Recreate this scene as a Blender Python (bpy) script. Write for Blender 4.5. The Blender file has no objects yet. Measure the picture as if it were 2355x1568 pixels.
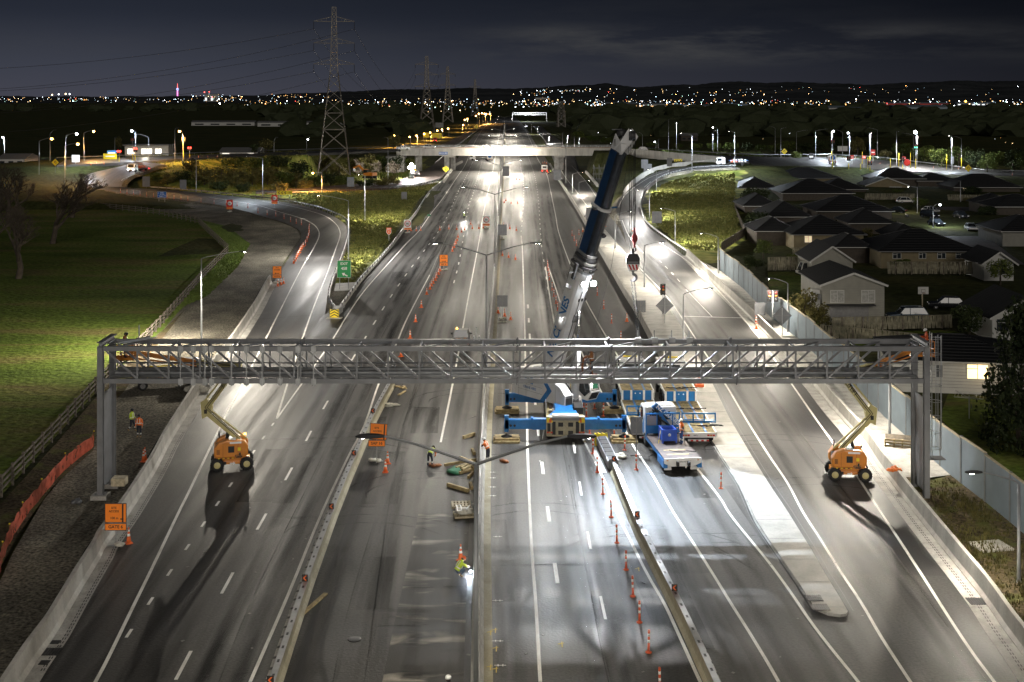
import bpy,bmesh,math,random
import numpy as np
from mathutils import Vector,Matrix
random.seed(7)
SC=bpy.context.scene
COL=SC.collection
PI=math.pi
F,H,CX,HY=2915.0,26.4,1177.0,225.0
def P(px,py,z=0.0):
 Y=F*(H-z)/(py-HY)
 return Vector(((px-CX)/F*Y,Y,z))
cd=bpy.data.cameras.new("camera");cam=bpy.data.objects.new("camera",cd);COL.objects.link(cam)
cam.location=(0,0,H);cam.rotation_euler=(PI/2,0,0)
cd.sensor_fit='HORIZONTAL';cd.sensor_width=36.0;cd.lens=36.0*F/2354.0
cd.shift_y=-(784.0-HY)/2354.0
cd.clip_start=1.0;cd.clip_end=30000.0
SC.camera=cam
def tag(o,label=None,cat=None,group=None,kind=None):
 if label:o["label"]=label
 if cat:o["category"]=cat
 if group:o["group"]=group
 if kind:o["kind"]=kind
 return o
def empty(name,loc=(0,0,0),rz=0.0,label=None,cat=None,group=None):
 o=bpy.data.objects.new(name,None);COL.objects.link(o)
 o.location=loc;o.rotation_euler=(0,0,rz);o.empty_display_size=0.2
 return tag(o,label,cat,group)
def copy_tree(o,parent=None):
 c=o.copy();COL.objects.link(c)
 if parent is not None:c.parent=parent
 for ch in list(o.children):copy_tree(ch,c)
 return c
ORD=['zeroth','first','second','third','fourth','fifth','sixth','seventh','eighth','ninth','tenth','eleventh','twelfth','thirteenth','fourteenth','fifteenth','sixteenth','seventeenth','eighteenth','nineteenth','twentieth']
ORD+=['twenty-'+w for w in ORD[1:10]]+['thirtieth']+['thirty-'+w for w in ORD[1:10]]
class MB:
 def __init__(s):s.v=[];s.f=[];s.mi=[];s.mats=[];s.sm=[]
 def _m(s,m):
  if m not in s.mats:s.mats.append(m)
  return s.mats.index(m)
 def add(s,vs,fs,m,smooth=False):
  b=len(s.v);s.v+=[tuple(v)for v in vs];k=s._m(m)
  for f in fs:
   s.f.append(tuple(i+b for i in f));s.mi.append(k);s.sm.append(smooth)
 def box(s,c,d,m,M=None,taper=None):
  hx,hy,hz=d[0]/2,d[1]/2,d[2]/2
  t=taper or(1,1)
  vs=[Vector((x*hx*(t[0]if z>0 else 1),y*hy*(t[1]if z>0 else 1),z*hz))for z in(-1,1)for y in(-1,1)for x in(-1,1)]
  c=Vector(c)
  vs=[(M@v if M is not None else v)+c for v in vs]
  s.add(vs,[(0,2,3,1),(4,5,7,6),(0,1,5,4),(2,6,7,3),(0,4,6,2),(1,3,7,5)],m)
 def bar(s,a,b,w,h,m,up=(0,0,1)):
  a,b=Vector(a),Vector(b);d=(b-a);L=d.length
  if L<1e-6:return
  d.normalize();u=Vector(up)
  if abs(d.dot(u))>0.99:u=Vector((0,1,0))
  x=d.cross(u).normalized();z=x.cross(d).normalized()
  vs=[]
  for p in(a,b):
   for(i,j)in((-1,-1),(1,-1),(1,1),(-1,1)):vs.append(p+x*(i*w/2)+z*(j*h/2))
  s.add(vs,[(0,1,2,3),(7,6,5,4),(0,4,5,1),(1,5,6,2),(2,6,7,3),(3,7,4,0)],m)
 def tube(s,pts,r,m,n=8,caps=True):
  pts=[Vector(p)for p in pts];rs=r if isinstance(r,(list,tuple))else[r]*len(pts)
  vs=[];fs=[]
  prev=None
  for i,p in enumerate(pts):
   d=(pts[min(i+1,len(pts)-1)]-pts[max(i-1,0)])
   if d.length<1e-9:d=Vector((0,0,1))
   d.normalize()
   if prev is None:
    u=Vector((0,0,1))if abs(d.z)<0.9 else Vector((1,0,0))
    x=d.cross(u).normalized()
   else:
    x=(prev-d*prev.dot(d))
    x=x.normalized()if x.length>1e-6 else d.orthogonal().normalized()
   prev=x;y=d.cross(x)
   for k in range(n):
    a=2*PI*k/n
    vs.append(p+(x*math.cos(a)+y*math.sin(a))*rs[i])
  for i in range(len(pts)-1):
   for k in range(n):
    k2=(k+1)%n
    fs.append((i*n+k,i*n+k2,(i+1)*n+k2,(i+1)*n+k))
  s.add(vs,fs,m,smooth=n>6)
  if caps:
   b=len(s.v)-len(vs);km=s._m(m)
   s.f.append(tuple(b+k for k in range(n))[::-1]);s.mi.append(km);s.sm.append(False)
   s.f.append(tuple(b+(len(pts)-1)*n+k for k in range(n)));s.mi.append(km);s.sm.append(False)
 def lathe(s,prof,m,c=(0,0,0),n=12,axis='Z',M=None,caps=True):
  vs=[];fs=[];c=Vector(c)
  for(r,z)in prof:
   for k in range(n):
    a=2*PI*k/n
    v=Vector((r*math.cos(a),r*math.sin(a),z))
    if axis=='X':v=Vector((v.z,v.x,v.y))
    elif axis=='Y':v=Vector((v.x,v.z,v.y))
    if M is not None:v=M@v
    vs.append(v+c)
  for i in range(len(prof)-1):
   for k in range(n):
    k2=(k+1)%n
    fs.append((i*n+k,i*n+k2,(i+1)*n+k2,(i+1)*n+k))
  s.add(vs,fs,m,smooth=True)
  b=len(s.v)-len(vs);km=s._m(m)
  if not caps:return
  if prof[0][0]>1e-4:s.f.append(tuple(b+k for k in range(n))[::-1]);s.mi.append(km);s.sm.append(False)
  if prof[-1][0]>1e-4:s.f.append(tuple(b+(len(prof)-1)*n+k for k in range(n)));s.mi.append(km);s.sm.append(False)
 def prism(s,poly,a,b,m,axis='Y'):
  n=len(poly);vs=[]
  for t in(a,b):
   for(u,w)in poly:
    vs.append((u,t,w)if axis=='Y' else((t,u,w)if axis=='X' else(u,w,t)))
  fs=[tuple(range(n)),tuple(range(2*n-1,n-1,-1))]+[(i,n+i,n+(i+1)%n,(i+1)%n)for i in range(n)]
  s.add(vs,fs,m)
 def quad(s,a,b,c,d,m):s.add([a,b,c,d],[(0,1,2,3)],m)
 def blob(s,c,r,m,seed=0,rough=0.25,sub=1,M=None):
  bm=bmesh.new();bmesh.ops.create_icosphere(bm,subdivisions=sub,radius=1.0)
  rnd=random.Random(seed);c=Vector(c);r=Vector(r if hasattr(r,'__len__')else(r,r,r))
  vs=[]
  for v in bm.verts:
   k=1+rnd.uniform(-rough,rough)
   q=Vector((v.co.x*r.x*k,v.co.y*r.y*k,v.co.z*r.z*k))
   vs.append((M@q if M is not None else q)+c)
  s.add(vs,[tuple(v.index for v in f.verts)for f in bm.faces],m,smooth=True);bm.free()
 def append(s,vs,fs,m,M):
  s.add([M@Vector(v)for v in vs],fs,m)
 def sweep(s,path,prof,m,closed=False,caps=True):
  n=len(prof);vs=[];path=[Vector(p)for p in path]
  for i,p in enumerate(path):
   d=path[min(i+1,len(path)-1)]-path[max(i-1,0)];d.z=0
   d.normalize();r=Vector((d.y,-d.x,0))
   for(u,z)in prof:vs.append(p+r*u+Vector((0,0,z)))
  fs=[]
  rng=n if closed else n-1
  for i in range(len(path)-1):
   for k in range(rng):
    k2=(k+1)%n
    fs.append((i*n+k,i*n+k2,(i+1)*n+k2,(i+1)*n+k))
  if closed and caps:
   fs.append(tuple(range(n)));fs.append(tuple((len(path)-1)*n+k for k in range(n))[::-1])
  s.add(vs,fs,m)
 def build(s,name,parent=None,loc=None,rz=0.0,bevel=0.0,shade=None):
  me=bpy.data.meshes.new(name);me.from_pydata(s.v,[],s.f)
  for m in s.mats:me.materials.append(MAT(m)if isinstance(m,str)else m)
  me.polygons.foreach_set('material_index',s.mi)
  me.polygons.foreach_set('use_smooth',s.sm)
  me.validate();me.update()
  bm=bmesh.new();bm.from_mesh(me);bmesh.ops.recalc_face_normals(bm,faces=bm.faces);bm.to_mesh(me);bm.free()
  o=bpy.data.objects.new(name,me);COL.objects.link(o)
  if parent is not None:o.parent=parent
  if loc is not None:o.location=loc
  o.rotation_euler=(0,0,rz)
  if bevel>0:
   b=o.modifiers.new('bevel','BEVEL');b.width=bevel;b.segments=2;b.limit_method='ANGLE';b.angle_limit=math.radians(40)
  return o
def struct(o):o["kind"]="structure";return o
def smooth(pts,n=6):
 pts=[Vector(p)for p in pts]
 if len(pts)<3:return pts
 out=[]
 for i in range(len(pts)-1):
  p0,p1,p2,p3=pts[max(i-1,0)],pts[i],pts[i+1],pts[min(i+2,len(pts)-1)]
  for k in range(n):
   t=k/n
   out.append(0.5*((2*p1)+(p2-p0)*t+(2*p0-5*p1+4*p2-p3)*t*t+(3*p1-p0-3*p2+p3)*t**3))
 out.append(pts[-1]);return out
def lerp_path(pts,t):
 L=[0.0]
 for a,b in zip(pts,pts[1:]):L.append(L[-1]+(b-a).length)
 s_=max(0,min(t,L[-1]))
 for i in range(len(pts)-1):
  if s_<=L[i+1]or i==len(pts)-2:
   k=(s_-L[i])/max(L[i+1]-L[i],1e-9)
   return pts[i].lerp(pts[i+1],k),(pts[i+1]-pts[i]).normalized()
def plen(pts):return sum((b-a).length for a,b in zip(pts,pts[1:]))
_tc={}
def text_mesh(txt,size,bold=0.0,align='CENTER'):
 k=(txt,size,bold,align)
 if k in _tc:return _tc[k]
 cu=bpy.data.curves.new('tmp_text','FONT');cu.body=txt;cu.size=size;cu.align_x=align;cu.align_y='CENTER'
 cu.offset=bold;cu.resolution_u=3
 o=bpy.data.objects.new('tmp_text',cu);COL.objects.link(o)
 bpy.context.view_layer.update()
 dg=bpy.context.evaluated_depsgraph_get()
 me=bpy.data.meshes.new_from_object(o.evaluated_get(dg))
 vs=[tuple(v.co)for v in me.vertices];fs=[tuple(p.vertices)for p in me.polygons]
 bpy.data.objects.remove(o);bpy.data.curves.remove(cu);bpy.data.meshes.remove(me)
 _tc[k]=(vs,fs);return vs,fs
_M={}
def new_mat(name):
 m=bpy.data.materials.new(name);m.use_nodes=True
 nt=m.node_tree;b=nt.nodes['Principled BSDF'];_M[name]=m
 return m,nt,b
def simple(name,col,rough=0.5,metal=0.0,noise=0.12,scale=3.0,bump=0.0,bscale=40.0,spec=0.5,coat=0.0):
 m,nt,b=new_mat(name);N=nt.nodes;L=nt.links
 tc=N.new('ShaderNodeTexCoord');nz=N.new('ShaderNodeTexNoise');nz.inputs['Scale'].default_value=scale;nz.inputs['Detail'].default_value=5
 L.new(tc.outputs['Object'],nz.inputs['Vector'])
 mx=N.new('ShaderNodeMix');mx.data_type='RGBA'
 c=Vector(col[:3]);lo=c*(1-noise*1.6);hi=c*(1+noise)
 mx.inputs[6].default_value=(*lo,1);mx.inputs[7].default_value=(*[min(x,1)for x in hi],1)
 rp=N.new('ShaderNodeMapRange');rp.inputs[1].default_value=0.3;rp.inputs[2].default_value=0.7
 L.new(nz.outputs[0],rp.inputs[0]);L.new(rp.outputs[0],mx.inputs[0]);L.new(mx.outputs[2],b.inputs['Base Color'])
 b.inputs['Roughness'].default_value=rough;b.inputs['Metallic'].default_value=metal;b.inputs['Specular IOR Level'].default_value=spec
 if coat:b.inputs['Coat Weight'].default_value=coat
 if bump:
  n2=N.new('ShaderNodeTexNoise');n2.inputs['Scale'].default_value=bscale;n2.inputs['Detail'].default_value=4;L.new(tc.outputs['Object'],n2.inputs['Vector'])
  bp=N.new('ShaderNodeBump');bp.inputs['Strength'].default_value=bump;bp.inputs['Distance'].default_value=0.05
  L.new(n2.outputs[0],bp.inputs['Height']);L.new(bp.outputs[0],b.inputs['Normal'])
 return m
def emis(name,col,strength):
 m,nt,b=new_mat(name)
 b.inputs['Base Color'].default_value=(*col,1);b.inputs['Emission Color'].default_value=(*col,1);b.inputs['Emission Strength'].default_value=strength
 return m
def glass(name,col=(0.02,0.025,0.03),rough=0.08):
 m,nt,b=new_mat(name);b.inputs['Base Color'].default_value=(*col,1);b.inputs['Roughness'].default_value=rough;b.inputs['Specular IOR Level'].default_value=0.8
 return m
def MAT(n):return _M[n]
def ground_mat(name,cols,scale=0.25,stretch=(1,1,1),rough=0.9,grain=30.0,grain_amt=0.35,bump=0.3,spec=0.2,dust=None,rough_var=0.0,bdist=0.05):
 m,nt,b=new_mat(name);N=nt.nodes;L=nt.links
 tc=N.new('ShaderNodeTexCoord');mp=N.new('ShaderNodeMapping');mp.inputs['Scale'].default_value=stretch
 L.new(tc.outputs['Object'],mp.inputs['Vector'])
 nz=N.new('ShaderNodeTexNoise');nz.inputs['Scale'].default_value=scale;nz.inputs['Detail'].default_value=6;nz.inputs['Roughness'].default_value=0.6
 L.new(mp.outputs[0],nz.inputs['Vector'])
 cr=N.new('ShaderNodeValToRGB');e=cr.color_ramp.elements
 n=len(cols)
 for i,c in enumerate(cols):
  p=0.3+0.4*i/max(n-1,1)
  if i<2:e[i].position=p;e[i].color=(*c,1)
  else:k=e.new(p);k.color=(*c,1)
 L.new(nz.outputs[0],cr.inputs[0])
 g=N.new('ShaderNodeTexNoise');g.inputs['Scale'].default_value=grain;g.inputs['Detail'].default_value=3
 L.new(tc.outputs['Object'],g.inputs['Vector'])
 mr=N.new('ShaderNodeMapRange');mr.inputs[1].default_value=0.3;mr.inputs[2].default_value=0.7;mr.inputs[3].default_value=1-grain_amt;mr.inputs[4].default_value=1+grain_amt
 L.new(g.outputs[0],mr.inputs[0])
 mu=N.new('ShaderNodeVectorMath');mu.operation='SCALE';L.new(cr.outputs[0],mu.inputs[0]);L.new(mr.outputs[0],mu.inputs['Scale'])
 out=mu.outputs[0]
 if dust:
  d=N.new('ShaderNodeTexNoise');d.inputs['Scale'].default_value=dust[1];d.inputs['Detail'].default_value=7;d.inputs['Distortion'].default_value=0.6
  m2=N.new('ShaderNodeMapping');m2.inputs['Scale'].default_value=dust[2];L.new(tc.outputs['Object'],m2.inputs['Vector']);L.new(m2.outputs[0],d.inputs['Vector'])
  r2=N.new('ShaderNodeMapRange');r2.inputs[1].default_value=dust[3];r2.inputs[2].default_value=dust[4];r2.inputs[4].default_value=dust[5]
  L.new(d.outputs[0],r2.inputs[0])
  mx=N.new('ShaderNodeMix');mx.data_type='RGBA';mx.inputs[7].default_value=(*dust[0],1)
  L.new(r2.outputs[0],mx.inputs[0]);L.new(out,mx.inputs[6]);out=mx.outputs[2]
 L.new(out,b.inputs['Base Color'])
 b.inputs['Roughness'].default_value=rough;b.inputs['Specular IOR Level'].default_value=spec
 if rough_var:
  r3=N.new('ShaderNodeMapRange');r3.inputs[1].default_value=0.3;r3.inputs[2].default_value=0.7;r3.inputs[3].default_value=rough-rough_var;r3.inputs[4].default_value=rough+rough_var
  L.new(nz.outputs[0],r3.inputs[0]);L.new(r3.outputs[0],b.inputs['Roughness'])
 if bump:
  bp=N.new('ShaderNodeBump');bp.inputs['Strength'].default_value=bump;bp.inputs['Distance'].default_value=bdist
  L.new(g.outputs[0],bp.inputs['Height']);L.new(bp.outputs[0],b.inputs['Normal'])
 return m
A3=lambda a,b,c:(a,b,c)
ground_mat('asphalt',[(0.024,0.0235,0.0235),(0.042,0.0405,0.039),(0.064,0.061,0.057)],0.5,(1.3,0.045,1),0.55,7,0.42,0.35,0.5,dust=((0.15,0.14,0.12),0.35,(1,0.5,1),0.56,0.85,0.5),rough_var=0.12)
ground_mat('asphalt_new',[(0.022,0.022,0.024),(0.034,0.033,0.033),(0.045,0.043,0.042)],0.4,(1.0,0.06,1),0.55,18,0.25,0.25,0.5,rough_var=0.1)
ground_mat('asphalt_dusty',[(0.02,0.02,0.02),(0.035,0.034,0.032),(0.06,0.057,0.052)],0.6,(1.0,0.1,1),0.6,14,0.3,0.25,0.4,dust=((0.45,0.41,0.34),0.5,(0.5,1.5,1),0.54,0.72,0.95))
ground_mat('concrete',[(0.28,0.27,0.25),(0.40,0.39,0.365),(0.50,0.485,0.455)],0.9,(1,1,1),0.75,9,0.14,0.1,0.3,dust=((0.17,0.145,0.11),1.6,(1,0.35,1),0.56,0.80,0.6))
ground_mat('concrete_pale',[(0.32,0.31,0.28),(0.43,0.415,0.38),(0.52,0.50,0.46)],0.7,(1,1,0.25),0.65,8,0.08,0.06,0.3,dust=((0.26,0.23,0.19),1.3,(1,1,0.2),0.58,0.85,0.5))
ground_mat('concrete_tan',[(0.26,0.24,0.17),(0.34,0.31,0.22),(0.40,0.37,0.28)],0.9,(1,1,1),0.75,9,0.12,0.08,0.3)
ground_mat('paint_white',[(0.55,0.54,0.50),(0.74,0.73,0.69),(0.84,0.83,0.8)],1.5,(1,0.4,1),0.5,25,0.15,0.0,0.4)
ground_mat('paint_worn',[(0.10,0.098,0.093),(0.17,0.165,0.155),(0.3,0.29,0.27)],1.5,(1,0.4,1),0.6,25,0.3,0.0,0.3)
ground_mat('paint_yellow',[(0.5,0.36,0.05),(0.62,0.45,0.08),(0.7,0.52,0.12)],2,(1,1,1),0.6,25,0.2,0.0,0.3)
ground_mat('gravel',[(0.06,0.055,0.043),(0.12,0.11,0.086),(0.22,0.20,0.155)],0.22,(1,0.6,1),0.95,5,0.75,0.9,0.2,dust=((0.30,0.27,0.19),2.6,(1,1,1),0.60,0.72,0.7),bdist=0.12)
ground_mat('dirt',[(0.045,0.034,0.02),(0.085,0.066,0.038),(0.13,0.10,0.06)],0.35,(1,0.7,1),0.95,4,0.6,0.9,0.1,dust=((0.10,0.12,0.025),0.5,(1,1,1),0.52,0.66,0.7),bdist=0.15)
ground_mat('black_strip',[(0.012,0.012,0.012),(0.018,0.017,0.016),(0.03,0.028,0.025)],1,(1,1,1),0.95,12,0.4,0.3,0.1)
ground_mat('lawn',[(0.045,0.072,0.010),(0.085,0.12,0.018),(0.145,0.135,0.042)],0.075,(0.5,1.6,1),0.95,1.6,0.45,0.9,0.1,dust=((0.12,0.09,0.04),0.16,(0.45,1.5,1),0.55,0.72,0.85),bdist=0.25)
ground_mat('verge_grass',[(0.06,0.105,0.015),(0.10,0.16,0.025),(0.17,0.18,0.05)],0.3,(1,0.5,1),0.95,1.5,0.5,0.9,0.1,bdist=0.25)
ground_mat('rough_grass',[(0.10,0.12,0.02),(0.18,0.19,0.035),(0.27,0.25,0.07)],0.16,(1,1,1),0.95,1.2,0.45,0.9,0.1,bdist=0.3)
ground_mat('hill',[(0.03,0.035,0.038),(0.05,0.055,0.06),(0.075,0.08,0.085)],0.004,(1,1,1),1.0,0.05,0.3,0,0.0)
ground_mat('terrain',[(0.022,0.030,0.009),(0.04,0.045,0.014),(0.065,0.06,0.02)],0.05,(1,1,1),0.95,1.0,0.4,0.8,0.1,bdist=0.3)
ground_mat('rust_road',[(0.05,0.038,0.034),(0.075,0.055,0.05),(0.10,0.08,0.07)],0.4,(1,0.1,1),0.6,10,0.2,0.2,0.4)
ground_mat('street_asphalt',[(0.05,0.048,0.05),(0.075,0.07,0.072),(0.10,0.092,0.09)],0.3,(1,1,1),0.8,6,0.25,0.2,0.3)
simple('galv',(0.42,0.43,0.44),0.45,0.7,0.15,1.5)
simple('galv_grey',(0.22,0.225,0.235),0.5,0.35,0.12,1.2)
simple('galv_dark',(0.16,0.165,0.175),0.5,0.5,0.2,1.2)
simple('pole_grey',(0.36,0.37,0.38),0.45,0.5,0.1,2)
simple('black',(0.012,0.012,0.013),0.5,0,0.2,5)
simple('rubber',(0.016,0.016,0.017),0.8,0,0.2,6,bump=0.4,bscale=25)
simple('dark_grey',(0.05,0.05,0.053),0.5,0.2,0.15,3)
simple('mid_grey',(0.17,0.17,0.17),0.55,0.1,0.12,3)
simple('sign_back',(0.15,0.155,0.165),0.5,0.4,0.12,1)
simple('white',(0.78,0.78,0.77),0.4,0,0.06,2)
simple('crane_white',(0.74,0.74,0.74),0.32,0,0.07,1.2,coat=0.3)
simple('crane_blue',(0.012,0.15,0.42),0.35,0,0.15,1.5,coat=0.3)
simple('boom_blue',(0.010,0.04,0.11),0.35,0,0.15,1.5)
simple('boom_dark',(0.022,0.027,0.036),0.32,0.1,0.25,2.0,coat=0.2)
simple('bin_blue',(0.015,0.07,0.42),0.45,0,0.1,2)
simple('lift_orange',(0.62,0.22,0.025),0.38,0,0.08,1.5,coat=0.3)
simple('lift_cream',(0.50,0.44,0.20),0.42,0,0.1,1.5)
simple('cone_orange',(0.80,0.15,0.03),0.5,0,0.1,6)
simple('post_orange',(0.62,0.10,0.03),0.5,0,0.12,6)
simple('sign_orange',(0.95,0.25,0.02),0.42,0,0.04,2)
simple('sign_green',(0.012,0.34,0.09),0.42,0,0.06,2)
simple('sign_blue',(0.015,0.11,0.40),0.42,0,0.06,2)
simple('sign_yellow',(0.80,0.62,0.02),0.42,0,0.05,2)
simple('sign_red',(0.55,0.025,0.015),0.42,0,0.06,2)
simple('refl_white',(0.85,0.85,0.84),0.35,0,0.04,4)
simple('wood',(0.36,0.28,0.14),0.8,0,0.25,4,bump=0.3,bscale=20)
simple('wood_pale',(0.46,0.40,0.28),0.8,0,0.2,5,bump=0.3)
simple('wood_old',(0.13,0.11,0.085),0.9,0,0.3,3,bump=0.4)
simple('deck_wood',(0.30,0.24,0.115),0.8,0,0.35,2.5,bump=0.4)
simple('deck_steel',(0.085,0.065,0.06),0.55,0.2,0.3,2)
simple('fence_timber',(0.20,0.185,0.13),0.9,0,0.3,2)
simple('sandbag',(0.55,0.53,0.46),0.85,0,0.2,6)
simple('ball_red',(.22,.015,.02),.35,0,.1,3)
simple('noise_panel',(0.19,0.235,0.275),0.45,0.15,0.08,0.8)
simple('rust',(0.25,0.09,0.03),0.8,0.1,0.3,4)
simple('steel_lattice',(0.23,0.21,0.185),0.6,0.4,0.25,0.5)
simple('wire',(0.045,0.04,0.04),0.6,0.3,0.1,1)
simple('chrome',(0.7,0.7,0.7),0.2,1.0,0.05,2)
simple('green_cloth',(0.03,0.16,0.08),0.8,0,0.2,6)
simple('red_paint',(0.45,0.02,0.02),0.4,0,0.1,3)
simple('mesh_red',(0.42,0.085,0.04),0.8,0,0.3,1.2)
simple('bark',(0.07,0.055,0.04),0.95,0,0.3,2,bump=0.5)
glass('glass_dark')
w=bpy.data.worlds.new("World");SC.world=w;w.use_nodes=True
nt=w.node_tree;N=nt.nodes;L=nt.links;N.clear()
wo=N.new('ShaderNodeOutputWorld');bg=N.new('ShaderNodeBackground');L.new(bg.outputs[0],wo.inputs[0])
tc=N.new('ShaderNodeTexCoord');sp=N.new('ShaderNodeSeparateXYZ');L.new(tc.outputs['Generated'],sp.inputs[0])
cr=N.new('ShaderNodeValToRGB');e=cr.color_ramp.elements
e[0].position=0.0;e[0].color=(0.050,0.051,0.068,1);e[1].position=0.17;e[1].color=(0.0052,0.0072,0.0110,1)
k=e.new(0.025);k.color=(0.038,0.042,0.058,1);k=e.new(0.065);k.color=(0.0170,0.0205,0.031,1);k=e.new(0.11);k.color=(0.0085,0.0110,0.0175,1)
L.new(sp.outputs['Z'],cr.inputs[0])
mr=N.new('ShaderNodeMapRange');mr.inputs[1].default_value=-0.3;mr.inputs[2].default_value=0.42;mr.inputs[3].default_value=1.12;mr.inputs[4].default_value=0.22;L.new(sp.outputs['X'],mr.inputs[0])
mul=N.new('ShaderNodeVectorMath');mul.operation='SCALE';L.new(cr.outputs[0],mul.inputs[0]);L.new(mr.outputs[0],mul.inputs['Scale'])
mp=N.new('ShaderNodeMapping');mp.inputs['Scale'].default_value=(3.5,3.5,24);mp.inputs['Rotation'].default_value=(0,0.05,0);L.new(tc.outputs['Generated'],mp.inputs[0])
nz=N.new('ShaderNodeTexNoise');nz.inputs['Scale'].default_value=1.6;nz.inputs['Detail'].default_value=6;nz.inputs['Roughness'].default_value=0.62;L.new(mp.outputs[0],nz.inputs['Vector'])
m1=N.new('ShaderNodeMapRange');m1.inputs[1].default_value=0.40;m1.inputs[2].default_value=0.68;L.new(nz.outputs[0],m1.inputs[0])
bz=N.new('ShaderNodeMapRange');bz.interpolation_type='SMOOTHSTEP';bz.inputs[1].default_value=0.018;bz.inputs[2].default_value=0.040;L.new(sp.outputs['Z'],bz.inputs[0])
bz2=N.new('ShaderNodeMapRange');bz2.interpolation_type='SMOOTHSTEP';bz2.inputs[1].default_value=0.045;bz2.inputs[2].default_value=0.062;bz2.inputs[3].default_value=1;bz2.inputs[4].default_value=0.08;L.new(sp.outputs['Z'],bz2.inputs[0])
bx=N.new('ShaderNodeMapRange');bx.interpolation_type='SMOOTHSTEP';bx.inputs[1].default_value=-0.06;bx.inputs[2].default_value=0.04;bx.inputs[3].default_value=0.12;L.new(sp.outputs['X'],bx.inputs[0])
bx2=N.new('ShaderNodeMapRange');bx2.interpolation_type='SMOOTHSTEP';bx2.inputs[1].default_value=0.16;bx2.inputs[2].default_value=0.36;bx2.inputs[3].default_value=1;bx2.inputs[4].default_value=0.3;L.new(sp.outputs['X'],bx2.inputs[0])
def mm(a,b):
 q=N.new('ShaderNodeMath');q.operation='MULTIPLY';L.new(a,q.inputs[0]);L.new(b,q.inputs[1]);return q.outputs[0]
f=mm(mm(mm(m1.outputs[0],bz.outputs[0]),mm(bz2.outputs[0],bx.outputs[0])),bx2.outputs[0])
mx=N.new('ShaderNodeMix');mx.data_type='RGBA';mx.inputs[7].default_value=(0.062,0.062,0.062,1)
L.new(f,mx.inputs[0]);L.new(mul.outputs[0],mx.inputs[6])
L.new(mx.outputs[2],bg.inputs[0]);bg.inputs[1].default_value=0.72
SC.view_settings.view_transform='Standard';SC.view_settings.look='None';SC.view_settings.gamma=1;SC.view_settings.exposure=0.5
SC.cycles.use_denoising=True
try:SC.cycles.denoiser='OPENIMAGEDENOISE'
except Exception:pass
SC.cycles.max_bounces=4;SC.cycles.diffuse_bounces=2;SC.cycles.glossy_bounces=2;SC.cycles.transmission_bounces=2;SC.cycles.transparent_max_bounces=6
SC.cycles.sample_clamp_indirect=3;SC.cycles.sample_clamp_direct=0
EXIT=[(583,735,748,722,0),(626,655,756,660,0),(663,596,773,613,0),(688,556,791,563,0),(692,538,797,528,0),(683,526,788,512,.05),(651,511,764,496,.1),(613,500,728,481,.15),(560,485,660,466,.2),(500,471,588,458,.3),(400,457,500,447,.6),(300,446,390,436.5,1.2),(215,432,290,431,2.3),(186,418,282,421,3.2),(192,405,290,412,4.1),(222,395,305,402,4.9),(262,386,330,394,5.7),(290,379,350,386,6.3),(312,372,380,377,6.8)]
ONR=[(1440,560,1540,560,0),(1430,520,1488,519,.3),(1420,494,1476,494,.7),(1416,478,1471,474,1.2),(1422,460,1474,457,1.8),(1438,442,1483,440,2.4),(1460,424,1500,422,3),(1487,406,1520,408,3.8),(1515,394,1545,399,4.5),(1545,388,1580,393,5),(1600,381,1640,388,5.6),(1650,376,1700,386,6)]
BEACH_L=[(130,381,150,367,6.5),(300,373,310,361,7),(450,364,455,356,7.2),(588,357,590,351,7.4),(700,353,700,348,7.5),(806,349,806,344.5,7.7),(870,346,870,342.5,7.8),(921,343.5,921,341,7.9)]
BEACH_R=[(1402,346,1402,342,7.9),(1462,350,1462,345,7.9),(1539,357,1539,350,7.6),(1652,367,1652,357,6.6),(1765,379,1765,361,5),(1900,386,1900,361,4),(2015,390,2015,367,3.4),(2100,394,2090,375,3),(2300,401,2290,389,2.5),(2440,406,2440,398,2.3)]
SLIP=[(1402,600,1470,600,0),(1372,562,1448,562,0),(1362,535,1432,530,0),(1341,497,1405,497,0),(1317,456,1380,456,0),(1297,420,1352,424,0),(1286,397,1332,400,0),(1281,383,1326,385,0),(1277,370,1322,371,0),(1268,348,1312,347,0),(1255,325,1288,324,0),(1240,306,1262,305,0),(1228,290,1243,290,0)]
SLIPL=[(588,443,590,437,.9),(700,440,700,432,.7),(800,436,800,424,.4),(905,432,905,417,.2),(960,424,948,402,0),(1005,412,985,386,0),(1022,400,1005,373,0),(1040,385,1018,362,0),(1052,365,1035,345,0)]
FARL=[(1052,352,1030,347,0),(1035,343,990,342,0),(1060,326,1030,326,0),(1085,308,1068,306,0),(1112,291,1104,288,0),(1138,275,1133,273,0)]
GORE=[(773,655),(765,672),(790,600),(803,560),(808,526),(800,508),(775,490),(730,474),(672,458),(620,449),(700,446),(800,441),(900,435),(1010,418),(1020,420),(975,446),(948,488),(925,511),(885,566),(850,606),(815,648)]
EMBK=[(1582,575),(1540,545),(1497,512),(1490,490),(1486,470),(1495,446),(1520,425),(1548,413),(1600,402),(1660,399),(1712,394),(1700,415),(1716,440),(1694,470),(1706,545),(1660,575),(1656,612)]
gp=[]
for st in(EXIT,ONR,BEACH_L,BEACH_R,SLIP,SLIPL):
 for(a,b,c,d,z)in st:gp+=[P(a,b,z),P(c,d,z),(P(a,b,z)+P(c,d,z))/2]
for Y in list(range(30,700,24))+list(range(700,1700,120)):
 for x in(-12,0,10,18):gp.append(Vector((x+6,Y,0)))
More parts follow.
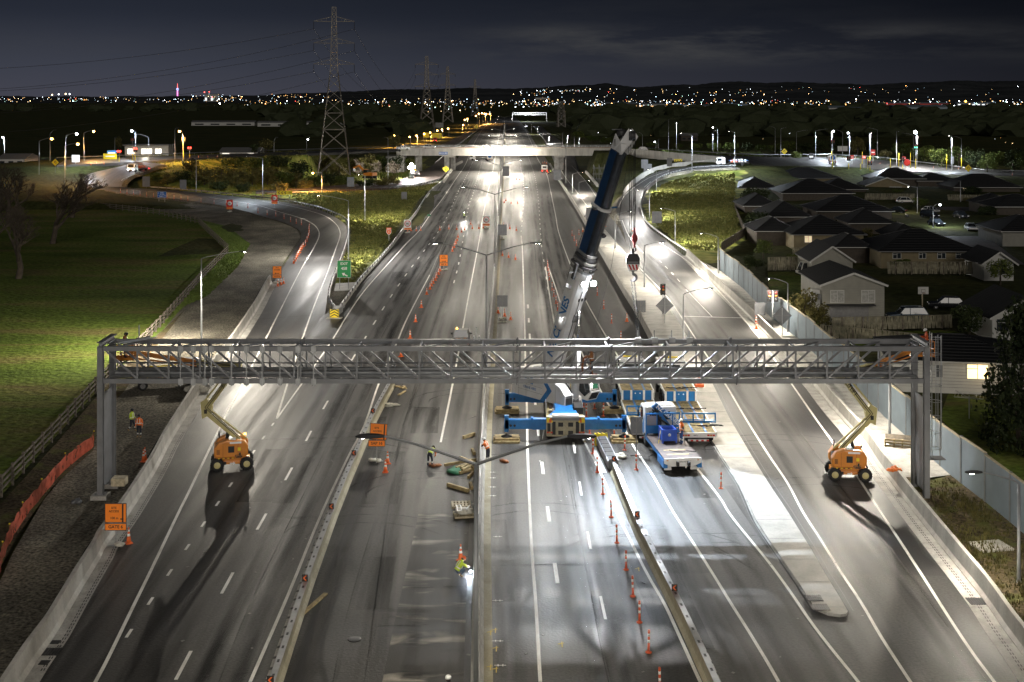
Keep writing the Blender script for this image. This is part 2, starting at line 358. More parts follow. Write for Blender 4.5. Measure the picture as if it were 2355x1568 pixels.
for(px,py)in[(100,1300),(300,900),(200,700),(420,600),(100,600),(20,900),(500,540),(300,520),(100,500),(640,560),(880,500),(930,450),(850,560),(1000,425),(2200,1300),(2100,900),(2300,900),(1750,620),(2000,740),(2300,740),(2000,560),(2300,560),(1800,520),(2200,480),(2350,470),(2000,470),(1790,470),(1600,560),(1900,430),(2300,430),(2100,430)]:
 gp.append(P(px,py,0))
for(px,py,z)in[(700,400,2.5),(600,415,3),(850,400,1),(860,420,.6),(900,390,3),(1000,375,0),(960,395,0.3),(1380,400,2.5),(1430,385,5),(1550,440,3.0),(1580,480,1.5),(1660,440,2.0),(1660,500,0.6),(1640,402,4.2),(760,380,4),(600,385,5)]:
 gp.append(P(px,py,z))
for x in range(-1500,1501,300):
 for y in(900,1400,2500):gp.append(Vector((x,y,0)))
for y in range(60,700,120):
 gp.append(Vector((-260,y,0)));gp.append(Vector((300,y,0)))
GX=np.array([[p.x,p.y]for p in gp]);GZ=np.array([p.z for p in gp])
def zf(x,y):
 d2=(GX[:,0]-x)**2+(GX[:,1]-y)**2+30.0
 wgt=d2**-1.5
 return float((wgt*GZ).sum()/wgt.sum())
def G(px,py):
 z=0.0
 for _ in range(14):
  p=P(px,py,z);z=0.5*z+0.5*zf(p.x,p.y)
 p=P(px,py,z);p.z=z;return p
def zpix(st,px,py):
 best=(1e9,0)
 for(a,b)in zip(st,st[1:]):
  ax,ay,bx,by=(a[0]+a[2])/2,(a[1]+a[3])/2,(b[0]+b[2])/2,(b[1]+b[3])/2;dx,dy=bx-ax,(by-ay)*3;LL=dx*dx+dy*dy;t=max(0,min(1,((px-ax)*dx+(py-ay)*3*dy)/LL));d=math.hypot(px-ax-t*dx,(py-ay)*3-t*dy)
  if d<best[0]:best=(d,a[4]+(b[4]-a[4])*t)
 return best[1]
def PE(px,py):return P(px,py,zpix(EXIT,px,py)+.02)
def W(l,z=0.0):return[P(a,b,z)for a,b in l]
xs=np.unique(np.concatenate([np.arange(-150,170,2.6),-150*1.2**np.arange(0,23),170*1.2**np.arange(0,22)]))
ys=np.unique(np.concatenate([np.arange(24,520,2.6),520*1.15**np.arange(0,22)]))
ROADSEG=[]
def roadside(st,wpad=1.5):
 for(a,b)in zip(st,st[1:]):
  p=(P(a[0],a[1],a[4])+P(a[2],a[3],a[4]))/2;q=(P(b[0],b[1],b[4])+P(b[2],b[3],b[4]))/2
  hw=max((P(a[0],a[1],a[4])-P(a[2],a[3],a[4])).length,(P(b[0],b[1],b[4])-P(b[2],b[3],b[4])).length)/2+wpad
  ROADSEG.append((p.x,p.y,q.x,q.y,hw,a[4],b[4]))
for st in(EXIT,ONR,BEACH_L,BEACH_R,SLIP,SLIPL,FARL[1:]):roadside(st)
for Y in range(30,1600,60):ROADSEG.append((1+(4 if Y<330 else 0),Y,1+(4 if Y+60<330 else 0),Y+60,26 if Y<200 else 18,0,0))
def inpoly(X,Y,poly):
 c=np.zeros(X.shape,bool);j=len(poly)-1
 for i in range(len(poly)):
  xi,yi,xj,yj=poly[i][0],poly[i][1],poly[j][0],poly[j][1]
  if yi!=yj:c^=((yi>Y)!=(yj>Y))&(X<(xj-xi)*(Y-yi)/(yj-yi)+xi)
  j=i
 return c
vs=[];zone=[];nx=len(xs)
GPOLY=[P(a,b,0)for a,b in GORE];LPOLY=[P(a,b,1)for a,b in[(300,428),(290,405),(340,392),(420,378),(600,366),(800,358),(920,352),(1000,380),(940,405),(860,425),(700,436),(588,446),(420,438)]];EPOLY=[G(a,b)for a,b in EMBK]
for y in ys:
 d2=(xs[:,None]-GX[None,:,0])**2+(y-GX[None,:,1])**2+30.0
 wg=d2**-1.5;z=(wg*GZ[None,:]).sum(1)/wg.sum(1)-.10;kb=np.zeros(nx);zb=np.zeros(nx)
 for(ax,ay,bx_,by,hw,za,zc)in ROADSEG:
  dx,dy=bx_-ax,by-ay;LL=dx*dx+dy*dy+1e-6;t=np.clip(((xs-ax)*dx+(y-ay)*dy)/LL,0,1);dd=np.hypot(xs-ax-t*dx,y-ay-t*dy)
  k=np.clip((hw+7-dd)/7,0,1);k=k*k*(3-2*k);u=k>kb;zb=np.where(u,za+(zc-za)*t-.35,zb);kb=np.maximum(kb,k)
  zb=np.where((k>=.999)&(za+(zc-za)*t-.35<zb),za+(zc-za)*t-.35,zb)
 z=z*(1-kb)+zb*kb
 if y>700:z=np.minimum(z,-.3)
 z=np.where(((xs<-24)&(y<210))|((xs>34)&(y<240))|((xs<-60)&(y<300)),np.minimum(z,-.35),z)
 Yv=np.full(nx,y);zn=inpoly(xs,Yv,GPOLY)|inpoly(xs,Yv,EPOLY)|inpoly(xs,Yv,LPOLY)
 vs+=[(x,y,float(q))for x,q in zip(xs,z)];zone+=[float(q)for q in zn]
mb=MB();mb.add(vs,[(j*nx+i,j*nx+i+1,(j+1)*nx+i+1,(j+1)*nx+i)for j in range(len(ys)-1)for i in range(nx-1)],'terrain',True)
gd=struct(mb.build('ground'));at=gd.data.attributes.new('zone','FLOAT','POINT');at.data.foreach_set('value',zone)
m=MAT('terrain');nt=m.node_tree;N=nt.nodes;L=nt.links;b=N['Principled BSDF'];src=b.inputs['Base Color'].links[0].from_socket
at=N.new('ShaderNodeAttribute');at.attribute_name='zone';tc=N.new('ShaderNodeTexCoord');nz=N.new('ShaderNodeTexNoise');nz.inputs['Scale'].default_value=.35;nz.inputs['Detail'].default_value=6;L.new(tc.outputs['Object'],nz.inputs[0])
cr=N.new('ShaderNodeValToRGB');e=cr.color_ramp.elements;e[0].position=.36;e[0].color=(.085,.11,.018,1);e[1].position=.66;e[1].color=(.27,.25,.07,1);k_=e.new(.5);k_.color=(.17,.185,.035,1);L.new(nz.outputs[0],cr.inputs[0])
md=N.new('ShaderNodeMath');md.operation='MULTIPLY_ADD';L.new(nz.outputs[0],md.inputs[0]);md.inputs[1].default_value=.7;L.new(at.outputs['Fac'],md.inputs[2]);r=N.new('ShaderNodeMapRange');r.inputs[1].default_value=.72;r.inputs[2].default_value=.95;L.new(md.outputs[0],r.inputs[0])
mx=N.new('ShaderNodeMix');mx.data_type='RGBA';L.new(r.outputs[0],mx.inputs[0]);L.new(src,mx.inputs[6]);L.new(cr.outputs[0],mx.inputs[7]);L.new(mx.outputs[2],b.inputs['Base Color'])
def zt(x,y):
 j=max(0,min(len(GYS)-2,int(np.searchsorted(GYS,y))-1));i=max(0,min(GNX-2,int(np.searchsorted(GXS,x))-1))
 u=(x-GXS[i])/(GXS[i+1]-GXS[i]);v=(y-GYS[j])/(GYS[j+1]-GYS[j]);q=lambda a,b_:TV[b_*GNX+a][2]
 return q(i,j)*(1-u)*(1-v)+q(i+1,j)*u*(1-v)+q(i,j+1)*(1-u)*v+q(i+1,j+1)*u*v
TV=list(vs);GXS,GYS,GNX=xs,ys,nx
def G(px,py):
 k=(py-HY)/F;sx=(px-CX)/F;Y=40.0;st=4.0
 while Y<4000:
  if H-k*Y<=TZ(sx*Y,Y):
   if st<.3:break
   Y-=st;st*=.3
  Y+=st
 return Vector((sx*Y,Y,TZ(sx*Y,Y)))
def TZ(x,y):
 z_=zt(x,y);return 0.0 if-.5<z_<0 else z_
def sheet(name,pts,m,kind='structure',sub=0):
 bm=bmesh.new();vv=[bm.verts.new(p)for p in pts];f=bm.faces.new(vv);bmesh.ops.triangulate(bm,faces=[f])
 if sub:
  bmesh.ops.subdivide_edges(bm,edges=bm.edges,cuts=sub)
 bmesh.ops.recalc_face_normals(bm,faces=bm.faces)
 if sum(f.normal.z for f in bm.faces)<0:bmesh.ops.reverse_faces(bm,faces=bm.faces)
 me=bpy.data.meshes.new(name);bm.to_mesh(me);bm.free();me.materials.append(MAT(m))
 o=bpy.data.objects.new(name,me);COL.objects.link(o);o["kind"]=kind;return o
def strip(name,st,m,dz=0.0,n=5):
 A=smooth([P(a,b,z)for(a,b,c,d,z)in st],n);B=smooth([P(c,d,z)for(a,b,c,d,z)in st],n)
 mb=MB();k=len(A);up=Vector((0,0,dz))
 mb.add([p+up for p in A]+[p+up for p in B],[(i,k+i,k+i+1,i+1)for i in range(k-1)],m,True)
 for E,O in((A,B),(B,A)):
  out=[p+(p-q).normalized()*1.6-Vector((0,0,.75))for p,q in zip(E,O)]
  mb.add([p+up for p in E]+out,[(i,k+i,k+i+1,i+1)for i in range(k-1)],'gravel' if name in('exit_ramp','on_ramp')else m)
 return struct(mb.build(name))
ML=[(0,1700),(88,1568),(145,1476),(175,1416),(208,1361),(250,1296),(275,1248),(310,1190),(355,1110),(382,1060),(420,995),(450,942),(495,877),(540,806),(583,735),(748,722),(781,711),(823,651),(863,606),(898,566),(938,511),(956,488),(983,446),(1013,421),(1031,400),(1048,372),(1066,340),(1090,310),(1113,290),(1140,270)]
MR=[(2440,1700),(2354,1551),(2265,1433),(2215,1373),(2140,1268),(2075,1176),(2028,1105),(1985,1055),(1940,995),(1895,940),(1843,875),(1720,736),(1683,698),(1627,643),(1572,588),(1535,557),(1500,532),(1430,528),(1345,497),(1312,461),(1284,414),(1268,384),(1252,360),(1237,340),(1222,316),(1209,293),(1185,270)]
sheet('motorway',W(ML)+W(MR)[::-1],'asphalt')
strip('exit_ramp',EXIT,'asphalt',0.012)
strip('on_ramp',ONR,'asphalt',0.012)
strip('beach_road_west',BEACH_L,'asphalt',0.01,3);strip('beach_road_east',BEACH_R,'asphalt',0.01,3)
strip('slip_road',SLIP,'asphalt',0.008)
strip('link_road',SLIPL,'rust_road',0.02)
strip('frontage_road',FARL[1:],'asphalt',0.03)
sheet('new_seal_patch',[P(a,b,.004)for a,b in[(1905,1262),(2122,1275),(2188,1324),(1893,1318)]],'asphalt_new')
sheet('dusty_lane',[P(a,b,.004)for a,b in[(872,1600),(905,1440),(930,1330),(962,1180),(1090,1180),(1078,1600)]],'asphalt_dusty')
sheet('shoulder_lane',[P(a,b,.004)for a,b in[(650,1600),(720,1400),(790,1220),(838,1100),(905,900),(928,880),(890,1000),(850,1120),(800,1240),(735,1390),(700,1600)]],'asphalt_new')
sheet('right_new_seal',[P(a,b,.004)for a,b in[(1665,876),(1843,876),(2075,1176),(2122,1275),(1905,1262),(1860,1180),(1765,1035)]],'asphalt_new')
BLF=[(75,1536),(120,1473),(145,1431),(185,1361),(230,1286),(245,1256),(290,1194),(345,1107),(370,1062),(390,1022),(430,955),(460,905),(475,880),(530,808),(588,720),(613,673),(626,650)]
BRF=[(2440,1640),(2354,1513),(2310,1453),(2255,1373),(2175,1273),(2098,1176),(2048,1110),(2018,1072),(1985,1022),(1950,982),(1905,930),(1865,880),(1790,800),(1727,736),(1689,698),(1632,643),(1576,588)]
BL=smooth(W([(10,1640)]+BLF),4);BR=smooth(W(BRF),4)
def offs(path,u):
 out=[]
 for i,p in enumerate(path):
  d=path[min(i+1,len(path)-1)]-path[max(i-1,0)];d.z=0;d.normalize();out.append(p+Vector((d.y,-d.x,0))*u)
 return out
def band(name,path,u0,u1,z,m):
 a=offs(path,u0);b=offs(path,u1);n=len(a);mb=MB();up=Vector((0,0,z))
 mb.add([p+up for p in a]+[p+up for p in b],[(i,n+i,n+i+1,i+1)for i in range(n-1)],m);return struct(mb.build(name))
band('gutter_west',BL,-0.1,0.72,0.014,'concrete');band('gutter_east',BR,-0.95,0.1,0.014,'concrete')
MEDC=W([(1098,1660),(1097,1568),(1102,1176),(1108,1030),(1114,930),(1119,876),(1125,786),(1132,713),(1137,640),(1144,540),(1149,470),(1153,420),(1156,380),(1158,340),(1160,310),(1161,285)])
MED=smooth(MEDC,4)
band('median_gutter',MED,0.2,0.72,0.014,'concrete_tan');band('median_gutter_west',MED,-0.62,-0.2,0.014,'asphalt_new')
WEST=[(227,893),(216,1030),(150,1090),(100,1150),(30,1270),(-30,1400),(-80,1560),(-120,1700)]
GTOP=[(240,445),(325,476),(425,496),(525,521),(575,561),(545,613),(475,681),(425,701),(375,758),(335,790)]
strip_pts=[P(a,b,-.03)for a,b in GTOP+WEST]+[p+Vector((0,0,-.03))for p in offs(BL,-0.2)][0:]
sheet('gravel_verge',strip_pts+[P(a,b,-.03)for a,b in[(690,545),(683,526),(651,511),(613,500),(588,493),(500,473),(400,459),(300,448)]],'gravel')
FENCE=[(-60,1215),(0,1140),(130,1000),(227,893),(332,790),(375,745),(462,645),(525,580),(455,513),(375,495),(312,487),(225,478),(170,471)]
FW=W(FENCE)
sheet('field',[p+Vector((0,0,-.05))for p in FW]+[Vector((x,y,-.05))for x,y in[(-190,330),(-300,260),(-200,90),(-80,40),(-45,50)]],'lawn')
VG=[(227,893),(332,790),(375,745),(462,645),(525,580),(455,513),(375,495),(312,487),(225,478)]
sheet('grass_verge',[P(a,b,-.04)for a,b in VG]+[P(a,b,-.04)for a,b in[(230,452),(325,474),(425,494),(525,519),(577,560),(547,613),(477,681),(427,703),(377,760),(300,850)]],'verge_grass')
sheet('dirt_strip',[P(a,b,-.02)for a,b in[(-60,1240),(0,1160),(130,1018),(227,905),(335,795),(425,712),(345,815),(285,900),(225,960),(215,1035),(120,1120),(40,1230),(-40,1380),(-120,1400)]],'dirt')
band('drain_strip',BL,-1.15,-0.55,0.01,'black_strip')
sheet('gore_asphalt',[P(a,b,.01)for a,b in[(756,720),(748,700),(762,655),(815,650),(783,712)]],'gravel')
sheet('sign_apron',[P(a,b,.05)for a,b in[(768,669),(820,667),(818,649),(772,651)]],'concrete_pale')
ER=offs(BR,0.35)
NOISE=[(1656,620),(1712,666),(1773,731),(1838,781),(1915,852),(1980,903),(2033,958),(2103,1020),(2183,1090),(2278,1163),(2354,1226),(2440,1300)]
NW=W(NOISE)
sheet('east_apron',[P(a,b,.03)for a,b in[(1576,582),(1656,622),(1712,666),(1773,731),(1838,781),(1915,852),(1980,903),(2033,958),(2103,1020),(2185,1092),(2120,1100),(2070,1095),(2045,1068),(2018,1040),(1985,1000),(1950,960),(1905,912),(1865,864),(1790,785),(1727,722),(1689,685),(1632,632)]],'concrete')
sheet('east_soil',[P(a,b,.02)for a,b in[(2018,1042),(2048,1080),(2125,1108),(2185,1092),(2278,1163),(2354,1226),(2440,1300),(2520,1640),(2450,1620),(2360,1480),(2262,1340),(2180,1240),(2105,1150)]],'dirt')
ISL=[(1357,488),(1397,536),(1442,588),(1477,630),(1522,683),(1539,711),(1584,783),(1634,877),(1677,965),(1724,1045),(1765,1112),(1808,1176),(1865,1268),(1895,1321),(1930,1378),(1949,1411),(1945,1417),(1930,1419),(1903,1415),(1872,1402),(1838,1348),(1765,1241),(1737,1197),(1702,1117),(1664,1060),(1634,1012),(1600,955),(1560,880),(1502,783),(1472,728),(1440,678),(1402,613),(1372,563),(1340,505)]
it=[P(a,b,0)for a,b in ISL];mb=MB();n=len(it)
bm=bmesh.new();vv=[bm.verts.new(p+Vector((0,0,.14)))for p in it];f=bm.faces.new(vv);bmesh.ops.triangulate(bm,faces=[f]);bm.verts.index_update()
mb.add([v.co.copy()for v in bm.verts],[tuple(v.index for v in f.verts)for f in bm.faces],'concrete_pale');bm.free()
mb.add([p+Vector((0,0,.14))for p in it]+[p-Vector((0,0,.1))for p in it],[(i,(i+1)%n,n+(i+1)%n,n+i)for i in range(n)],'concrete')
struct(mb.build('traffic_island'))
mb=MB();ys_=62.0
while ys_<250:
 xsn=sorted(p.x+(q.x-p.x)*(ys_-p.y)/(q.y-p.y)for p,q in zip(it,it[1:]+it[:1])if(p.y-ys_)*(q.y-ys_)<0)
 if len(xsn)>=2:mb.box(((xsn[0]+xsn[1])/2,ys_,.143),(xsn[1]-xsn[0]-.1,.035,.006),'mid_grey')
 ys_+=3.4
for seg,u in((ISL[0:16],-.28),(ISL[16:34],.3)):
 pth=offs(W(seg),-abs(u))if seg is not None else None;a=[p+Vector((0,0,.144))for p in pth];mb.sweep([Vector((p.x,p.y,0))for p in a],[(-.015,.145),(.015,.145)],'mid_grey')
struct(mb.build('island_joints'))
ISLR=smooth(W(ISL[8:16]),3);ISLL=smooth(W(ISL[19:28]),3)
band('island_gutter',ISLL,-0.1,0.55,0.014,'concrete')
mk=MB()
def line(pts,wd=0.15,m='paint_white',z=0.010,zz=None,n=4):
 ps=smooth(W(pts)if zz is None else[P(a,b,c)for(a,b),c in zip(pts,zz)],n)
 a=offs(ps,-wd/2);b=offs(ps,wd/2);k=len(a);up=Vector((0,0,z))
 mk.add([p+up for p in a]+[p+up for p in b],[(i,k+i,k+i+1,i+1)for i in range(k-1)],m)
def dashes(pts,on,off,wd=0.15,m='paint_white',z=0.010,start=0.0,end=1e9):
 ps=smooth(W(pts),4);T=min(plen(ps),end);t=start
 while t+on<T:
  a,d=lerp_path(ps,t);b,d2=lerp_path(ps,t+on);r=Vector((d.y,-d.x,0))*wd/2;up=Vector((0,0,z))
  mk.add([a-r+up,a+r+up,b+r+up,b-r+up],[(0,1,2,3)],m);t+=on+off
L1=[(160,1680),(220,1568),(250,1511),(300,1408),(350,1306),(412,1176),(435,1130),(500,995),(537,920),(588,825),(648,706),(693,618),(718,576),(733,545),(731,528),(716,513),(683,499),(648,489),(616,479),(588,471),(515,459),(462,451),(400,445),(300,437)]
line(L1,.18,z=0.03,zz=[zpix(EXIT,*q)if q[1]<560 else 0 for q in L1])
for l_ in([(195,420),(193,410),(205,401),(240,392),(280,383)],[(288,428),(280,420),(283,412),(310,402),(336,394)]):line(l_,.15,z=.05,zz=[zpix(EXIT,*q)for q in l_])
L2=[(636,963),(663,876),(693,786),(713,728),(733,676),(753,626),(768,583),(781,546),(781,531),(772,515),(748,497),(708,484),(658,472),(588,461),(500,450),(400,441)];line(L2,.18,z=.03,zz=[zpix(EXIT,*q)if q[1]<550 else 0 for q in L2])
line([(636,963),(698,876),(761,786),(801,721),(838,668),(888,611),(938,556),(963,531),(991,491),(1018,456),(1046,414),(1071,376),(1085,340),(1098,315),(1113,294),(1140,273)],.17)
dashes([(290,1466),(384,1325),(462,1213),(525,1122),(601,1013),(636,963)],1.0,3.0,.16)
dashes([(404,1563),(521,1343),(600,1202),(663,1091),(709,1003),(750,928),(840,776),(903,675),(953,605),(1004,538),(1027,500),(1040,472),(1056,434),(1070,410),(1085,376),(1100,335),(1112,312),(1125,293)],3,7,.17)
line([(575,1568),(663,1366),(741,1176),(803,1045),(838,977),(873,876),(913,786),(938,728),(988,632)],.17)
line([(988,632),(1018,563),(1041,513)],.15,'paint_worn')
dashes([(1043,651),(1058,588),(1077,475),(1086,450),(1095,418),(1103,390),(1113,350),(1125,312),(1134,291)],3,7,.17)
line([(1013,1017),(1042,876),(1066,743),(1081,661),(1101,556),(1111,494),(1121,444),(1131,404),(1138,364),(1144,330),(1151,294),(1157,275)],.17)
line([(1242,1568),(1236,1463),(1231,1376),(1224,1288),(1219,1197),(1213,1042),(1211,930),(1208,877),(1207,786),(1204,676),(1201,576),(1198,542)],.17)
dashes([(1198,533),(1201,500),(1204,450),(1203,420),(1198,390),(1193,361),(1186,320),(1181,294)],3,7,.17)
dashes([(1314,1530),(1307,1497),(1279,1323),(1261,1186),(1248,1082),(1236,980),(1224,860),(1217,760),(1212,676)],3,7,.22,'paint_white',start=10)
dashes([(1392,1424),(1358,1263),(1337,1140),(1322,1042),(1305,940),(1285,840),(1272,730),(1258,655),(1252,610),(1246,575),(1242,530),(1240,490),(1236,445),(1228,400),(1214,360),(1203,325),(1193,294)],3,7,.15)
line([(1625,1600),(1602,1551),(1577,1496),(1552,1441),(1527,1388),(1487,1318),(1452,1248),(1417,1176),(1392,1112),(1369,1062)],.17)
line([(1369,1062),(1347,1022),(1310,940)],.15,'paint_worn')
line([(1790,1568),(1765,1524),(1722,1453),(1684,1393),(1644,1328),(1602,1261),(1547,1176),(1527,1140),(1497,1087),(1457,1027),(1422,960),(1397,927),(1369,876),(1344,826),(1320,770),(1292,706),(1275,655),(1260,613)],.17)
line([(1277,758),(1265,690),(1254,613)],.17)
line([(2010,1625),(1973,1568),(1915,1496),(1865,1431),(1815,1358),(1765,1290),(1702,1213),(1674,1176),(1652,1140),(1597,1070),(1550,1010),(1500,940),(1440,850),(1399,783),(1344,686),(1312,611),(1284,533),(1277,494),(1264,431),(1258,404),(1247,384),(1234,361),(1222,330),(1207,297)],.17)
line([(2130,1625),(2093,1568),(2028,1468),(1978,1383),(1928,1308),(1885,1238),(1845,1176),(1810,1110),(1765,1043),(1714,962),(1663,876),(1602,783),(1569,733),(1532,681),(1477,623),(1439,583),(1397,536),(1362,491),(1325,440),(1300,408),(1287,386)],.17)
line([(2320,1620),(2285,1568),(2240,1508),(2185,1426),(2115,1316),(2063,1236),(2023,1176),(1968,1092),(1920,1025),(1878,967),(1814,875),(1749,783),(1707,731),(1639,656),(1577,598),(1514,556),(1477,521),(1460,496),(1457,481),(1464,456),(1484,428),(1512,408),(1540,398)],.17,z=.03,zz=[0]*16+[.2,.6,1.1,1.8,2.8,3.7,4.6])
line([(1480,583),(1460,562),(1442,536),(1427,497),(1422,480),(1429,461),(1444,442),(1490,410),(1540,392)],.17,z=.03,zz=[0,0,.15,.6,1.1,1.8,2.4,3.7,4.8])
line([(1460,562),(1442,536),(1402,494),(1372,454),(1345,415),(1314,381)],.15)
line([(1566,727),(1707,731)],.3,n=1);line([(1637,728),(1577,666)],.13,n=1)
dashes([(1563,648),(1540,623),(1519,602),(1498,582)],3,4,.13)
for a,b in(((1400,476),(1421,476)),((1398,484),(1421,486)),((1407,495),(1425,497)),((1416,506),(1428,508))):line([a,b],.4,z=.035,n=1,zz=[.3,.5])
for i in range(80):
 px,py=random.uniform(330,2000),random.uniform(700,1560);p=P(px,py)
 mk.box((p.x,p.y,.013),(.05+random.random()*.1,.05+random.random()*.14,.012),'paint_worn',Matrix.Rotation(random.random()*3,3,'Z'))
for(px,py)in[(1131,1086),(1131,1099),(1131,1120),(1131,1140),(1144,1234),(1144,1381),(1144,1474),(1150,1530)]:
 p=P(px,py);mk.box((p.x,p.y,.013),(.55,.05,.006),'paint_white');mk.box((p.x-.1,p.y,.0145),(.05,.22,.006),'paint_white');mk.box((p.x+.12,p.y,.0145),(.05,.22,.006),'paint_white')
for(px,py)in[(1139,1450),(1141,1492),(1141,1540),(1128,1455),(1128,1535),(1468,1309),(1292,1482)]:
 p=P(px,py);mk.box((p.x,p.y,.013),(.05,.6,.006),'paint_yellow');mk.box((p.x-.05,p.y+.1,.0145),(.3,.05,.006),'paint_yellow',Matrix.Rotation(.4,3,'Z'))
struct(mk.build('road_markings'))
dr=MB()
def grate(px,py,wd,ln):
 p=P(px,py);dr.box((p.x,p.y,.02),(wd,ln,.012),'black')
 for i in range(7):dr.box((p.x-wd/2+wd*(i+.5)/7,p.y,.03),(wd/16,ln,.02),'dark_grey')
for a in[(115,1499,.95,.8),(102,1524,.45,.45),(127,1477,.45,.4)]:grate(*a)
grate(2245,1383,.9,.9)
struct(dr.build('drain_grates'))
dr=MB()
for a,b in((1871,1375),(1886,1396)):
 p=P(a,b,.15);dr.box((p.x,p.y,.155),(.85,.8,.02),'black')
 for i in range(7):dr.box((p.x-.4+.8*(i+.5)/7,p.y,.17),(.05,.8,.02),'dark_grey')
struct(dr.build('island_grates'))
dr=MB()
for path,u in((BL,.52),(BR,-.45)):
 T=plen(path);t=4.0
 while t<T-2:
  a,d=lerp_path(path,t)
  if a.y<100:
   r=Vector((d.y,-d.x,0))
   for o_ in(-.05,.07):dr.bar(a+r*(u+o_)+Vector((0,0,.02)),a+r*(u+o_)+d*.22+Vector((0,0,.02)),.05,.008,'black')
  t+=.42
struct(dr.build('slot_drains'))
p=P(815,1470);mb=MB();mb.lathe([(.0,.02),(.3,.02),(.34,.008)],'dark_grey',(p.x,p.y,0),16);struct(mb.build('manhole'))
def wear_mat(name,col,amt):
 m,nt,b=new_mat(name);N=nt.nodes;L=nt.links;b.inputs['Base Color'].default_value=(*col,1);b.inputs['Roughness'].default_value=.5
 at=N.new('ShaderNodeAttribute');at.attribute_name='wear';tc=N.new('ShaderNodeTexCoord');mp=N.new('ShaderNodeMapping');mp.inputs['Scale'].default_value=(.9,.06,1);nz=N.new('ShaderNodeTexNoise');nz.inputs['Scale'].default_value=1.0;nz.inputs['Detail'].default_value=6
 L.new(tc.outputs['Object'],mp.inputs[0]);L.new(mp.outputs[0],nz.inputs[0]);r=N.new('ShaderNodeMapRange');r.inputs[1].default_value=.35;r.inputs[2].default_value=.65;r.inputs[4].default_value=amt;L.new(nz.outputs[0],r.inputs[0])
 q=N.new('ShaderNodeMath');q.operation='MULTIPLY';L.new(at.outputs['Fac'],q.inputs[0]);L.new(r.outputs[0],q.inputs[1]);t=N.new('ShaderNodeBsdfTransparent');x=N.new('ShaderNodeMixShader');L.new(q.outputs[0],x.inputs[0]);L.new(t.outputs[0],x.inputs[1]);L.new(b.outputs[0],x.inputs[2]);L.new(x.outputs[0],N['Material Output'].inputs[0])
wear_mat('wear_dark',(.02,.02,.02),.62);wear_mat('wear_pale',(.12,.115,.105),.42);wear_mat('seam',(.02,.02,.02),1.0)
wv={}
def wear(path,u,wd,mt,soft=True):
 V,Fc,A=wv.setdefault(mt,([],[],[]));b=len(V);n=len(path)
 for k,(du,a)in enumerate(((-.5,0.0),(-.15,1.0),(.15,1.0),(.5,0.0))if soft else((-.5,1.0),(-.2,1.0),(.2,1.0),(.5,1.0))):
  for i,p in enumerate(offs(path,u+du*wd)):V.append((p.x,p.y,.0065));A.append(a*(0 if i in(0,n-1)and soft else 1))
 for k in range(3):
  for i in range(n-1):Fc.append((b+k*n+i,b+k*n+i+1,b+(k+1)*n+i+1,b+(k+1)*n+i))
LA=smooth(W([(404,1590),(521,1343),(663,1091),(750,928),(840,776),(903,675),(953,605),(1004,538),(1040,472),(1070,410)]),5)
LB=smooth(W([(585,1590),(663,1366),(803,1045),(873,876),(938,728),(1018,563),(1060,475),(1090,410)]),5)
LC=smooth(W([(1000,1590),(1013,1017),(1042,876),(1081,661),(1111,494),(1131,404)]),5)
RA=smooth(W([(1322,1590),(1279,1323),(1248,1082),(1224,860),(1208,676),(1204,500),(1198,390)]),5)
RB=smooth(W([(1430,1590),(1392,1424),(1337,1140),(1285,840),(1258,655),(1242,530),(1236,445)]),5)
RC=smooth(W([(1800,1590),(1722,1453),(1602,1261),(1527,1140),(1422,960),(1344,826),(1292,706),(1260,613)]),5)
RD=smooth(W([(2100,1590),(1978,1383),(1845,1176),(1714,962),(1602,783),(1532,681),(1439,583)]),5)
rr=random.Random(8)
for path,us in((LA,(-5.6,-4.2,-2.6,-1.0,.9,2.5)),(LB,(-2.5,-.9,1.4)),(LC,(-2.6,-1.1,1.0)),(RA,(-2.4,1.0,2.5)),(RB,(1.0,2.6)),(RC,(1.0,2.6,-1.4)),(RD,(1.0,2.7))):
 for u in us:wear(path,u,rr.uniform(.8,1.3),'wear_dark');
 wear(path,us[0]-.8,.7,'wear_pale');wear(path,us[-1]+.75,.6,'wear_pale')
for path,u in((LA,1.75),(LB,3.4),(LB,.55),(LC,-3.2),(RA,1.7),(RC,3.3),(RD,3.6),(RB,-.5)):wear(path,u,.07,'seam',False);wear(path,u+.12,.3,'wear_pale')
for(a,b,c,d)in((560,1012,905,1000),(930,1352,1078,1348),(860,1440,985,1436),(1125,1300,1430,1296),(1210,700,1330,700),(600,790,760,785),(1480,1085,1640,1090),(1640,800,1750,803),(1240,545,1340,548)):wear([P(a,b),P((a+c)/2,(b+d)/2),P(c,d)],0,.12,'seam',False);wear([P(a,b+2),P((a+c)/2,(b+d)/2+2),P(c,d+2)],0,.5,'wear_pale')
for k in range(26):
 p=P(rr.uniform(930,1075)if k<16 else rr.uniform(700,1900),rr.uniform(1390,1600)if k<16 else rr.uniform(700,1500));l_=rr.uniform(.6,2.2);wear([p+Vector((-l_,rr.uniform(-.15,.15),0)),p+Vector((-l_*.3,0,0)),p+Vector((l_*.3,rr.uniform(-.1,.1),0)),p+Vector((l_,0,0))],0,rr.uniform(.3,.8),'wear_pale')
for k in range(16):
 p=P(rr.uniform(450,1900),rr.uniform(620,1500));l_=rr.uniform(3,14);wear([p,p+Vector((-.02*l_,l_*.5,0)),p+Vector((-.04*l_,l_,0))],0,rr.uniform(1.2,3.0),'wear_dark' if k%3 else 'wear_pale',False)
for k in range(18):
 p=P(rr.uniform(560,1850),rr.uniform(720,1300));a=rr.uniform(-.5,.5);pts=[p+Vector((math.sin(a+t*.12)*t,math.cos(a+t*.12)*t,0))for t in range(0,14,2)];wear(pts,0,.22,'wear_dark');wear(pts,1.6,.22,'wear_dark')
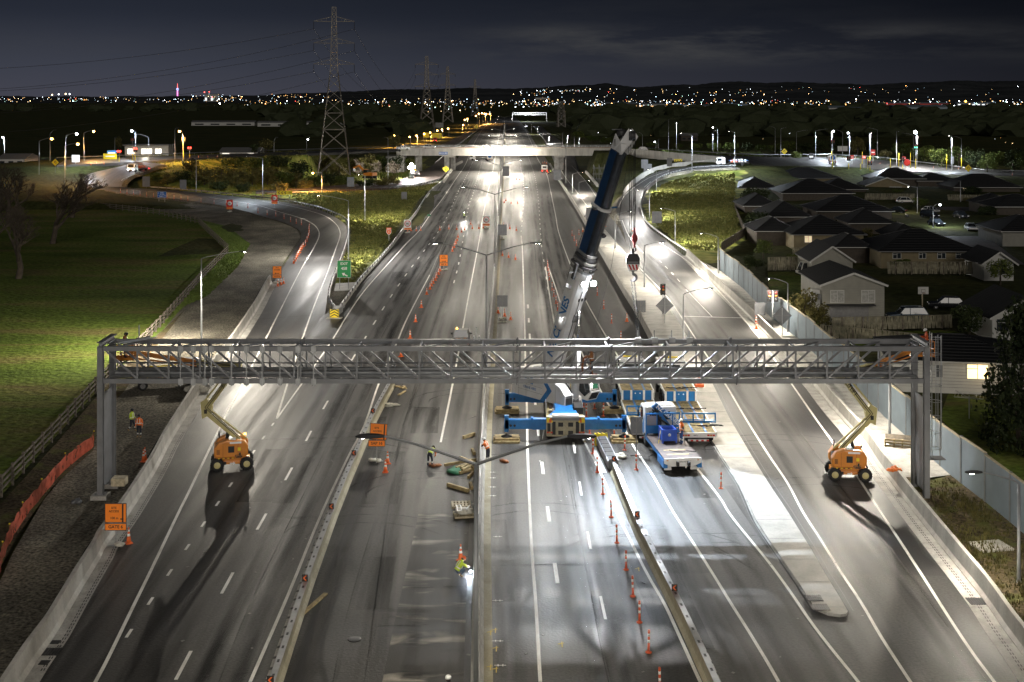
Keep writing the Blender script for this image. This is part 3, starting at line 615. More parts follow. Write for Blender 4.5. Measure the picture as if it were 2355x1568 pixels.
for mt,(V,Fc,A)in wv.items():
 me=bpy.data.meshes.new('road_wear');me.from_pydata(V,[],Fc);at=me.attributes.new('wear','FLOAT','POINT');at.data.foreach_set('value',A);me.materials.append(MAT(mt));o=bpy.data.objects.new('road_wear',me);COL.objects.link(o);struct(o)
emis('led_white',(1.0,0.95,0.86),60.0);emis('led_cool',(0.80,0.90,1.0),60.0);emis('sodium',(1.0,0.48,0.10),45.0)
emis('glint_white',(0.9,0.95,1.0),22.0);emis('glint_orange',(1.0,0.50,0.12),22.0)
emis('red_light',(1.0,0.03,0.02),12.0);emis('amber_light',(1.0,0.45,0.05),14.0)
WARM=(1.0,0.91,0.76);COOL=(0.82,0.91,1.0);SOD=(1.0,0.50,0.12);DAY=(1.0,0.96,0.9)
def spot(loc,power,col,size=150,blend=0.7,aim=None,radius=0.15,name='lamp_light'):
 l=bpy.data.lights.new(name,'SPOT');l.energy=power;l.color=col;l.spot_size=math.radians(size);l.spot_blend=blend;l.shadow_soft_size=radius
 o=bpy.data.objects.new(name,l);COL.objects.link(o);o.location=loc
 d=(Vector(aim)-Vector(loc))if aim is not None else Vector((0,0,-1))
 o.rotation_euler=d.to_track_quat('-Z','Y').to_euler();return o
def point(loc,power,col,radius=0.2):
 l=bpy.data.lights.new('lamp_light','POINT');l.energy=power;l.color=col;l.shadow_soft_size=radius
 o=bpy.data.objects.new('lamp_light',l);COL.objects.link(o);o.location=loc;return o
K=.95
def lamp_head(mb_l,a,d,ln=0.95,wd=0.34):
 b=a+d*ln;up=Vector((0,0,1));r=d.cross(up).normalized();n=d.normalized()
 prof=[(0,.35,.05),(.25,.8,.09),(.6,1.0,.10),(.9,.75,.07),(1,.3,.03)]
 vs=[]
 for t,w_,h_ in prof:
  c=a.lerp(b,t)
  for(i,j)in((-1,-.3),(-.6,1),(.6,1),(1,-.3),(.7,-.6),(-.7,-.6)):vs.append(c+r*(i*w_*wd/2)+up*(j*h_))
 fs=[(i*6+k,i*6+(k+1)%6,(i+1)*6+(k+1)%6,(i+1)*6+k)for i in range(4)for k in range(6)]+[tuple(range(6)),tuple(range(24,30))[::-1]]
 mb_l.add(vs,fs,'dark_grey')
def street_lamp(foot,head,top_z,label,power=0,col=WARM,mat='led_white',group=None,glint=0.0,pole_m='pole_grey',ln=0.95,size=150,yellow=False,ground=None,aim_off=(0,0),back=0):
 """foot: Vector on the ground; head: Vector of the lamp head's far end; top_z: where the pole ends and the arm begins"""
 e_=empty('street_lamp',foot,0,label,'street lamp',group)
 hh=top_z-foot.z;rel=head-foot
 m=MB();m.tube([(0,0,-.3),(0,0,.25),(0,0,hh)],[.11,.11,.065],pole_m,8);m.tube([(0,0,-.05),(0,0,.06)],.2,'galv_grey',8)
 if yellow:m.tube([(0,0,.1),(0,0,hh*.38)],.125,'sign_yellow',8)
 m.build('pole',e_)
 hd=Vector((rel.x,rel.y,0));L_=hd.length
 d=hd.normalized()if L_>.01 else Vector((1,0,0))
 start=Vector((0,0,hh));rise=rel.z-hh
 if L_>ln+.2:
  end=Vector((rel.x,rel.y,rel.z))-d*ln
  m=MB();m.tube([start,start.lerp(end,.15)+Vector((0,0,rise*.12)),start.lerp(end,.6)+Vector((0,0,rise*.12)),end],[.055,.05,.045,.04],pole_m,6);m.build('arm',e_)
 else:end=start
 m=MB();lamp_head(m,end,d,ln);h=m.build('lamp_head',e_)
 c=end+d*ln*.62
 m=MB();m.box((c.x,c.y,c.z-.061 if not glint else c.z-.075),(.22,.22,.008 if not glint else .03),mat if power else 'white')
 if glint:m.blob((c.x,c.y,c.z-.05-glint*.6),glint,mat,1,0,1)
 m.build('lens',h)
 if power:
  q=foot+c-Vector((0,0,.18+glint*1.7));tv=Vector((-d.y,d.x,0))
  if power<20000 and foot.y<330:
   for s_ in(-1,1):spot(q,power*K*.75,col,138,.8,aim=q+tv*s_*.85+d*.25-Vector((0,0,1)))
  else:spot(q,power*K,col,172,.5)
  if back:q=foot+start-d*.4-Vector((0,0,.3));spot(q,back*K,col,150,.9,aim=q-d*1.6-Vector((0,0,1)))  # added spot behind the pole to brighten the ground there; no fixture holds it
 return e_
def lamp_px(fx,fy,hx,hy,ty,label,z=None,**k):
 f=G(fx,fy)if z is None else P(fx,fy,z)
 s_=F/f.y
 head=Vector(((hx-CX)/s_,f.y,H-(hy-HY)/s_));return street_lamp(f,head,H-(ty-HY)/s_,label,**k)
def twin_lamp(foot,arm,label,power,z0=12.0,rise=1.05):
 e_=empty('street_lamp',foot,0,label,'street lamp','twin-arm street lamps along the median')
 m=MB();m.tube([(0,0,0),(0,0,z0)],[.12,.075],'pole_grey',8);m.tube([(0,0,0),(0,0,1.6)],[.17,.14],'galv_grey',8);m.build('pole',e_)
 for s in(-1,1):
  d=Vector((s,0,0));end=Vector((s*(arm-1.0),0,z0+rise))
  m=MB();m.tube([(0,0,z0-.05),end.lerp(Vector((0,0,z0)),.35)+Vector((0,0,.06)),end],[.065,.055,.045],'pole_grey',6);m.build('arm',e_)
  m=MB();lamp_head(m,end,d,1.15,.42);h=m.build('lamp_head',e_)
  m=MB();m.box(end+Vector((s*.7,0,-.061)),(.4,.2,.008),'led_white' if power else 'white');m.build('lens',h)
  if power:
   q=Vector(foot)+end+Vector((s*.7,0,-.2))
   for t in(-1,1):spot(q,power*K*.8,WARM,140,.8,aim=q+Vector((s*.15,t*1.0,-1)))
 return e_
def med_at(Y):
 for a,b in zip(MED,MED[1:]):
  if a.y<=Y<=b.y:return a.lerp(b,(Y-a.y)/(b.y-a.y))
 return MED[0]if Y<MED[0].y else MED[-1]
TW=[(-17,5.2),(50,4.6),(116.6,5.0),(189.9,5.0),(272,5.0),(354,5.0),(451,5.0),(548,5.0),(677,5.0),(800,5.0),(930,5.0)]
for i,(Y,arm)in enumerate(TW):
 p=med_at(Y).copy();p.y=Y;p.z=0
 if Y<55:p.x=-1.42
 twin_lamp(p,arm,{0:'twin-arm lamp on the median below the camera, out in front of the frame',1:'largest twin-arm street lamp, its black heads seen from above over the road works'}.get(i,f'twin-arm street lamp on the median barrier, {ORD[i - 1]} beyond the overhead sign gantry' if False else f'grey twin-arm street lamp on the median, {ORD[i]} up the road from the frame bottom'),(2600 if Y<60 else(5000 if Y<300 else(34000 if Y==451 else 15000))))
side=[(463,800,570,578,595,'tall grey lamp by the post-and-rail fence leaning its arm over the gravel verge',15000,WARM,'led_white'),(801,594,726,449,462,'grey lamp at the inner bend of the exit ramp, behind the green exit sign',14000,DAY,'led_white'),(604,456,565,360,364,'grey lamp with cool light beside the yellow chevron board at the exit ramp',6000,COOL,'led_cool'),(839,504,821,401,404,'slender grey lamp pole standing on the rough grass gore',9000,WARM,'led_white'),(892,419,882,316,318,'tall lamp pole among the bushes beside the excavator',0,WARM,'led_white'),(451,441,438,364,366,'lamp pole behind the exit ramp guard rail near two white sign backs',0,SOD,'sodium'),(1571,858,1640,663,677,'grey lamp on the traffic island reaching over the stop line of the on-ramp',6500,WARM,'led_white'),(1481,663,1530,556,565,'grey lamp on the traffic island beside the hanging hook block',6500,WARM,'led_white'),(1414,573,1454,486,495,'grey lamp at the far tip of the traffic island',8000,WARM,'led_white'),(1331,469,1357,415,420,'grey lamp between the slip road and the main carriageway, nearest the crane tip',7000,WARM,'led_white'),(1316,444,1342,396,401,'grey lamp beside the slip road, the one before the bridge pier',7000,WARM,'led_white'),(1301,421,1308,327,329,'tall bare lamp pole rising past the bridge parapet beside the slip road',0,WARM,'led_white'),(1509,441,1487,389,394,'grey lamp outside the on-ramp bend, upper one of two leaning over the ramp',8000,DAY,'led_white'),(1493,503,1462,436,443,'grey lamp outside the on-ramp bend at its guard rail, lower one of two',8000,DAY,'led_white'),(1552,557,1515,479,486,'grey lamp standing in the long grass beside the on-ramp guard rail',8000,DAY,'led_white'),(1651,630,1607,536,546,'grey lamp at the start of the blue-grey noise wall',8000,WARM,'led_white'),(1811,764,1760,640,652,'grey lamp between noise wall and barrier by the diamond sign back',6000,WARM,'led_white'),(2045,1015,1945,796,802,'grey lamp pole behind the gantry, at the broken pallet by the noise wall',11000,WARM,'led_white'),(2342,1340,2218,1086,1111,'grey lamp on a concrete footing before the noise wall at the frame edge',3000,WARM,'led_white'),]
for(a,b,c,d,e_,lab,pw,co,ma)in side:
 lamp_px(a,b,c,d,e_,lab,power=pw,col=co,mat=ma,back={463:34000,801:26000,839:16000,604:9000,1509:9000,1493:9000,1552:9000}.get(a,0),group='single-arm street lamps beside the ramps')
east=[(1782,354,1768,291,295,0,0),(1795,370,1808,294,297,0,0),(1831,350,1858,299,304,0,0),(1875,369,1904,297,301,1,0),(1912,378,1916,298,300,1,1),(1937,359,1918,299,304,0,0),(1953,361,1952,301,304,1,1),(2017,365,1992,294,299,0,0),(2000,390,2005,304,305,1,0),(2061,384,2066,300,302,0,0),(2100,369,2072,306,311,0,0),(2108,387,2105,297,301,1,2),(2188,396,2179,312,314,1,0),(2210,391,2190,314,319,0,0),(1537,351,1542,274,275,0,0),(1555,354,1549,280,281,1,0),(1591,397,1563,306,311,1,0),(1650,351,1637,292,296,1,1),(1639,351,1646,301,306,0,0),(1689,390,1673,301,306,1,0),(1477,344,1464,304,310,0,0),(1508,347,1504,323,325,0,1),(1460,318,1449,300,303,0,1),(1513,346,1520,320,322,0,0)]
east.sort()
for i,(a,b,c,d,t,lit,gl)in enumerate(east):
 lamp_px(a,b,c,d,t,f'pale lamp post along the crossing road, right side, {ORD[i + 1]} from the crane tip',power=16000*lit*(1.8 if gl==2 else 1),col=COOL if gl!=2 else DAY,mat='glint_white' if gl else 'led_white',glint=.0 if not gl else(.35 if gl==1 else .6),group='lamps along the crossing road east of the bridge',yellow=(a in(2210,2000,1912)))
west=[(10,366,3,308,314,1,'w'),(90,401,122,317,325,0,'o'),(115,369,130,299,309,0,0),(151,391,179,306,312,1,'w'),(149,426,182,329,336,1,'o'),(193,371,218,300,306,1,'o'),(264,354,267,312,316,0,0),(311,370,300,299,304,1,'w'),(342,369,314,309,316,0,0),(402,369,412,294,300,0,0),(420,375,410,300,309,1,'o'),(630,352,640,316,325,0,0),(705,346,707,317,319,0,'w')]
for i,(a,b,c,d,t,lit,g_)in enumerate(west):
 lamp_px(a,b,c,d,t,f'lamp post at the ramp intersection on the left, {ORD[i + 1]} from the frame edge',power=12000*lit,col=SOD if g_=='o' else COOL,mat='glint_orange' if g_=='o' else 'glint_white',glint=0 if not g_ else .38,group='lamps at the intersection west of the bridge')
oh=[(905,310),(942,312),(958,309),(973,305),(987,302),(1004,299),(1017,295),(1030,293),(1063,285),(1069,273),(1073,271),(1093,265.5),(1100,259),(1107,259),(1113,260.5),(1117,261),(1125,261)]
ob=[(912,340),(944,334),(960,330),(973,325),(991,322),(1010,318),(1018,315),(1032,313),(1063,303),(1070,296),(1076,294),(1097,290),(1102,288),(1110,287),(1116,286),(1120,285),(1128,284)]
for i,(h_,b_)in enumerate(zip(oh,ob)):
 lamp_px(b_[0],b_[1],h_[0],h_[1],h_[1]+1.5,f'orange sodium street lamp on the road beyond the bridge, {ORD[i + 1]} from its near end',z=0,power=30000 if i in(0,2,4,6,8,10,12,14,16)else 0.001,col=SOD,mat='glint_orange',glint=.42+.02*i,group='orange street lamps beyond the bridge',size=165)
for i,(a,b,c,d)in enumerate([(1222,305,1226,283),(1236,308,1240,290),(1248,318,1252,299),(1262,330,1266,312),(1293,342,1298,303),(1304,345,1308,310),(1320,343,1324,312),(1331,342,1336,314)]):
 lamp_px(a,b,c,d,d+2,f'slim lamp beside the slip road beyond the bridge, {ORD[i + 1]} from the far end',z=0,power=12000 if i%2 else 0,col=DAY,mat='glint_white',glint=.0,group='lamps beside the far slip road')
lamp_px(2145,523,2165,469,476,'curved grey lamp lighting the cul-de-sac among the houses',power=3500,col=COOL,mat='glint_white',glint=.2,group='residential street lamps')
lamp_px(2109,490,2085,429,431,'thin grey lamp on the grass berm before the pale fenced house',power=1500,col=WARM,mat='led_white',group='residential street lamps')
lamp_px(2208,464,2203,413,416,'curved lamp in front of the long timber fence at the street',power=0,col=COOL,mat='led_white',group='residential street lamps')
def thing(name,label,cat,loc=(0,0,0),rz=0,group=None):return empty(name,loc,rz,label,cat,group)
def barrier(path,prof,m,name,label,cat='barrier',joint=6.0,jm='mid_grey'):
 mb=MB();mb.sweep(path,prof,m,True);o=tag(mb.build(name),label,cat)
 j=MB();T=plen(path);t=joint
 top=max(z for u,z in prof)
 while t<T-1:
  a,d=lerp_path(path,t);r=Vector((d.y,-d.x,0))
  if a.y<170:
   c=[(u*1.012,z*1.008+(.004 if z>0 else 0))for u,z in prof]
   A=[a+r*u+Vector((0,0,z))for u,z in c];B=[p+d*.035 for p in A];n=len(A)
   j.add(A+B,[(i,(i+1)%n,n+(i+1)%n,n+i)for i in range(n)],jm)
  t+=joint
 if j.v:j.build('joint',o)
 return o
FS=[(0,-.2),(0,.08),(-.14,.28),(-.22,1.12),(-.44,1.12),(-.52,.2),(-.52,-.2)]
FSM=[(-u,z)for u,z in FS]
barrier(BL,FS,'concrete_pale','concrete_barrier','long pale concrete barrier with gutter between the left lanes and the gravel verge',jm='concrete')
barrier(BR,FSM,'concrete_pale','concrete_barrier','long pale concrete barrier along the right edge of the on-ramp below the noise wall',jm='concrete')
MP=[(-.30,0),(-.30,.08),(-.16,.3),(-.10,1.1),(.10,1.1),(.16,.3),(.30,.08),(.30,0)]
md=barrier(MED,MP,'concrete','concrete_barrier','narrow concrete median barrier running straight up the middle of the motorway',jm='mid_grey')
m=MB();m.sweep(MED,[(-.06,1.101),(-.06,1.2),(.0,1.22),(.02,1.101)],'galv',True);m.build('top_rail',md)
ISB=smooth(W([(1266,380),(1285,412),(1315,459),(1345,508),(1372,559),(1402,609),(1440,674),(1472,724),(1502,779),(1545,850)]),4)
barrier(ISB,[(0,0),(0,.08),(.14,.28),(.2,.95),(.42,.95),(.5,.1),(.5,0)],'concrete_pale','concrete_barrier','pale concrete barrier on the left edge of the traffic island beside the crane',jm='concrete')
TB1=W([(903,888),(878,934),(857,975),(839,1015),(818,1065),(803,1100),(785,1145),(767,1190),(740,1265),(713,1340),(690,1410),(664,1490),(638,1570),(615,1640)])
TB2=W([(1411,1089),(1459,1210),(1494,1284),(1534,1365),(1572,1443),(1612,1531),(1649,1615),(1680,1680)])
SP=[(-.26,.03),(-.26,.1),(-.12,.28),(-.10,.52),(-.13,.86),(.13,.86),(.10,.52),(.12,.28),(.26,.1),(.26,.03)]
def temp_barrier(path,label,side):
 path=smooth(path,3);m=MB();m.sweep(path,SP,'concrete_tan',True);o=tag(m.build('steel_barrier'),label,'barrier')
 c=MB();c.sweep(path,[(-.145,.861),(-.145,.90),(.145,.90),(.145,.861)],'galv',True);cap=c.build('top_cap',o)
 s=MB();T=plen(path);t=.5
 while t<T-.3:
  a,d=lerp_path(path,t);s.bar(a+Vector((0,0,.902)),a+d*.28+Vector((0,0,.902)),.11,.012,'black');t+=1.45
 s.build('slot',cap)
 s=MB();t=1.2
 while t<T-.3:
  a,d=lerp_path(path,t);r=Vector((d.y,-d.x,0))*side
  s.bar(a+r*.14+Vector((0,0,.62)),a+r*.14+d*.02+Vector((0,0,.78)),.04,.04,'paint_yellow');t+=3.1
 s.build('lifting_eye',o)
 w_=MB();a2=offs(path,side*.27)
 t=.2
 while t<T-.8:
  a,d=lerp_path(a2,t);r=Vector((d.y,-d.x,0))*side
  w_.add([a+Vector((0,0,.03)),a+r*.30+Vector((0,0,.03)),a+r*.30+d*.85+Vector((0,0,.03)),a+d*.85+Vector((0,0,.10)),a+Vector((0,0,.10)),a+r*.30+Vector((0,0,.05)),a+r*.30+d*.85+Vector((0,0,.05))],[(0,1,2,3),(4,5,6,3),(0,1,5,4),(1,2,6,5),(2,3,6)],'concrete')
  t+=1.15
 w_.build('foot_plate',o)
 return o,path
tb1,tp1=temp_barrier(TB1,'tan steel work zone barrier with slotted top, left of the site access board',1)
tb2,tp2=temp_barrier(TB2,'tan steel work zone barrier behind the crash cushion, right of the orange posts',-1)
def chev(path,t,face):
 a,d=lerp_path(path,t);m=MB();z=1.08
 m.box((0,0,z),(.30,.03,.36),'black');
 pts=[(-.11,0),(.02,.13),(.10,.13),(-.02,0),(.10,-.13),(.02,-.13)]
 m.add([(x*face,-.02,z+y)for x,y in pts],[(0,1,2,3),(0,3,4,5)],'cone_orange');m.box((0,0,.93),(.06,.03,.1),'black')
 return a,m
for path,par,rows_,face in((tp1,tb1,[945,1042,1165,1330,1563],1),(tp2,tb2,[1052,1183,1353],1)):
 for y in rows_:
  Yd=F*(H-1.05)/(y-HY);best=min(range(1,400),key=lambda i:abs(lerp_path(path,plen(path)*i/400)[0].y-Yd))
  a,m=chev(path,plen(path)*best/400,face);m.build('chevron_marker',par,a)
def guard(path,label,post_gap=2.0,maxp=70,m='galv',block=1,name='guard_rail'):
 path=smooth(path,4);T=plen(path);o=thing(name,label,'guard rail',path[0])
 rel=[p-path[0]for p in path];s=block
 b=MB();b.sweep(rel,[(-.03*s,.42),(.05*s,.47),(-.02*s,.57),(.05*s,.67),(-.03*s,.74),(-.05*s,.74),(.02*s,.66),(-.05*s,.57),(.02*s,.48),(-.05*s,.42)],m,True);b.build('beam',o)
 pm=MB();pm.box((0,0,.2),(.1,.12,1.0),'galv_dark');pm.box((.0,0,.57),(.16,.12,.3),'galv_dark');first=None
 gap=max(post_gap,T/maxp);t=gap/2
 while t<T:
  a,d=lerp_path(rel,t);r=Vector((d.y,-d.x,0));q=a-r*.12*s
  if first is None:first=pm.build('post',o,q)
  else:
   c=first.copy();COL.objects.link(c);c.parent=o;c.location=q
  t+=gap
 return o
def up(l,zs):return[P(a,b,z)for(a,b),z in zip(l,zs)]
guard(up([(772,716),(757,693),(764,655),(779,613),(796,563),(802,526),(795,508),(771,495),(730,480),(690,471),(650,464),(588,457),(500,447),(400,438),(300,432),(257,428)],[0,0,0,0,0,0,.05,.1,.15,.2,.25,.3,.6,.95,1.5,2.3]),'curved galvanised guard rail along the inner side of the exit ramp',2.0,90)
g2=guard(W([(781,714),(826,651),(866,606),(901,566),(941,511),(959,488),(986,446),(1015,420),(1033,403)]),'galvanised guard rail between the motorway and the grass gore, straight run',2.0,90,block=-1)
barrier(smooth(W([(785,711),(827,651),(867,606),(902,566),(942,511),(960,488),(987,446)]),3),[(-.25,-.1),(-.25,.30),(.12,.30),(.12,-.1)],'concrete_pale','kerb_wall','low pale concrete kerb wall beneath the guard rail of the grass gore','kerb wall')
barrier(smooth(W([(1020,420),(1033,400),(1045,384),(1062,374)]),3),[(-.3,0),(-.3,.9),(.3,.9),(.3,0)],'concrete_pale','concrete_barrier','short pale concrete barrier before the left bridge pier')
guard(up([(1578,584),(1527,549),(1486,516),(1476,494),(1473,472),(1484,440),(1511,415),(1540,402),(1570,394),(1605,388),(1692,384)],[0,0,.3,.7,1.2,2.4,3.4,4.2,4.8,5.3,6]),'curved galvanised guard rail around the outer side of the on-ramp',2.0,95,block=-1)
guard(up([(1013,416),(960,428),(913,433),(803,438),(700,443),(588,446)],[0,.1,.2,.4,.7,.9]),'dark guard rail along the link road at the top of the grass gore',3,60,'galv_dark')
guard(up([(1000,377),(1016,364),(1030,352)],[0,0,0]),'guard rail beside the link road under the bridge',3,40)
guard(up([(130,367),(310,360),(455,355),(588,350),(700,347),(806,344),(906,341)],[6.6,7,7.2,7.4,7.6,7.7,7.9]),'guard rail on the far side of the crossing road, left of the bridge',6,60,'galv_dark')
guard(up([(1475,343),(1539,348),(1652,355),(1765,359),(1900,358),(1940,360),(2015,364),(2090,373),(2165,382),(2265,394),(2400,398)],[7.9,7.6,6.7,5.1,4,3.8,3.4,3,2.8,2.6,2.4]),'guard rail on the far side of the crossing road, right of the bridge',4,90)
barrier(smooth(up([(1436,452),(1444,438),(1462,420),(1487,403),(1515,391),(1545,385),(1600,378),(1650,374)],[2.0,2.5,3.1,3.9,4.6,5.1,5.6,6]),3),[(-.5,-.6),(-.45,1.15),(-.2,1.15),(-.1,.2),(-.1,-.6)],'concrete_pale','concrete_barrier','bright curved concrete barrier on the inner side of the on-ramp bend')
barrier(smooth(W([(1360,425),(1372,455),(1350,420),(1330,398)][0:0]+[(1372,430),(1352,405),(1345,398)]),3),[(0,0),(0,.9),(.5,.9),(.5,0)],'concrete_pale','concrete_barrier','short angled concrete barrier by the right bridge abutment')
FP=smooth(FW,5)
def post_rail(path,label,h=1.35,rails=(.35,.75,1.15),gap=2.6,m='wood_old',maxp=95,name='post_and_rail_fence'):
 o=thing(name,label,'fence',path[0]);rel=[p-path[0]for p in path];T=plen(rel)
 for z in rails:
  b=MB();b.sweep(rel,[(-.03,z-.08),(.03,z-.08),(.03,z+.08),(-.03,z+.08)],m,True);b.build('rail',o)
 pm=MB();pm.box((0,0,h/2-.1),(.16,.16,h+.2),m);first=None;gap=max(gap,T/maxp);t=gap/2
 while t<T:
  a,d=lerp_path(rel,t)
  if first is None:first=pm.build('post',o,a)
  else:c=first.copy();COL.objects.link(c);c.parent=o;c.location=a
  t+=gap
 return o
post_rail(FW,'long weathered timber post-and-rail fence around the dark green field')
MS=smooth(W([(216,1027),(150,1080),(96,1142),(52,1198),(22,1250),(6,1293),(-10,1350)]),5)
m,nt_,b_=new_mat('safety_mesh');N=nt_.nodes;L=nt_.links
b_.inputs['Base Color'].default_value=(.62,.10,.045,1);b_.inputs['Roughness'].default_value=.7
tr=N.new('ShaderNodeBsdfTransparent');mxs=N.new('ShaderNodeMixShader');ck=N.new('ShaderNodeTexChecker');ck.inputs['Scale'].default_value=14;tcx=N.new('ShaderNodeTexCoord');nz_=N.new('ShaderNodeTexNoise');nz_.inputs['Scale'].default_value=1.5
L.new(tcx.outputs['Object'],nz_.inputs[0]);ad=N.new('ShaderNodeMapRange');ad.inputs[1].default_value=.35;ad.inputs[2].default_value=.65;ad.inputs[3].default_value=.5;ad.inputs[4].default_value=.85;L.new(nz_.outputs[0],ad.inputs[0])
L.new(ad.outputs[0],mxs.inputs[0]);L.new(tr.outputs[0],mxs.inputs[1]);L.new(b_.outputs[0],mxs.inputs[2]);L.new(mxs.outputs[0],N['Material Output'].inputs[0])
o=thing('safety_mesh_fence','sagging orange plastic safety mesh across the gravel beside the timber fence','mesh fence',MS[0])
mb=MB();vs=[];rows=5;rnd=random.Random(3)
for i,p in enumerate(MS):
 for j in range(rows):
  z=.02+1.02*j/(rows-1)*(1-.18*math.sin(i*1.3)**2)
  vs.append(p-MS[0]+Vector((rnd.uniform(-.06,.06),rnd.uniform(-.06,.06)+.1*math.sin(j+i),z)))
mb.add(vs,[(i*rows+j,(i+1)*rows+j,(i+1)*rows+j+1,i*rows+j+1)for i in range(len(MS)-1)for j in range(rows-1)],'safety_mesh',True);mb.build('mesh_sheet',o)
for i in range(0,len(MS),5):
 q=MB();q.tube([(0,0,0),(0,0,1.15)],.02,'rust',5);q.tube([(0,0,1.15),(0,0,1.22)],.05,'sign_yellow',6);q.build('stake',o,MS[i]-MS[0])
o=thing('noise_wall','tall blue-grey panelled noise wall between the houses and the on-ramp','noise wall',NW[0]);rel=[p-NW[0]for p in NW];T=plen(rel);t=0;n=0;HW=3.05
while t<T-1:
 a,d=lerp_path(rel,t);b,_=lerp_path(rel,min(t+4.0,T));st_=-.0+.0*n;r=Vector((d.y,-d.x,0))*.08
 m=MB();hh=HW+(.12 if n%3==0 else 0)
 m.bar(a+Vector((0,0,hh/2)),b-(b-a).normalized()*.06+Vector((0,0,hh/2)),.10,hh,'noise_panel')
 for z in(1.0,2.0):m.bar(a-r+Vector((0,0,z)),b-r-(b-a).normalized()*.08+Vector((0,0,z)),.03,.035,'galv')
 m.build('panel',o)
 q=MB();q.box((0,0,hh/2+.05),(.18,.18,hh+.1),'galv_grey',Matrix.Rotation(math.atan2(d.y,d.x),3,'Z'));q.build('post',o,a)
 c=MB();c.bar(a+Vector((0,0,hh+.03)),b+Vector((0,0,hh+.03)),.2,.06,'wood_pale');c.build('capping',o)
 t+=4.0;n+=1
GY0,GY1,GXL,GXR,ZT,ZB=83.7,86.2,-27.15,27.35,9.85,7.72
ga=thing('overhead_gantry','long grey steel truss gantry spanning the whole motorway on four columns','gantry',(0,GY0,0));D=GY1-GY0
def gp_(name,fn,mats=None):
 m=MB();fn(m);return m.build(name,ga)
cw=.36
for(x,y,s)in((GXL,0,.25),(GXL,D,.25),(GXR,0,-.15),(GXR,D,-.15)):
 def col(m):
  z0=s
  m.box((x,y,(z0+ZT+.1)/2),(.06,.34,ZT+.1-z0),'galv_grey');
  for e in(-.17,.17):m.box((x,y+e,(z0+ZT+.1)/2),(cw,.05,ZT+.1-z0),'galv_grey')
  m.box((x,y,z0-.02),(.75,.7,.06),'galv');
  for i in(-.28,.28):
   for j in(-.26,.26):m.tube([(x+i,y+j,z0-.05),(x+i,y+j,z0+.12)],.03,'galv_dark',6)
 gp_('column',col)
 def ft(m):m.box((x,y,s/2-.35),(1.05,1.0,.7+max(s,.0)),'concrete')
 gp_('footing',ft)
for x,z0 in((GXL,.6),(GXR,.3)):
 gp_('web_plate',lambda m:m.box((x,D/2,z0+3.1),(.05,D-.34,6.2),'galv_grey'))
 gp_('portal_beam',lambda m:(m.box((x,D/2,ZT+.16),(.36,D+.5,.05),'galv_grey'),m.box((x,D/2,ZT+.3),(.06,D+.5,.22),'galv_grey'),m.box((x,D/2,ZT+.43),(.36,D+.5,.05),'galv_grey')))
for y in(0,D):
 for z in(ZT,ZB):
  gp_('chord',lambda m:m.bar((GXL+.2,y,z),(GXR-.2,y,z),.26,.30,'galv_grey' if y==0 else 'galv_grey'))
XS=[GXL+.35+i*(GXR-GXL-.7)/26 for i in range(27)]
mid=13
first={}
def member(name,a,b,w,mat='galv_grey'):
 a,b=Vector(a),Vector(b);m=MB();m.bar(a,b,w,w,mat);m.build(name,ga)
for y in(0,D):
 for i,x in enumerate(XS):
  if i in(0,26):continue
  member('upright',(x,y,ZB+.15),(x,y,ZT-.15),.11)
  if i in(6,13,16,20):member('upright',(x+.42,y,ZB+.15),(x+.42,y,ZT-.15),.11)
 for i in range(26):
  a,b=XS[i],XS[i+1]
  if i<mid:member('diagonal_brace',(a,y,ZT-.15),(b,y,ZB+.15),.12)
  else:member('diagonal_brace',(a,y,ZB+.15),(b,y,ZT-.15),.12)
for i,x in enumerate(XS):
 if i%2==0:member('cross_beam',(x,.13,ZT+.02),(x,D-.13,ZT+.02),.1);member('cross_beam',(x,.13,ZB),(x,D-.13,ZB),.1)
 if i%2==0 and i<26:member('top_brace',(x,.13,ZT),(XS[i+1],D-.13,ZT),.08)
 if i%3==0 and 0<i<26:member('knee_brace',(x,.1,ZT-.2),(x+.3*(1 if i<mid else-1),D-.1,ZB+.3),.07)
gp_('walkway',lambda m:(m.box(((GXL+GXR)/2,D*.52,ZB+.06),(GXR-GXL-.8,1.0,.05),'galv'),m.box(((GXL+GXR)/2,D*.52-.52,ZB+.12),(GXR-GXL-.8,.03,.16),'galv'),m.box(((GXL+GXR)/2,D*.52+.52,ZB+.12),(GXR-GXL-.8,.03,.16),'galv')))
gp_('cable_tray',lambda m:(m.tube([(GXL+.5,D-.45,ZB+.35),(GXR-.5,D-.45,ZB+.35)],.13,'galv',8),m.tube([(GXL+.5,.5,ZB+.22),(GXR-.5,.5,ZB+.22)],.09,'galv',8)))
for z in(ZB+.65,ZB+.72,ZB+1.15):
 gp_('hand_rail',lambda m:m.tube([(GXL+.4,.35 if z!=ZB+.72 else D-.35,z),(GXR-.4,.35 if z!=ZB+.72 else D-.35,z)],.028,'galv_dark',5))
for px in(417,446,473,488,534,568,604,645,686,722):
 x=(px-CX)/F*GY0
 def hg(m):
  m.bar((x,-.22,ZB-.3),(x,-.22,ZT+.25),.06,.06,'galv')
  for z in(ZT-.02,ZB-.02):m.box((x,-.2,z),(.32,.03,.42),'galv')
 gp_('sign_hanger',hg)
for px in(1467,1505,1545,1585):
 x=(px-CX)/F*GY1
 def br(m):
  m.box((x,D,ZT+.1),(.42,.34,.32),'galv');m.bar((x-.03,D,ZT+.2),(x-.03,D,ZT+.75),.07,.07,'galv')
 gp_('mounting_bracket',br)
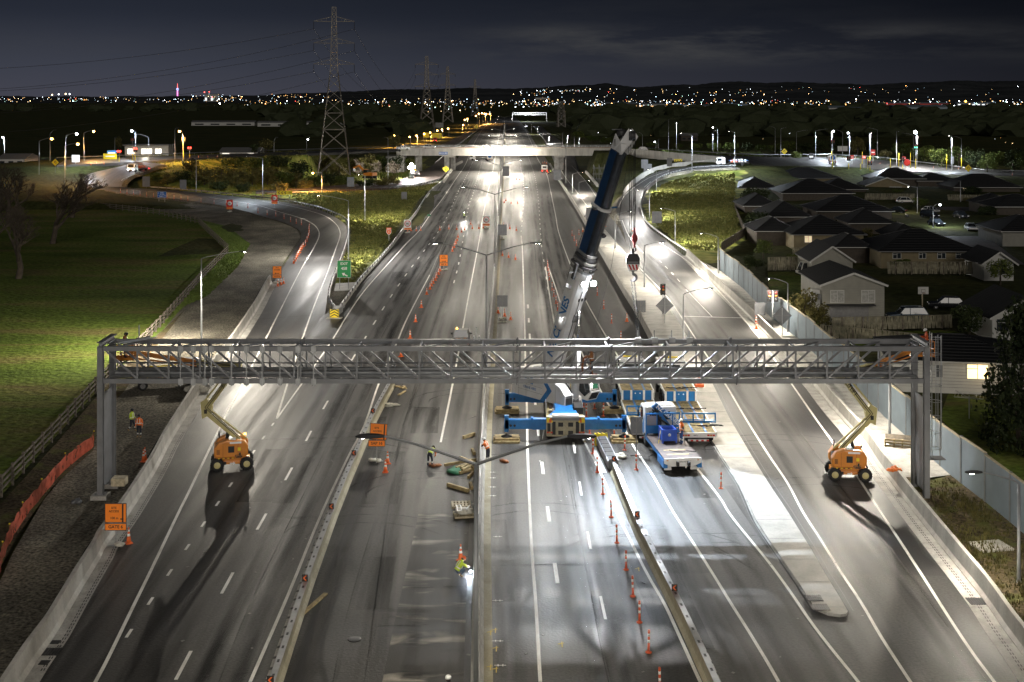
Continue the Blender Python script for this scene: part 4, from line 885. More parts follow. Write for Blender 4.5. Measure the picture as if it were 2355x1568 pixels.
for px in(1095,):
 x=(px-CX)/F*GY1;gp_('mounting_bracket',lambda m:(m.bar((x,D,ZT+.1),(x,D,ZT+1.0),.07,.07,'galv'),m.box((x-.16,D-.2,ZT+.25),(.08,.5,.3),'galv'),m.box((x+.2,D-.2,ZT+.25),(.08,.5,.3),'galv')))
x=(320-CX)/F*GY1;gp_('mounting_bracket',lambda m:(m.bar((x,D,ZT+.1),(x,D,ZT+1.1),.07,.07,'galv'),m.bar((x+.7,D,ZT+.3),(x-.9,.2,ZT+.3),.15,.06,'galv'),m.bar((x+1.2,D,ZT+.3),(x-.4,.2,ZT+.3),.1,.06,'galv')))
for i in(6,13,16,20):
 for y in(0,D):
  for z in(ZT,ZB):
   gp_('splice_clamp',lambda m:(m.box((XS[i]+.21,y,z),(.07,.42,.46),'galv_dark'),m.box((XS[i]+.27,y-.05,z+.1),(.12,.2,.38),'galv_dark')))
la=thing('caged_ladder','caged access ladder fixed on the right gantry column','ladder',(GXR+.62,GY0+1.0,0));la.parent=ga;la.location=(GXR+.62,1.0,0);del la['label'];del la['category']
m=MB()
for y in(-.22,.22):m.tube([(0,y,2.4),(0,y,ZT+.9)],.035,'galv',6)
z=2.5
while z<ZT+.8:m.tube([(0,-.22,z),(0,.22,z)],.018,'galv',5);z+=.3
m.build('ladder_rung',la)
m=MB()
for a in(-80,-40,0,40,80):
 r_=math.radians(a);m.tube([(.1+.62*math.cos(r_),.42*math.sin(r_),3.0),(.1+.62*math.cos(r_),.42*math.sin(r_),ZT+.7)],.022,'galv',5)
z=3.0
while z<ZT+.8:
 m.tube([(.0,-.4,z)]+[(.1+.62*math.cos(math.radians(a)),.42*math.sin(math.radians(a)),z)for a in range(-80,81,20)]+[(.0,.4,z)],.022,'galv',5);z+=1.05
m.build('safety_cage',la)
m=MB();m.box((.35,0,2.35),(1.0,.9,.05),'galv_dark');m.build('platform',la)
def txt(mb,s,size,M,m='black',bold=0.0):
 v,f=text_mesh(s,size,bold);mb.append(v,f,m,M)
def frame(o,x,y,z=0):
 x,y=Vector(x).normalized(),Vector(y).normalized();zz=x.cross(y)
 M=Matrix((x,y,zz)).transposed().to_4x4();M.translation=Vector(o);return M
def wheel(parent,loc,r,wd,axis='X',hub='mid_grey',name='wheel',rz=0.0,knob=False,detail=True):
 m=MB();m.lathe([(r*.55,-wd/2),(r*.92,-wd/2),(r,-wd*.3),(r,wd*.3),(r*.92,wd/2),(r*.55,wd/2)],'rubber',(0,0,0),18,axis,None,not detail)
 if knob:
  for k in range(18):
   a=2*PI*k/18
   for s_ in(-1,1):m.box((s_*wd*.27,math.cos(a+s_*.1)*r,math.sin(a+s_*.1)*r),(wd*.42,r*.2,r*.1),'rubber',Matrix.Rotation(a+PI/2,3,'X'))
 t=m.build(name,parent,loc,rz)
 if detail:
  h=MB();h.lathe([(0,-wd*.42),(r*.3,-wd*.45),(r*.5,-wd*.38),(r*.58,-wd*.5),(r*.58,wd*.5),(r*.5,wd*.38),(r*.3,wd*.45),(0,wd*.42)],hub,(0,0,0),14,axis)
  for k in range(6):
   a=2*PI*k/6
   for s_ in(-1,1):h.box((s_*wd*.44,math.cos(a)*r*.2,math.sin(a)*r*.2)if axis=='X' else(0,0,0),(.04,.04,.04),'dark_grey')
  h.build('rim',t)
 return t
cr=thing('mobile_crane','white and blue mobile crane standing on outriggers with its boom raised behind the gantry','crane',(4.1,97.0,0))
c0=Vector((4.1,97.0,0))
m=MB();m.box((0,6.6,1.15),(2.6,13.0,.75),'crane_blue');m.box((0,6.6,.7),(1.2,12.4,.5),'dark_grey');m.box((0,6.9,1.62),(2.9,12.2,.12),'deck_wood');m.build('chassis',cr,bevel=.03)
m=MB()
m.box((0,.1,1.28),(2.96,.5,1.5),'concrete_tan');m.box((0,.15,2.08),(2.0,.6,.16),'crane_white');m.box((0,-.19,1.90),(2.4,.06,.26),'mid_grey')
for x in(-.9,.9):m.box((x,-.18,1.15),(.26,.04,1.05),'black')
for x in(-.38,.38):
 for z in(.82,1.45):m.box((x,-.18,z),(.38,.04,.32),'black')
for x in(-1.28,1.28):m.box((x,-.18,1.2),(.24,.04,.7),'black')
for x in(-.62,.62,-1.1,1.1):m.box((x,-.17,1.2),(.06,.06,1.3),'concrete_tan')
m.box((0,-.2,.62),(2.8,.1,.12),'concrete_tan');m.build('rear_panel',cr,bevel=.02)
for x in(-1.22,1.22):
 m=MB();m.box((x,-.20,1.78),(.46,.03,.34),'sign_yellow');s=.2 if x<0 else-.2
 m.add([(x-.1,-.22,1.61),(x+.12,-.22,1.61),(x+.2,-.22,1.95),(x+.0,-.22,1.95)]if x<0 else[(x-.12,-.22,1.61),(x+.02,-.22,1.61),(x-.02,-.22,1.95),(x-.2,-.22,1.95)],[(0,1,2,3)],'cone_orange');m.build('chevron_panel',cr)
 m=MB()
 for k,c_ in enumerate(('sign_red','lift_orange','sign_red')):m.box((x-.15+.15*k,-.22,.86),(.12,.04,.12),c_)
 m.build('tail_light',cr)
m=MB();m.box((1.2,-.26,.68),(.42,.02,.13),'refl_white');m.build('number_plate',cr)
m=MB();m.box((-.05,3.0,1.92),(1.7,3.4,.45),'crane_blue',None,(.8,1));m.prism([(-1.35,1.68),(1.15,1.68),(.85,2.14),(-.85,2.14)],.45,1.5,'crane_blue');m.build('deck_cover',cr,bevel=.03)
m=MB();m.box((1.1,3.2,1.95),(.7,2.4,.5),'black')
for k in range(9):m.box((1.1,2.15+.26*k,2.22),(.62,.06,.04),'mid_grey')
m.build('radiator_grille',cr)
for y in(1.6,3.1,7.6,9.2,10.8):
 for x in(-1.22,1.22):wheel(cr,(x,y,.62),.62,.42)
for yb,zb in((.55,1.32),(9.6,1.22)):
 for s in(-1,1):
  xe=s*4.62
  m=MB();m.box((s*3.0,yb,zb),(3.3,.42,.70),'crane_blue');m.box((s*1.9,yb,zb+.02),(1.3,.5,.8),'crane_blue');m.box((s*3.0,yb,zb+.37),(3.1,.2,.05),'crane_blue');m.box((s*2.55,yb-.02,zb+.32),(.18,.5,.45),'crane_blue')
  for q in(3.9,4.2):m.lathe([(.0,-.012),(.1,-.012),(.1,.012)],'black',(s*q,yb-.225,zb-.08),10,'Y')
  for q in(2.2,3.1):m.box((s*q,yb-.215,zb-.05),(.5,.02,.34),'crane_blue')
  b_=m.build('outrigger_beam',cr,bevel=.02)
  m=MB();m.box((xe-s*.1,yb,zb+.0),(.32,.42,1.15),'crane_blue');m.box((xe-s*.1,yb,zb+.62),(.36,.3,.1),'crane_blue');m.build('jack_housing',b_)
  m=MB();m.tube([(xe-s*.1,yb,.42),(xe-s*.1,yb,zb-.4)],.10,'chrome',8);m.lathe([(.0,.56),(.2,.5),(.42,.40),(.42,.34)],'black',(xe-s*.1,yb,0),12);m.build('outrigger_foot',cr)
  lab=('left' if s<0 else 'right');wl='under the rear' if yb<2 else 'under the front'
  t_=thing('timber_mat',f'stack of timber crane mats {wl} {lab} outrigger of the mobile crane','timber mat',(4.1+xe-s*.1,97.0+yb,0),0,'timber mats under the crane outriggers')
  for lv,(dx,dy,sx,sy)in enumerate(((0,0,2.0,1.5),(.02,.05,1.85,1.25))):
   m=MB()
   for k in range(5):m.box((dx,dy+(k-2)*sy/5,.09+lv*.165),(sx+.05*((k*7)%3),sy/5-.015,.16),'wood',None)
   m.build('mat_layer',t_)
TH=math.radians(-143);S=Vector((0,5.4,0))
def up_(name,mb,parent=cr,bevel=0.03):return mb.build(name,parent,S,TH,bevel)
m=MB();m.lathe([(.95,1.68),(1.05,1.75),(1.05,2.05),(.9,2.1)],'dark_grey',(0,0,0),20);up_('turntable',m)
m=MB();m.prism([(-4.2,1.95),(2.0,2.05),(2.1,2.9),(1.5,3.45),(-.6,4.15),(-4.2,4.15)],.62,1.50,'crane_white','X');m.prism([(-4.2,1.95),(-.9,2.15),(-.9,3.0),(-2.0,3.6),(-4.2,3.9)],-1.5,-.62,'crane_white','X');m.box((0,-.6,2.3),(1.3,4.4,.5),'crane_white');m.box((0,-2.9,2.7),(1.3,1.6,1.2),'mid_grey')
for sx in(-.66,.66):m.prism([(-2.2,2.3),(.2,2.3),(-.7,4.2),(-1.7,4.4)],sx-.06,sx+.06,'crane_white','X')
hs=up_('engine_housing',m)
m=MB();m.box((0,-4.5,2.95),(3.0,.7,2.0),'crane_white');cwt=up_('counterweight',m)
m=MB();X=1.508;m.add([(X,a_,b_)for a_,b_ in((-1.35,4.155),(-.75,4.155),(.45,3.0),(-.5,1.98),(-1.1,1.98),(-.15,3.0))],[(0,1,2,5),(5,2,3,4)],'crane_blue')
txt(m,'NZ',.80,frame((X,-2.55,3.35),(0,1,0),(0,0,1)),'crane_blue',.02);txt(m,'CRANE HIRE',.30,frame((X,-2.45,2.75),(0,1,0),(0,0,1)),'crane_blue',.006);m.tube([(X,-3.1+.16*k,3.75+.22*math.sin(k*.35))for k in range(9)],.02,'crane_blue',4)
m.build('livery',hs)
m=MB()
for k in range(9):m.box((1.06,2.1-.0*k,2.15+.085*k),(.62,.05,.045),'dark_grey')
m.box((1.06,-.9,4.16),(.5,.9,.05),'dark_grey');m.box((1.06,2.06,2.5),(.66,.03,.85),'mid_grey');m.tube([(.7,2.0,3.05),(.75,1.6,3.5),(.6,.9,3.8)],.05,'black',6);m.build('vent_grille',hs)
m=MB();m.lathe([(.5,-.5),(.5,-.42),(.36,-.42),(.36,.42),(.5,.42),(.5,.5)],'mid_grey',(0,-3.0,3.75),16,'X');up_('winch_drum',m,cr,0)
m=MB();cabp=[(-.75,2.0),(1.25,1.95),(1.75,2.7),(1.35,4.2),(-.45,4.25),(-.8,3.3)]
m.prism(cabp,-2.5,-1.5,'crane_white','X');cb=up_('cab',m)
m=MB();gl=[(-.45,2.9),(.95,2.25),(1.62,2.72),(1.28,4.08),(-.35,4.1)]
for x in(-2.508,-1.492):m.add([(x,a_,b_)for a_,b_ in gl],[tuple(range(5))],'glass_dark')
m.add([(-2.42,1.735,2.82),(-1.58,1.735,2.82),(-1.58,1.392,4.1),(-2.42,1.392,4.1)],[(0,1,2,3)],'glass_dark');m.add([(-2.42,1.335,2.05),(-1.58,1.335,2.05),(-1.58,1.735,2.66),(-2.42,1.735,2.66)],[(0,1,2,3)],'glass_dark')
m.box((-2.0,1.2,4.24),(.9,.35,.06),'green_cloth');m.add([(-2.3,1.70,2.98),(-1.8,1.70,2.98),(-1.8,1.55,3.5),(-2.3,1.55,3.5)],[(0,1,2,3)],'green_cloth');m.build('cab_window',cb)
m=MB()
for yy in(0,.38):m.tube([(-1.75,.9+yy,.05),(-1.42,.9+yy,1.75)],.03,'galv',5)
for k in range(5):m.tube([(-1.72+.065*k,.9,.25+.33*k),(-1.72+.065*k,1.28,.25+.33*k)],.022,'galv',5)
m.build('ladder',cr)
m=MB()
for s in(-1,1):
 for y in(2.2,4.0,8.4):m.tube([(s*1.42,y,1.68),(s*1.42,y,2.4)],.025,'galv',5)
 m.tube([(s*1.42,2.2,2.4),(s*1.42,4.0,2.4)],.025,'galv',5)
m.build('deck_rail',cr)
m=MB()
for k,(x,y)in enumerate(((-1.0,2.4),(-.7,2.9),(.6,1.6),(-.9,4.0))):m.box((x,y,1.8),(.5,.35,.24),('wood_old','mid_grey','dark_grey','deck_steel')[k])
m.tube([(.9,2.2,2.2),(.4,2.9,1.9),(-.3,3.6,2.3),(-.4,4.4,2.4)],.05,'black',6);m.tube([(.3,4.0,2.25),(.55,3.3,2.5),(.5,3.9,3.2)],.045,'black',6);m.build('hydraulic_hose',cr)
m=MB()
for z in(2.5,3.0,3.5):m.box((1.512,-2.4,z),(.01,3.2,.018),'mid_grey')
for y in(-3.9,-2.9,-.2,.9):m.box((1.512,y,2.7),(.01,.018,1.4),'mid_grey')
m.box((1.1,.4,3.86),(.5,.5,.12),'dark_grey',Matrix.Rotation(-.3,3,'X'));m.tube([(.9,-1.6,4.15),(.9,-1.6,4.5)],.07,'dark_grey',8);m.build('panel_seam',hs)
piv=Vector((3.26,103.5,3.9))-c0;tip=Vector((8.35,97.0,22.6))-c0;bd=(tip-piv).normalized();bl=(tip-piv).length
bx=bd.cross(Vector((0,0,1))).normalized();bn=bx.cross(bd).normalized()
def boom(name,t0,t1,w_,h_,mt,sidem=None,parent=cr):
 m=MB();a=piv+bd*t0;b=piv+bd*t1
 prof=[(-w_/2,h_/2),(w_/2,h_/2),(w_/2,-h_*.15),(w_*.44,-h_*.32),(w_*.30,-h_*.43),(w_*.12,-h_*.5),(-w_*.12,-h_*.5),(-w_*.30,-h_*.43),(-w_*.44,-h_*.32),(-w_/2,-h_*.15)]
 vs=[a+bx*u+bn*v for u,v in prof]+[b+bx*u+bn*v for u,v in prof];n=len(prof)
 for i in range(n):m.add([vs[i],vs[(i+1)%n],vs[n+(i+1)%n],vs[n+i]],[(0,1,2,3)],sidem if(sidem and i==1)else mt)
 m.add(vs,[tuple(range(n))[::-1],tuple(range(n,2*n))],mt)
 return m.build(name,parent,bevel=.03)
def ring(m,t,w2,h2,ln,mt):
 a=piv+bd*t;prof=[(-w2/2,h2/2),(w2/2,h2/2),(w2/2,-h2*.15),(w2*.43,-h2*.33),(w2*.28,-h2*.45),(w2*.1,-h2*.52),(-w2*.1,-h2*.52),(-w2*.28,-h2*.45),(-w2*.43,-h2*.33),(-w2/2,-h2*.15)];n=10
 vs=[a+bx*u+bn*v for u,v in prof]+[a+bd*ln+bx*u+bn*v for u,v in prof]
 m.add(vs,[(i,(i+1)%n,n+(i+1)%n,n+i)for i in range(n)]+[tuple(range(n))[::-1],tuple(range(n,2*n))],mt)
b1=boom('boom_section',-1.0,10.3,1.30,1.55,'crane_white')
m=MB()
for t,w2,h2,mt in((9.7,1.5,1.76,'mid_grey'),(10.1,1.56,1.84,'dark_grey'),(10.45,1.46,1.70,'mid_grey'),(10.8,1.36,1.6,'dark_grey'),(11.1,1.28,1.5,'mid_grey')):ring(m,t,w2,h2,.2,mt)
for k in range(9):q=piv+bd*(10.0+.12*(k%3))+bx*(.55-.14*k)-bn*(.92-.1*abs(k-4));m.box(q,(.1,.1,.16),'black')
for u in(-.85,.9):
 m.bar(piv+bd*9.6+bx*u,piv+bd*9.6+bx*u*1.7,.12,.1,'dark_grey');m.bar(piv+bd*9.0+bx*u,piv+bd*10.4+bx*u*1.05,.2,.3,'dark_grey');m.bar(piv+bd*8.2+bx*u*.9,piv+bd*8.5+bx*u*1.6,.06,.3,'mid_grey')
m.build('boom_collar',b1)
m=MB();txt(m,'NZ CRANES',1.0,frame(piv+bd*4.4+bx*.662+bn*.18,bd,bn),'crane_blue',.03);m.build('lettering',b1)
m=MB()
for u in(-.22,.22):m.bar(piv+bd*.5+bx*u-bn*.79,piv+bd*8.2+bx*u-bn*.79,.05,.05,'mid_grey')
for u in(-.32,0,.3):m.bar(piv+bd*7.3+bx*u-bn*.80,piv+bd*7.55+bx*u-bn*.80,.16,.05,'black')
m.bar(piv+bd*5.4-bn*.82,piv+bd*6.1-bn*.82,.7,.10,'mid_grey')
m.build('belly_plate',b1)
m=MB();m.bar(piv+bd*4.6+bx*.85,piv+bd*5.6+bx*.85,.35,.6,'crane_white');m.tube([piv+bd*4.6+bx*.95-bn*.25,piv+bd*5.5+bx*.95-bn*.25],.28,'crane_white',10);m.build('cable_reel',b1)
b2=boom('boom_section',10.3,15.3,1.06,1.30,'boom_dark','boom_blue');b3=boom('boom_section',15.3,bl-.3,.96,1.16,'boom_dark','boom_blue')
m=MB();ring(m,15.2,1.28,1.52,.2,'crane_white');a=piv+bd*15.2
m.bar(a-bx*.6,a-bx*1.5,.08,.1,'crane_blue');m.bar(a+bx*.6,a+bx*1.0,.1,.2,'dark_grey');m.build('boom_collar',b2)
hook_top=Vector((9.14,96.5,23.35))-c0
m=MB()
for u in(-.34,.34):
 A=[piv+bd*(bl-.7)+bn*.62+bx*u,piv+bd*(bl+.9)+bn*.62+bx*u,piv+bd*(bl+.5)-bn*.1+bx*u,hook_top+Vector((-.1,0,.7))+bx*u*.5,hook_top+Vector((.35,0,.1))+bx*u*.5,hook_top+Vector((.0,0,-.5))+bx*u*.5,piv+bd*(bl-.3)-bn*.62+bx*u];n=7
 B=[p+bx*.08 for p in A];m.add(A+B,[tuple(range(n)),tuple(range(n,2*n))[::-1]]+[(i,(i+1)%n,n+(i+1)%n,n+i)for i in range(n)],'crane_white')
m.box(piv+bd*(bl+.3)+bn*.3,(.9,.5,.5),'mid_grey');m.blob(piv+bd*(bl+1.0)+bn*.45,(.4,.3,.4),'dark_grey',3,.25)
m.tube([piv+bd*(bl+1.3)+bn*.5,piv+bd*(bl+1.3)+bn*.5+bx*1.0],.04,'galv',5);hd=m.build('boom_head',cr)
m=MB()
for k in range(4):m.lathe([(0,-.05),(.42,-.05),(.36,0),(.42,.05),(0,.05)],'dark_grey',hook_top+Vector((-.2+.13*k,0,.15)),14,'X')
m.build('sheave',hd)
m=MB();R_s=Matrix.Rotation(TH,3,'Z');la_=S+R_s@Vector((-.05,1.5,2.2));lb=piv+bd*6.4-bn*.85
m.tube([la_,la_.lerp(lb,.62)],.28,'crane_white',14);m.tube([la_.lerp(lb,.61),la_.lerp(lb,.64)],.31,'mid_grey',14);m.lathe([(.2,-.3),(.34,-.25),(.34,.25),(.2,.3)],'dark_grey',la_,12,'X');m.build('luffing_cylinder',cr)
m=MB();m.tube([la_.lerp(lb,.64),lb],.18,'chrome',12);m.build('luffing_rod',cr)
emis('flood',(.86,.93,1.0),90.0)
for u in(.46,-.48):
 p=piv+bd*9.0-bn*1.0+bx*u;m=MB();ax=(Vector((.12,-.9,-.35))).normalized();b_=p-ax*.2
 m.tube([b_,p],[.14,.25],'dark_grey',12);m.bar(b_,b_+bn*.4,.06,.06,'dark_grey');l_=m.build('flood_light',cr)
 m=MB();m.tube([p,p+ax*.05],[.24,.22],'flood',12);m.blob(p+ax*.08,.17,'flood',1,0,2);m.build('lens',l_)
 spot(c0+p+ax*.45,4500,(.84,.92,1.0),120,.9,aim=Vector((6-u*3,88,0)),radius=.2)
p=piv+bd*13.3-bn*1.0;m=MB();ax=Vector((.30,-.62,-.72)).normalized();m.tube([p-ax*.2,p+ax*.06],[.12,.2],'dark_grey',12);m.bar(p-ax*.2,p+bn*.5,.08,.08,'dark_grey');l_=m.build('flood_light',cr)
m=MB();m.tube([p+ax*.02,p+ax*.04],[.16,.16],'led_cool',12);m.build('lens',l_)
spot(c0+p+ax*.3,44000,(.70,.84,1.0),48,.85,aim=Vector((12.4,83.8,0)),radius=.10)
spot(c0+p+ax*.32,11000,(.97,.95,.92),165,.5,aim=Vector((3.0,80.0,0)),radius=.10)
m=MB();hb=Vector((9.2,96.5,14.75))-c0
for dx in(-.26,-.1,.08,.24):m.tube([hook_top+Vector((dx,0,.1)),hb+Vector((dx*.8,0,0))],.022,'black',5)
m.tube([hook_top+Vector((.16,-.3,.1)),hook_top+Vector((.16,-.3,-7.4))],.02,'black',5);m.build('hoist_rope',cr)
m=MB();m.tube([piv+bd*(bl+.2)+bn*.6,piv+bd*10+bn*1.0+bx*.5,piv+bd*.5+bn*1.2],.018,'black',5);m.tube([hook_top+Vector((0,0,.4)),piv+bd*11-bn*1.9-bx*.9,S+Vector((1.0,-1,2.2))],.014,'black',5);m.build('hoist_rope',cr)
HKS=.88;hk=thing('hook_block','black crane hook block with red and white stripes hanging over the traffic island','hook block',c0+hb)
m=MB();m.prism([(-.34,-.2),(.34,-.2),(.52,-.55),(.5,-1.0),(.3,-1.5),(-.3,-1.5),(-.5,-1.0),(-.52,-.55)],-.22,.22,'black');m.box((0,0,-.05),(.18,.2,.5),'dark_grey');b_=m.build('block_body',hk,bevel=.03)
m=MB();m.box((0,-.225,-.86),(.78,.02,.16),'sign_back');m.add([(-.46,-.24,-.98),(.46,-.24,-.98),(.3,-.24,-1.46),(-.3,-.24,-1.46)],[(0,1,2,3)],'refl_white')
for k in range(3):m.add([(-.40+.28*k,-.25,-1.0),(-.26+.28*k,-.25,-1.0),(-.06+.22*k,-.25,-1.42),(-.20+.22*k,-.25,-1.42)],[(0,1,2,3)],'red_paint')
m.build('stripe_panel',b_)
m=MB();hp=[(0,0,-1.5),(0,0,-1.75)]+[(.26*math.sin(a),0,-2.03+.26*math.cos(a))for a in[0.2*k for k in range(1,22)]];m.tube(hp,[.09,.09]+[.11]*10+[.1,.09,.08,.07,.06,.05,.045,.04,.03,.025,.02],'mid_grey',8);m.build('hook',hk)
bl2=thing('overhaul_ball','small dark red overhaul ball on its own rope above the hook block','overhaul ball',c0+hook_top+Vector((.16,-.3,-7.4)))
m=MB();m.lathe([(0,.62),(.06,.6),(.08,.3),(.12,.1),(.2,-.02),(.24,-.18),(.24,-.3),(.18,-.44),(.1,-.54),(.07,-.9),(0,-.92)],'ball_red',(0,0,0),14);m.build('ball',bl2)
m=MB();m.tube([(0,0,-.9),(.1,0,-1.0),(.1,0,-1.15),(-.02,0,-1.2),(-.1,0,-1.1)],.04,'dark_grey',6);m.build('hook',bl2)
ch=thing('chain_sling','long rusty lifting chains hanging straight from the crane hook','chain',c0+hb+Vector((0,0,-2.28)))
for s in(-.11,.11):
 m=MB();n=46
 for k in range(n):
  t=k/n;p=Vector((s*(1-.3*t)+.72*t,0,-7.0*t));a=PI/2 if k%2 else 0
  lk=[(p.x+.05*math.cos(q)*math.cos(a),p.y+.05*math.cos(q)*math.sin(a),p.z+.10*math.sin(q))for q in[2*PI*j/8 for j in range(9)]]
  m.tube(lk,.02,'dark_grey',5,False)
 m.build('chain',ch)
m=MB()
for s in(-.25,0,.25):m.tube([(.72+s,0,-6.95),(.72+s*1.3,0,-7.3),(.8+s*1.3,0,-7.5),(.72+s*1.5,0,-7.6)],.05,'mid_grey',6)
m.build('shackle',ch)
def boom_lift(loc,rz,elbow,knuckle,bend,basket,label,bend_dir,maker_text):
 """all points are world; lower arm -> elbow -> knuckle -> boom -> basket"""
 e_=thing('boom_lift',label,'boom lift',loc,0,'orange boom lifts at the two ends of the gantry');c=Vector(loc);R3=Matrix.Rotation(rz,3,'Z')
 m=MB();m.box((0,0,.62),(2.5,.95,.34),'lift_orange',None);m.box((0,0,.5),(1.9,1.2,.2),'lift_orange')
 for x in(-1.02,1.02):m.box((x,0,.5),(.3,1.7,.2),'lift_orange');m.box((x*1.05,0,.62),(.34,.5,.3),'lift_orange')
 ch_=m.build('chassis',e_,None,rz,bevel=.04)
 m=MB();m.add([(-.15,-.61,.5),(.1,-.61,.5),(.1,-.61,.58),(.22,-.61,.46),(.1,-.61,.34),(.1,-.61,.42),(-.15,-.61,.42)],[tuple(range(7))],'refl_white');m.box((-.5,-.605,.48),(.22,.02,.2),'black');m.build('decal',ch_)
 for x in(-1.02,1.02):
  for y in(-.82,.82):
   q=R3@Vector((x,y,.46));wheel(e_,q,.46,.34,'Y' if False else 'Y','lift_cream',rz=rz)if False else None
   m=MB();r,wd=.46,.36;m.lathe([(r*.5,-wd/2),(r*.9,-wd/2),(r,-wd*.3),(r,wd*.3),(r*.9,wd/2),(r*.5,wd/2)],'rubber',(0,0,0),20,'Y',None,False)
   for k in range(16):
    a=2*PI*k/16
    for s_ in(-1,1):m.box((math.cos(a+s_*.1)*r,s_*wd*.26,math.sin(a+s_*.1)*r),(r*.1,wd*.44,r*.13),'rubber',Matrix.Rotation(-(a+s_*.1),3,'Y'))
   t_=m.build('wheel',e_,q,rz);h=MB();h.lathe([(0,-wd*.40),(.12,-wd*.46),(.16,-wd*.36),(.26,-wd*.5),(.26,wd*.5),(.16,wd*.36),(.12,wd*.46),(0,wd*.40)],'lift_cream',(0,0,0),14,'Y');h.build('rim',t_)
 m=MB()
 for s in(-1,1):
  poly=[(-1.1,.9),(.95,.9),(1.12,1.2),(1.12,1.75),(.9,2.1),(-.4,2.2),(-.95,2.02),(-1.25,1.6),(-1.25,1.15)]
  a,b=(s*.34,s*1.0)
  m.prism(poly,min(a,b),max(a,b),'lift_orange','Y')
 m.box((-.2,0,1.35),(1.9,.7,.9),'dark_grey');tu=m.build('turret',e_,None,rz,bevel=.12)
 m=MB();m.box((-.05,-1.005,1.55),(.42,.02,.45),'black');m.box((.55,-1.005,1.2),(.12,.02,.2),'black');m.box((.5,-1.01,1.55),(.2,.02,.22),'sign_yellow');m.box((.25,-1.006,2.0),(.8,.02,.12),'refl_white')
 for k in range(6):m.box((.72+.06*k-.4,-1.006,.98+.0*k),(.035,.02,.1),'black',Matrix.Rotation(.6,3,'Y'))
 txt(m,'450AJ',.22,frame((.45,-1.012,1.08),(1,0,0),(0,0,1),0),'black',.006);m.build('decal',tu)
 m=MB();m.tube([(.9,0,2.1),(.9,0,2.3)],.05,'black',6);m.lathe([(0,.12),(.07,.1),(.08,0),(0,0)],'amber_light',(.9,0,2.3),8);m.build('beacon',tu)
 def L_(p):return Vector(p)-c
 E,Kk,Bn,Bk=L_(elbow),L_(knuckle),L_(bend),L_(basket)
 base=R3@Vector((.55*bend_dir,0,1.95));base2=R3@Vector((1.0*bend_dir,0,2.05));side=Vector((0,-1,0))
 m=MB();m.bar(base,E+Vector((0,0,-.35)),.3,.36,'lift_cream',(0,1,0));a1=m.build('tower_arm',e_,bevel=.03)
 m=MB();m.bar(base2,E+Vector((-.0,0,.05)),.13,.15,'lift_cream',(0,1,0));m.build('link_arm',e_,bevel=.02)
 d0=(E-base).normalized()
 m=MB();n=14;p0=R3@Vector((-.35*bend_dir,0,2.0));p1=base.lerp(E,.35)
 m.tube([p0,p1],.07,'chrome',8)
 for k in range(n):q=p0.lerp(p1,.1+.75*k/n);m.tube([q,q+(p1-p0).normalized()*.03],.14,'black',8)
 m.build('lift_cylinder',e_)
 m=MB();nrm=(Kk-E).normalized();o_=Vector((math.copysign(.32,-bend_dir),0,0))
 poly=[E+Vector((-bend_dir*.30,0,-.72)),E+Vector((-bend_dir*.42,0,.45)),E+Vector((bend_dir*.05,0,.72)),E+Vector((bend_dir*.42,0,.2)),E+Vector((bend_dir*.3,0,-.45))]
 A=[p+Vector((0,-.24,0))for p in poly];B=[p+Vector((0,.24,0))for p in poly]
 m.add(A+B,[tuple(range(5)),tuple(range(5,10))[::-1]]+[(i,(i+1)%5,5+(i+1)%5,5+i)for i in range(5)],'lift_cream');m.box(E+Vector((-bend_dir*.05,-.25,-.2)),(.22,.02,.3),'black');m.build('elbow_plate',e_,bevel=.03)
 m=MB();m.bar(E+Vector((bend_dir*.1,0,.1)),Kk,.3,.42,'lift_cream',(0,1,0));m.bar(E+Vector((-bend_dir*.25,0,.4)),Kk+Vector((-bend_dir*.35,0,.1)),.12,.15,'lift_cream',(0,1,0))
 dv=(Kk-E).normalized();mid_=E.lerp(Kk,.35)+Vector((0,-.23,0));m.bar(mid_-dv*.35,mid_+dv*.35,.02,.2,'black',(0,1,0));u_arm=m.build('upper_arm',e_,bevel=.03)
 m=MB();tx=dv if dv.x>0 else dv;up_v=Vector((-tx.z,0,tx.x));up_v=up_v if up_v.z>0 or True else-up_v
 fx=tx if tx.x>0 else-tx
 txt(m,'JLG LIFT',.34,frame(E.lerp(Kk,.72)+Vector((0,-.235,0)),fx,Vector((-fx.z,0,fx.x)),0),'black',.008);m.build('lettering',u_arm)
 m=MB();m.box(Kk+Vector((bend_dir*.15,0,.1)),(.6,.5,.75),'lift_cream');m.build('knuckle',e_,bevel=.05)
 m=MB();m.bar(Kk+Vector((0,0,.25)),Bn,.34,.40,'lift_cream',(0,1,0));mb_=m.build('main_boom',e_,bevel=.03)
 m=MB();m.bar(Bn,Bk+Vector((0,0,.35)),.26,.3,'lift_orange',(0,1,0));m.bar(Bn+Vector((0,0,-.28)),Bk+Vector((0,0,-.05)),.1,.1,'lift_orange',(0,1,0));m.build('jib_boom',e_,bevel=.03)
 m=MB()
 for o in(-.08,.08):
  m.tube([base+Vector((o,-.2,.2)),base.lerp(E,.5)+Vector((o-.1*bend_dir,-.24,.2)),E+Vector((o,-.3,.1)),E.lerp(Kk,.5)+Vector((o,-.26,.1)),Kk+Vector((0,-.3,.3)),Kk.lerp(Bn,.5)+Vector((0,-.24,.1+o)),Bn+Vector((0,-.22,.1))],.028,'black',5)
 m.build('hydraulic_hose',e_)
 m=MB()
 for x in(-.62,.42):m.box((x,-1.004,1.45),(.02,.012,1.1),'rust')
 m.box((-.1,-1.004,1.02),(2.0,.012,.02),'rust')
 for k in range(5):m.box((-.95,-1.006,1.25+.07*k),(.22,.014,.035),'black')
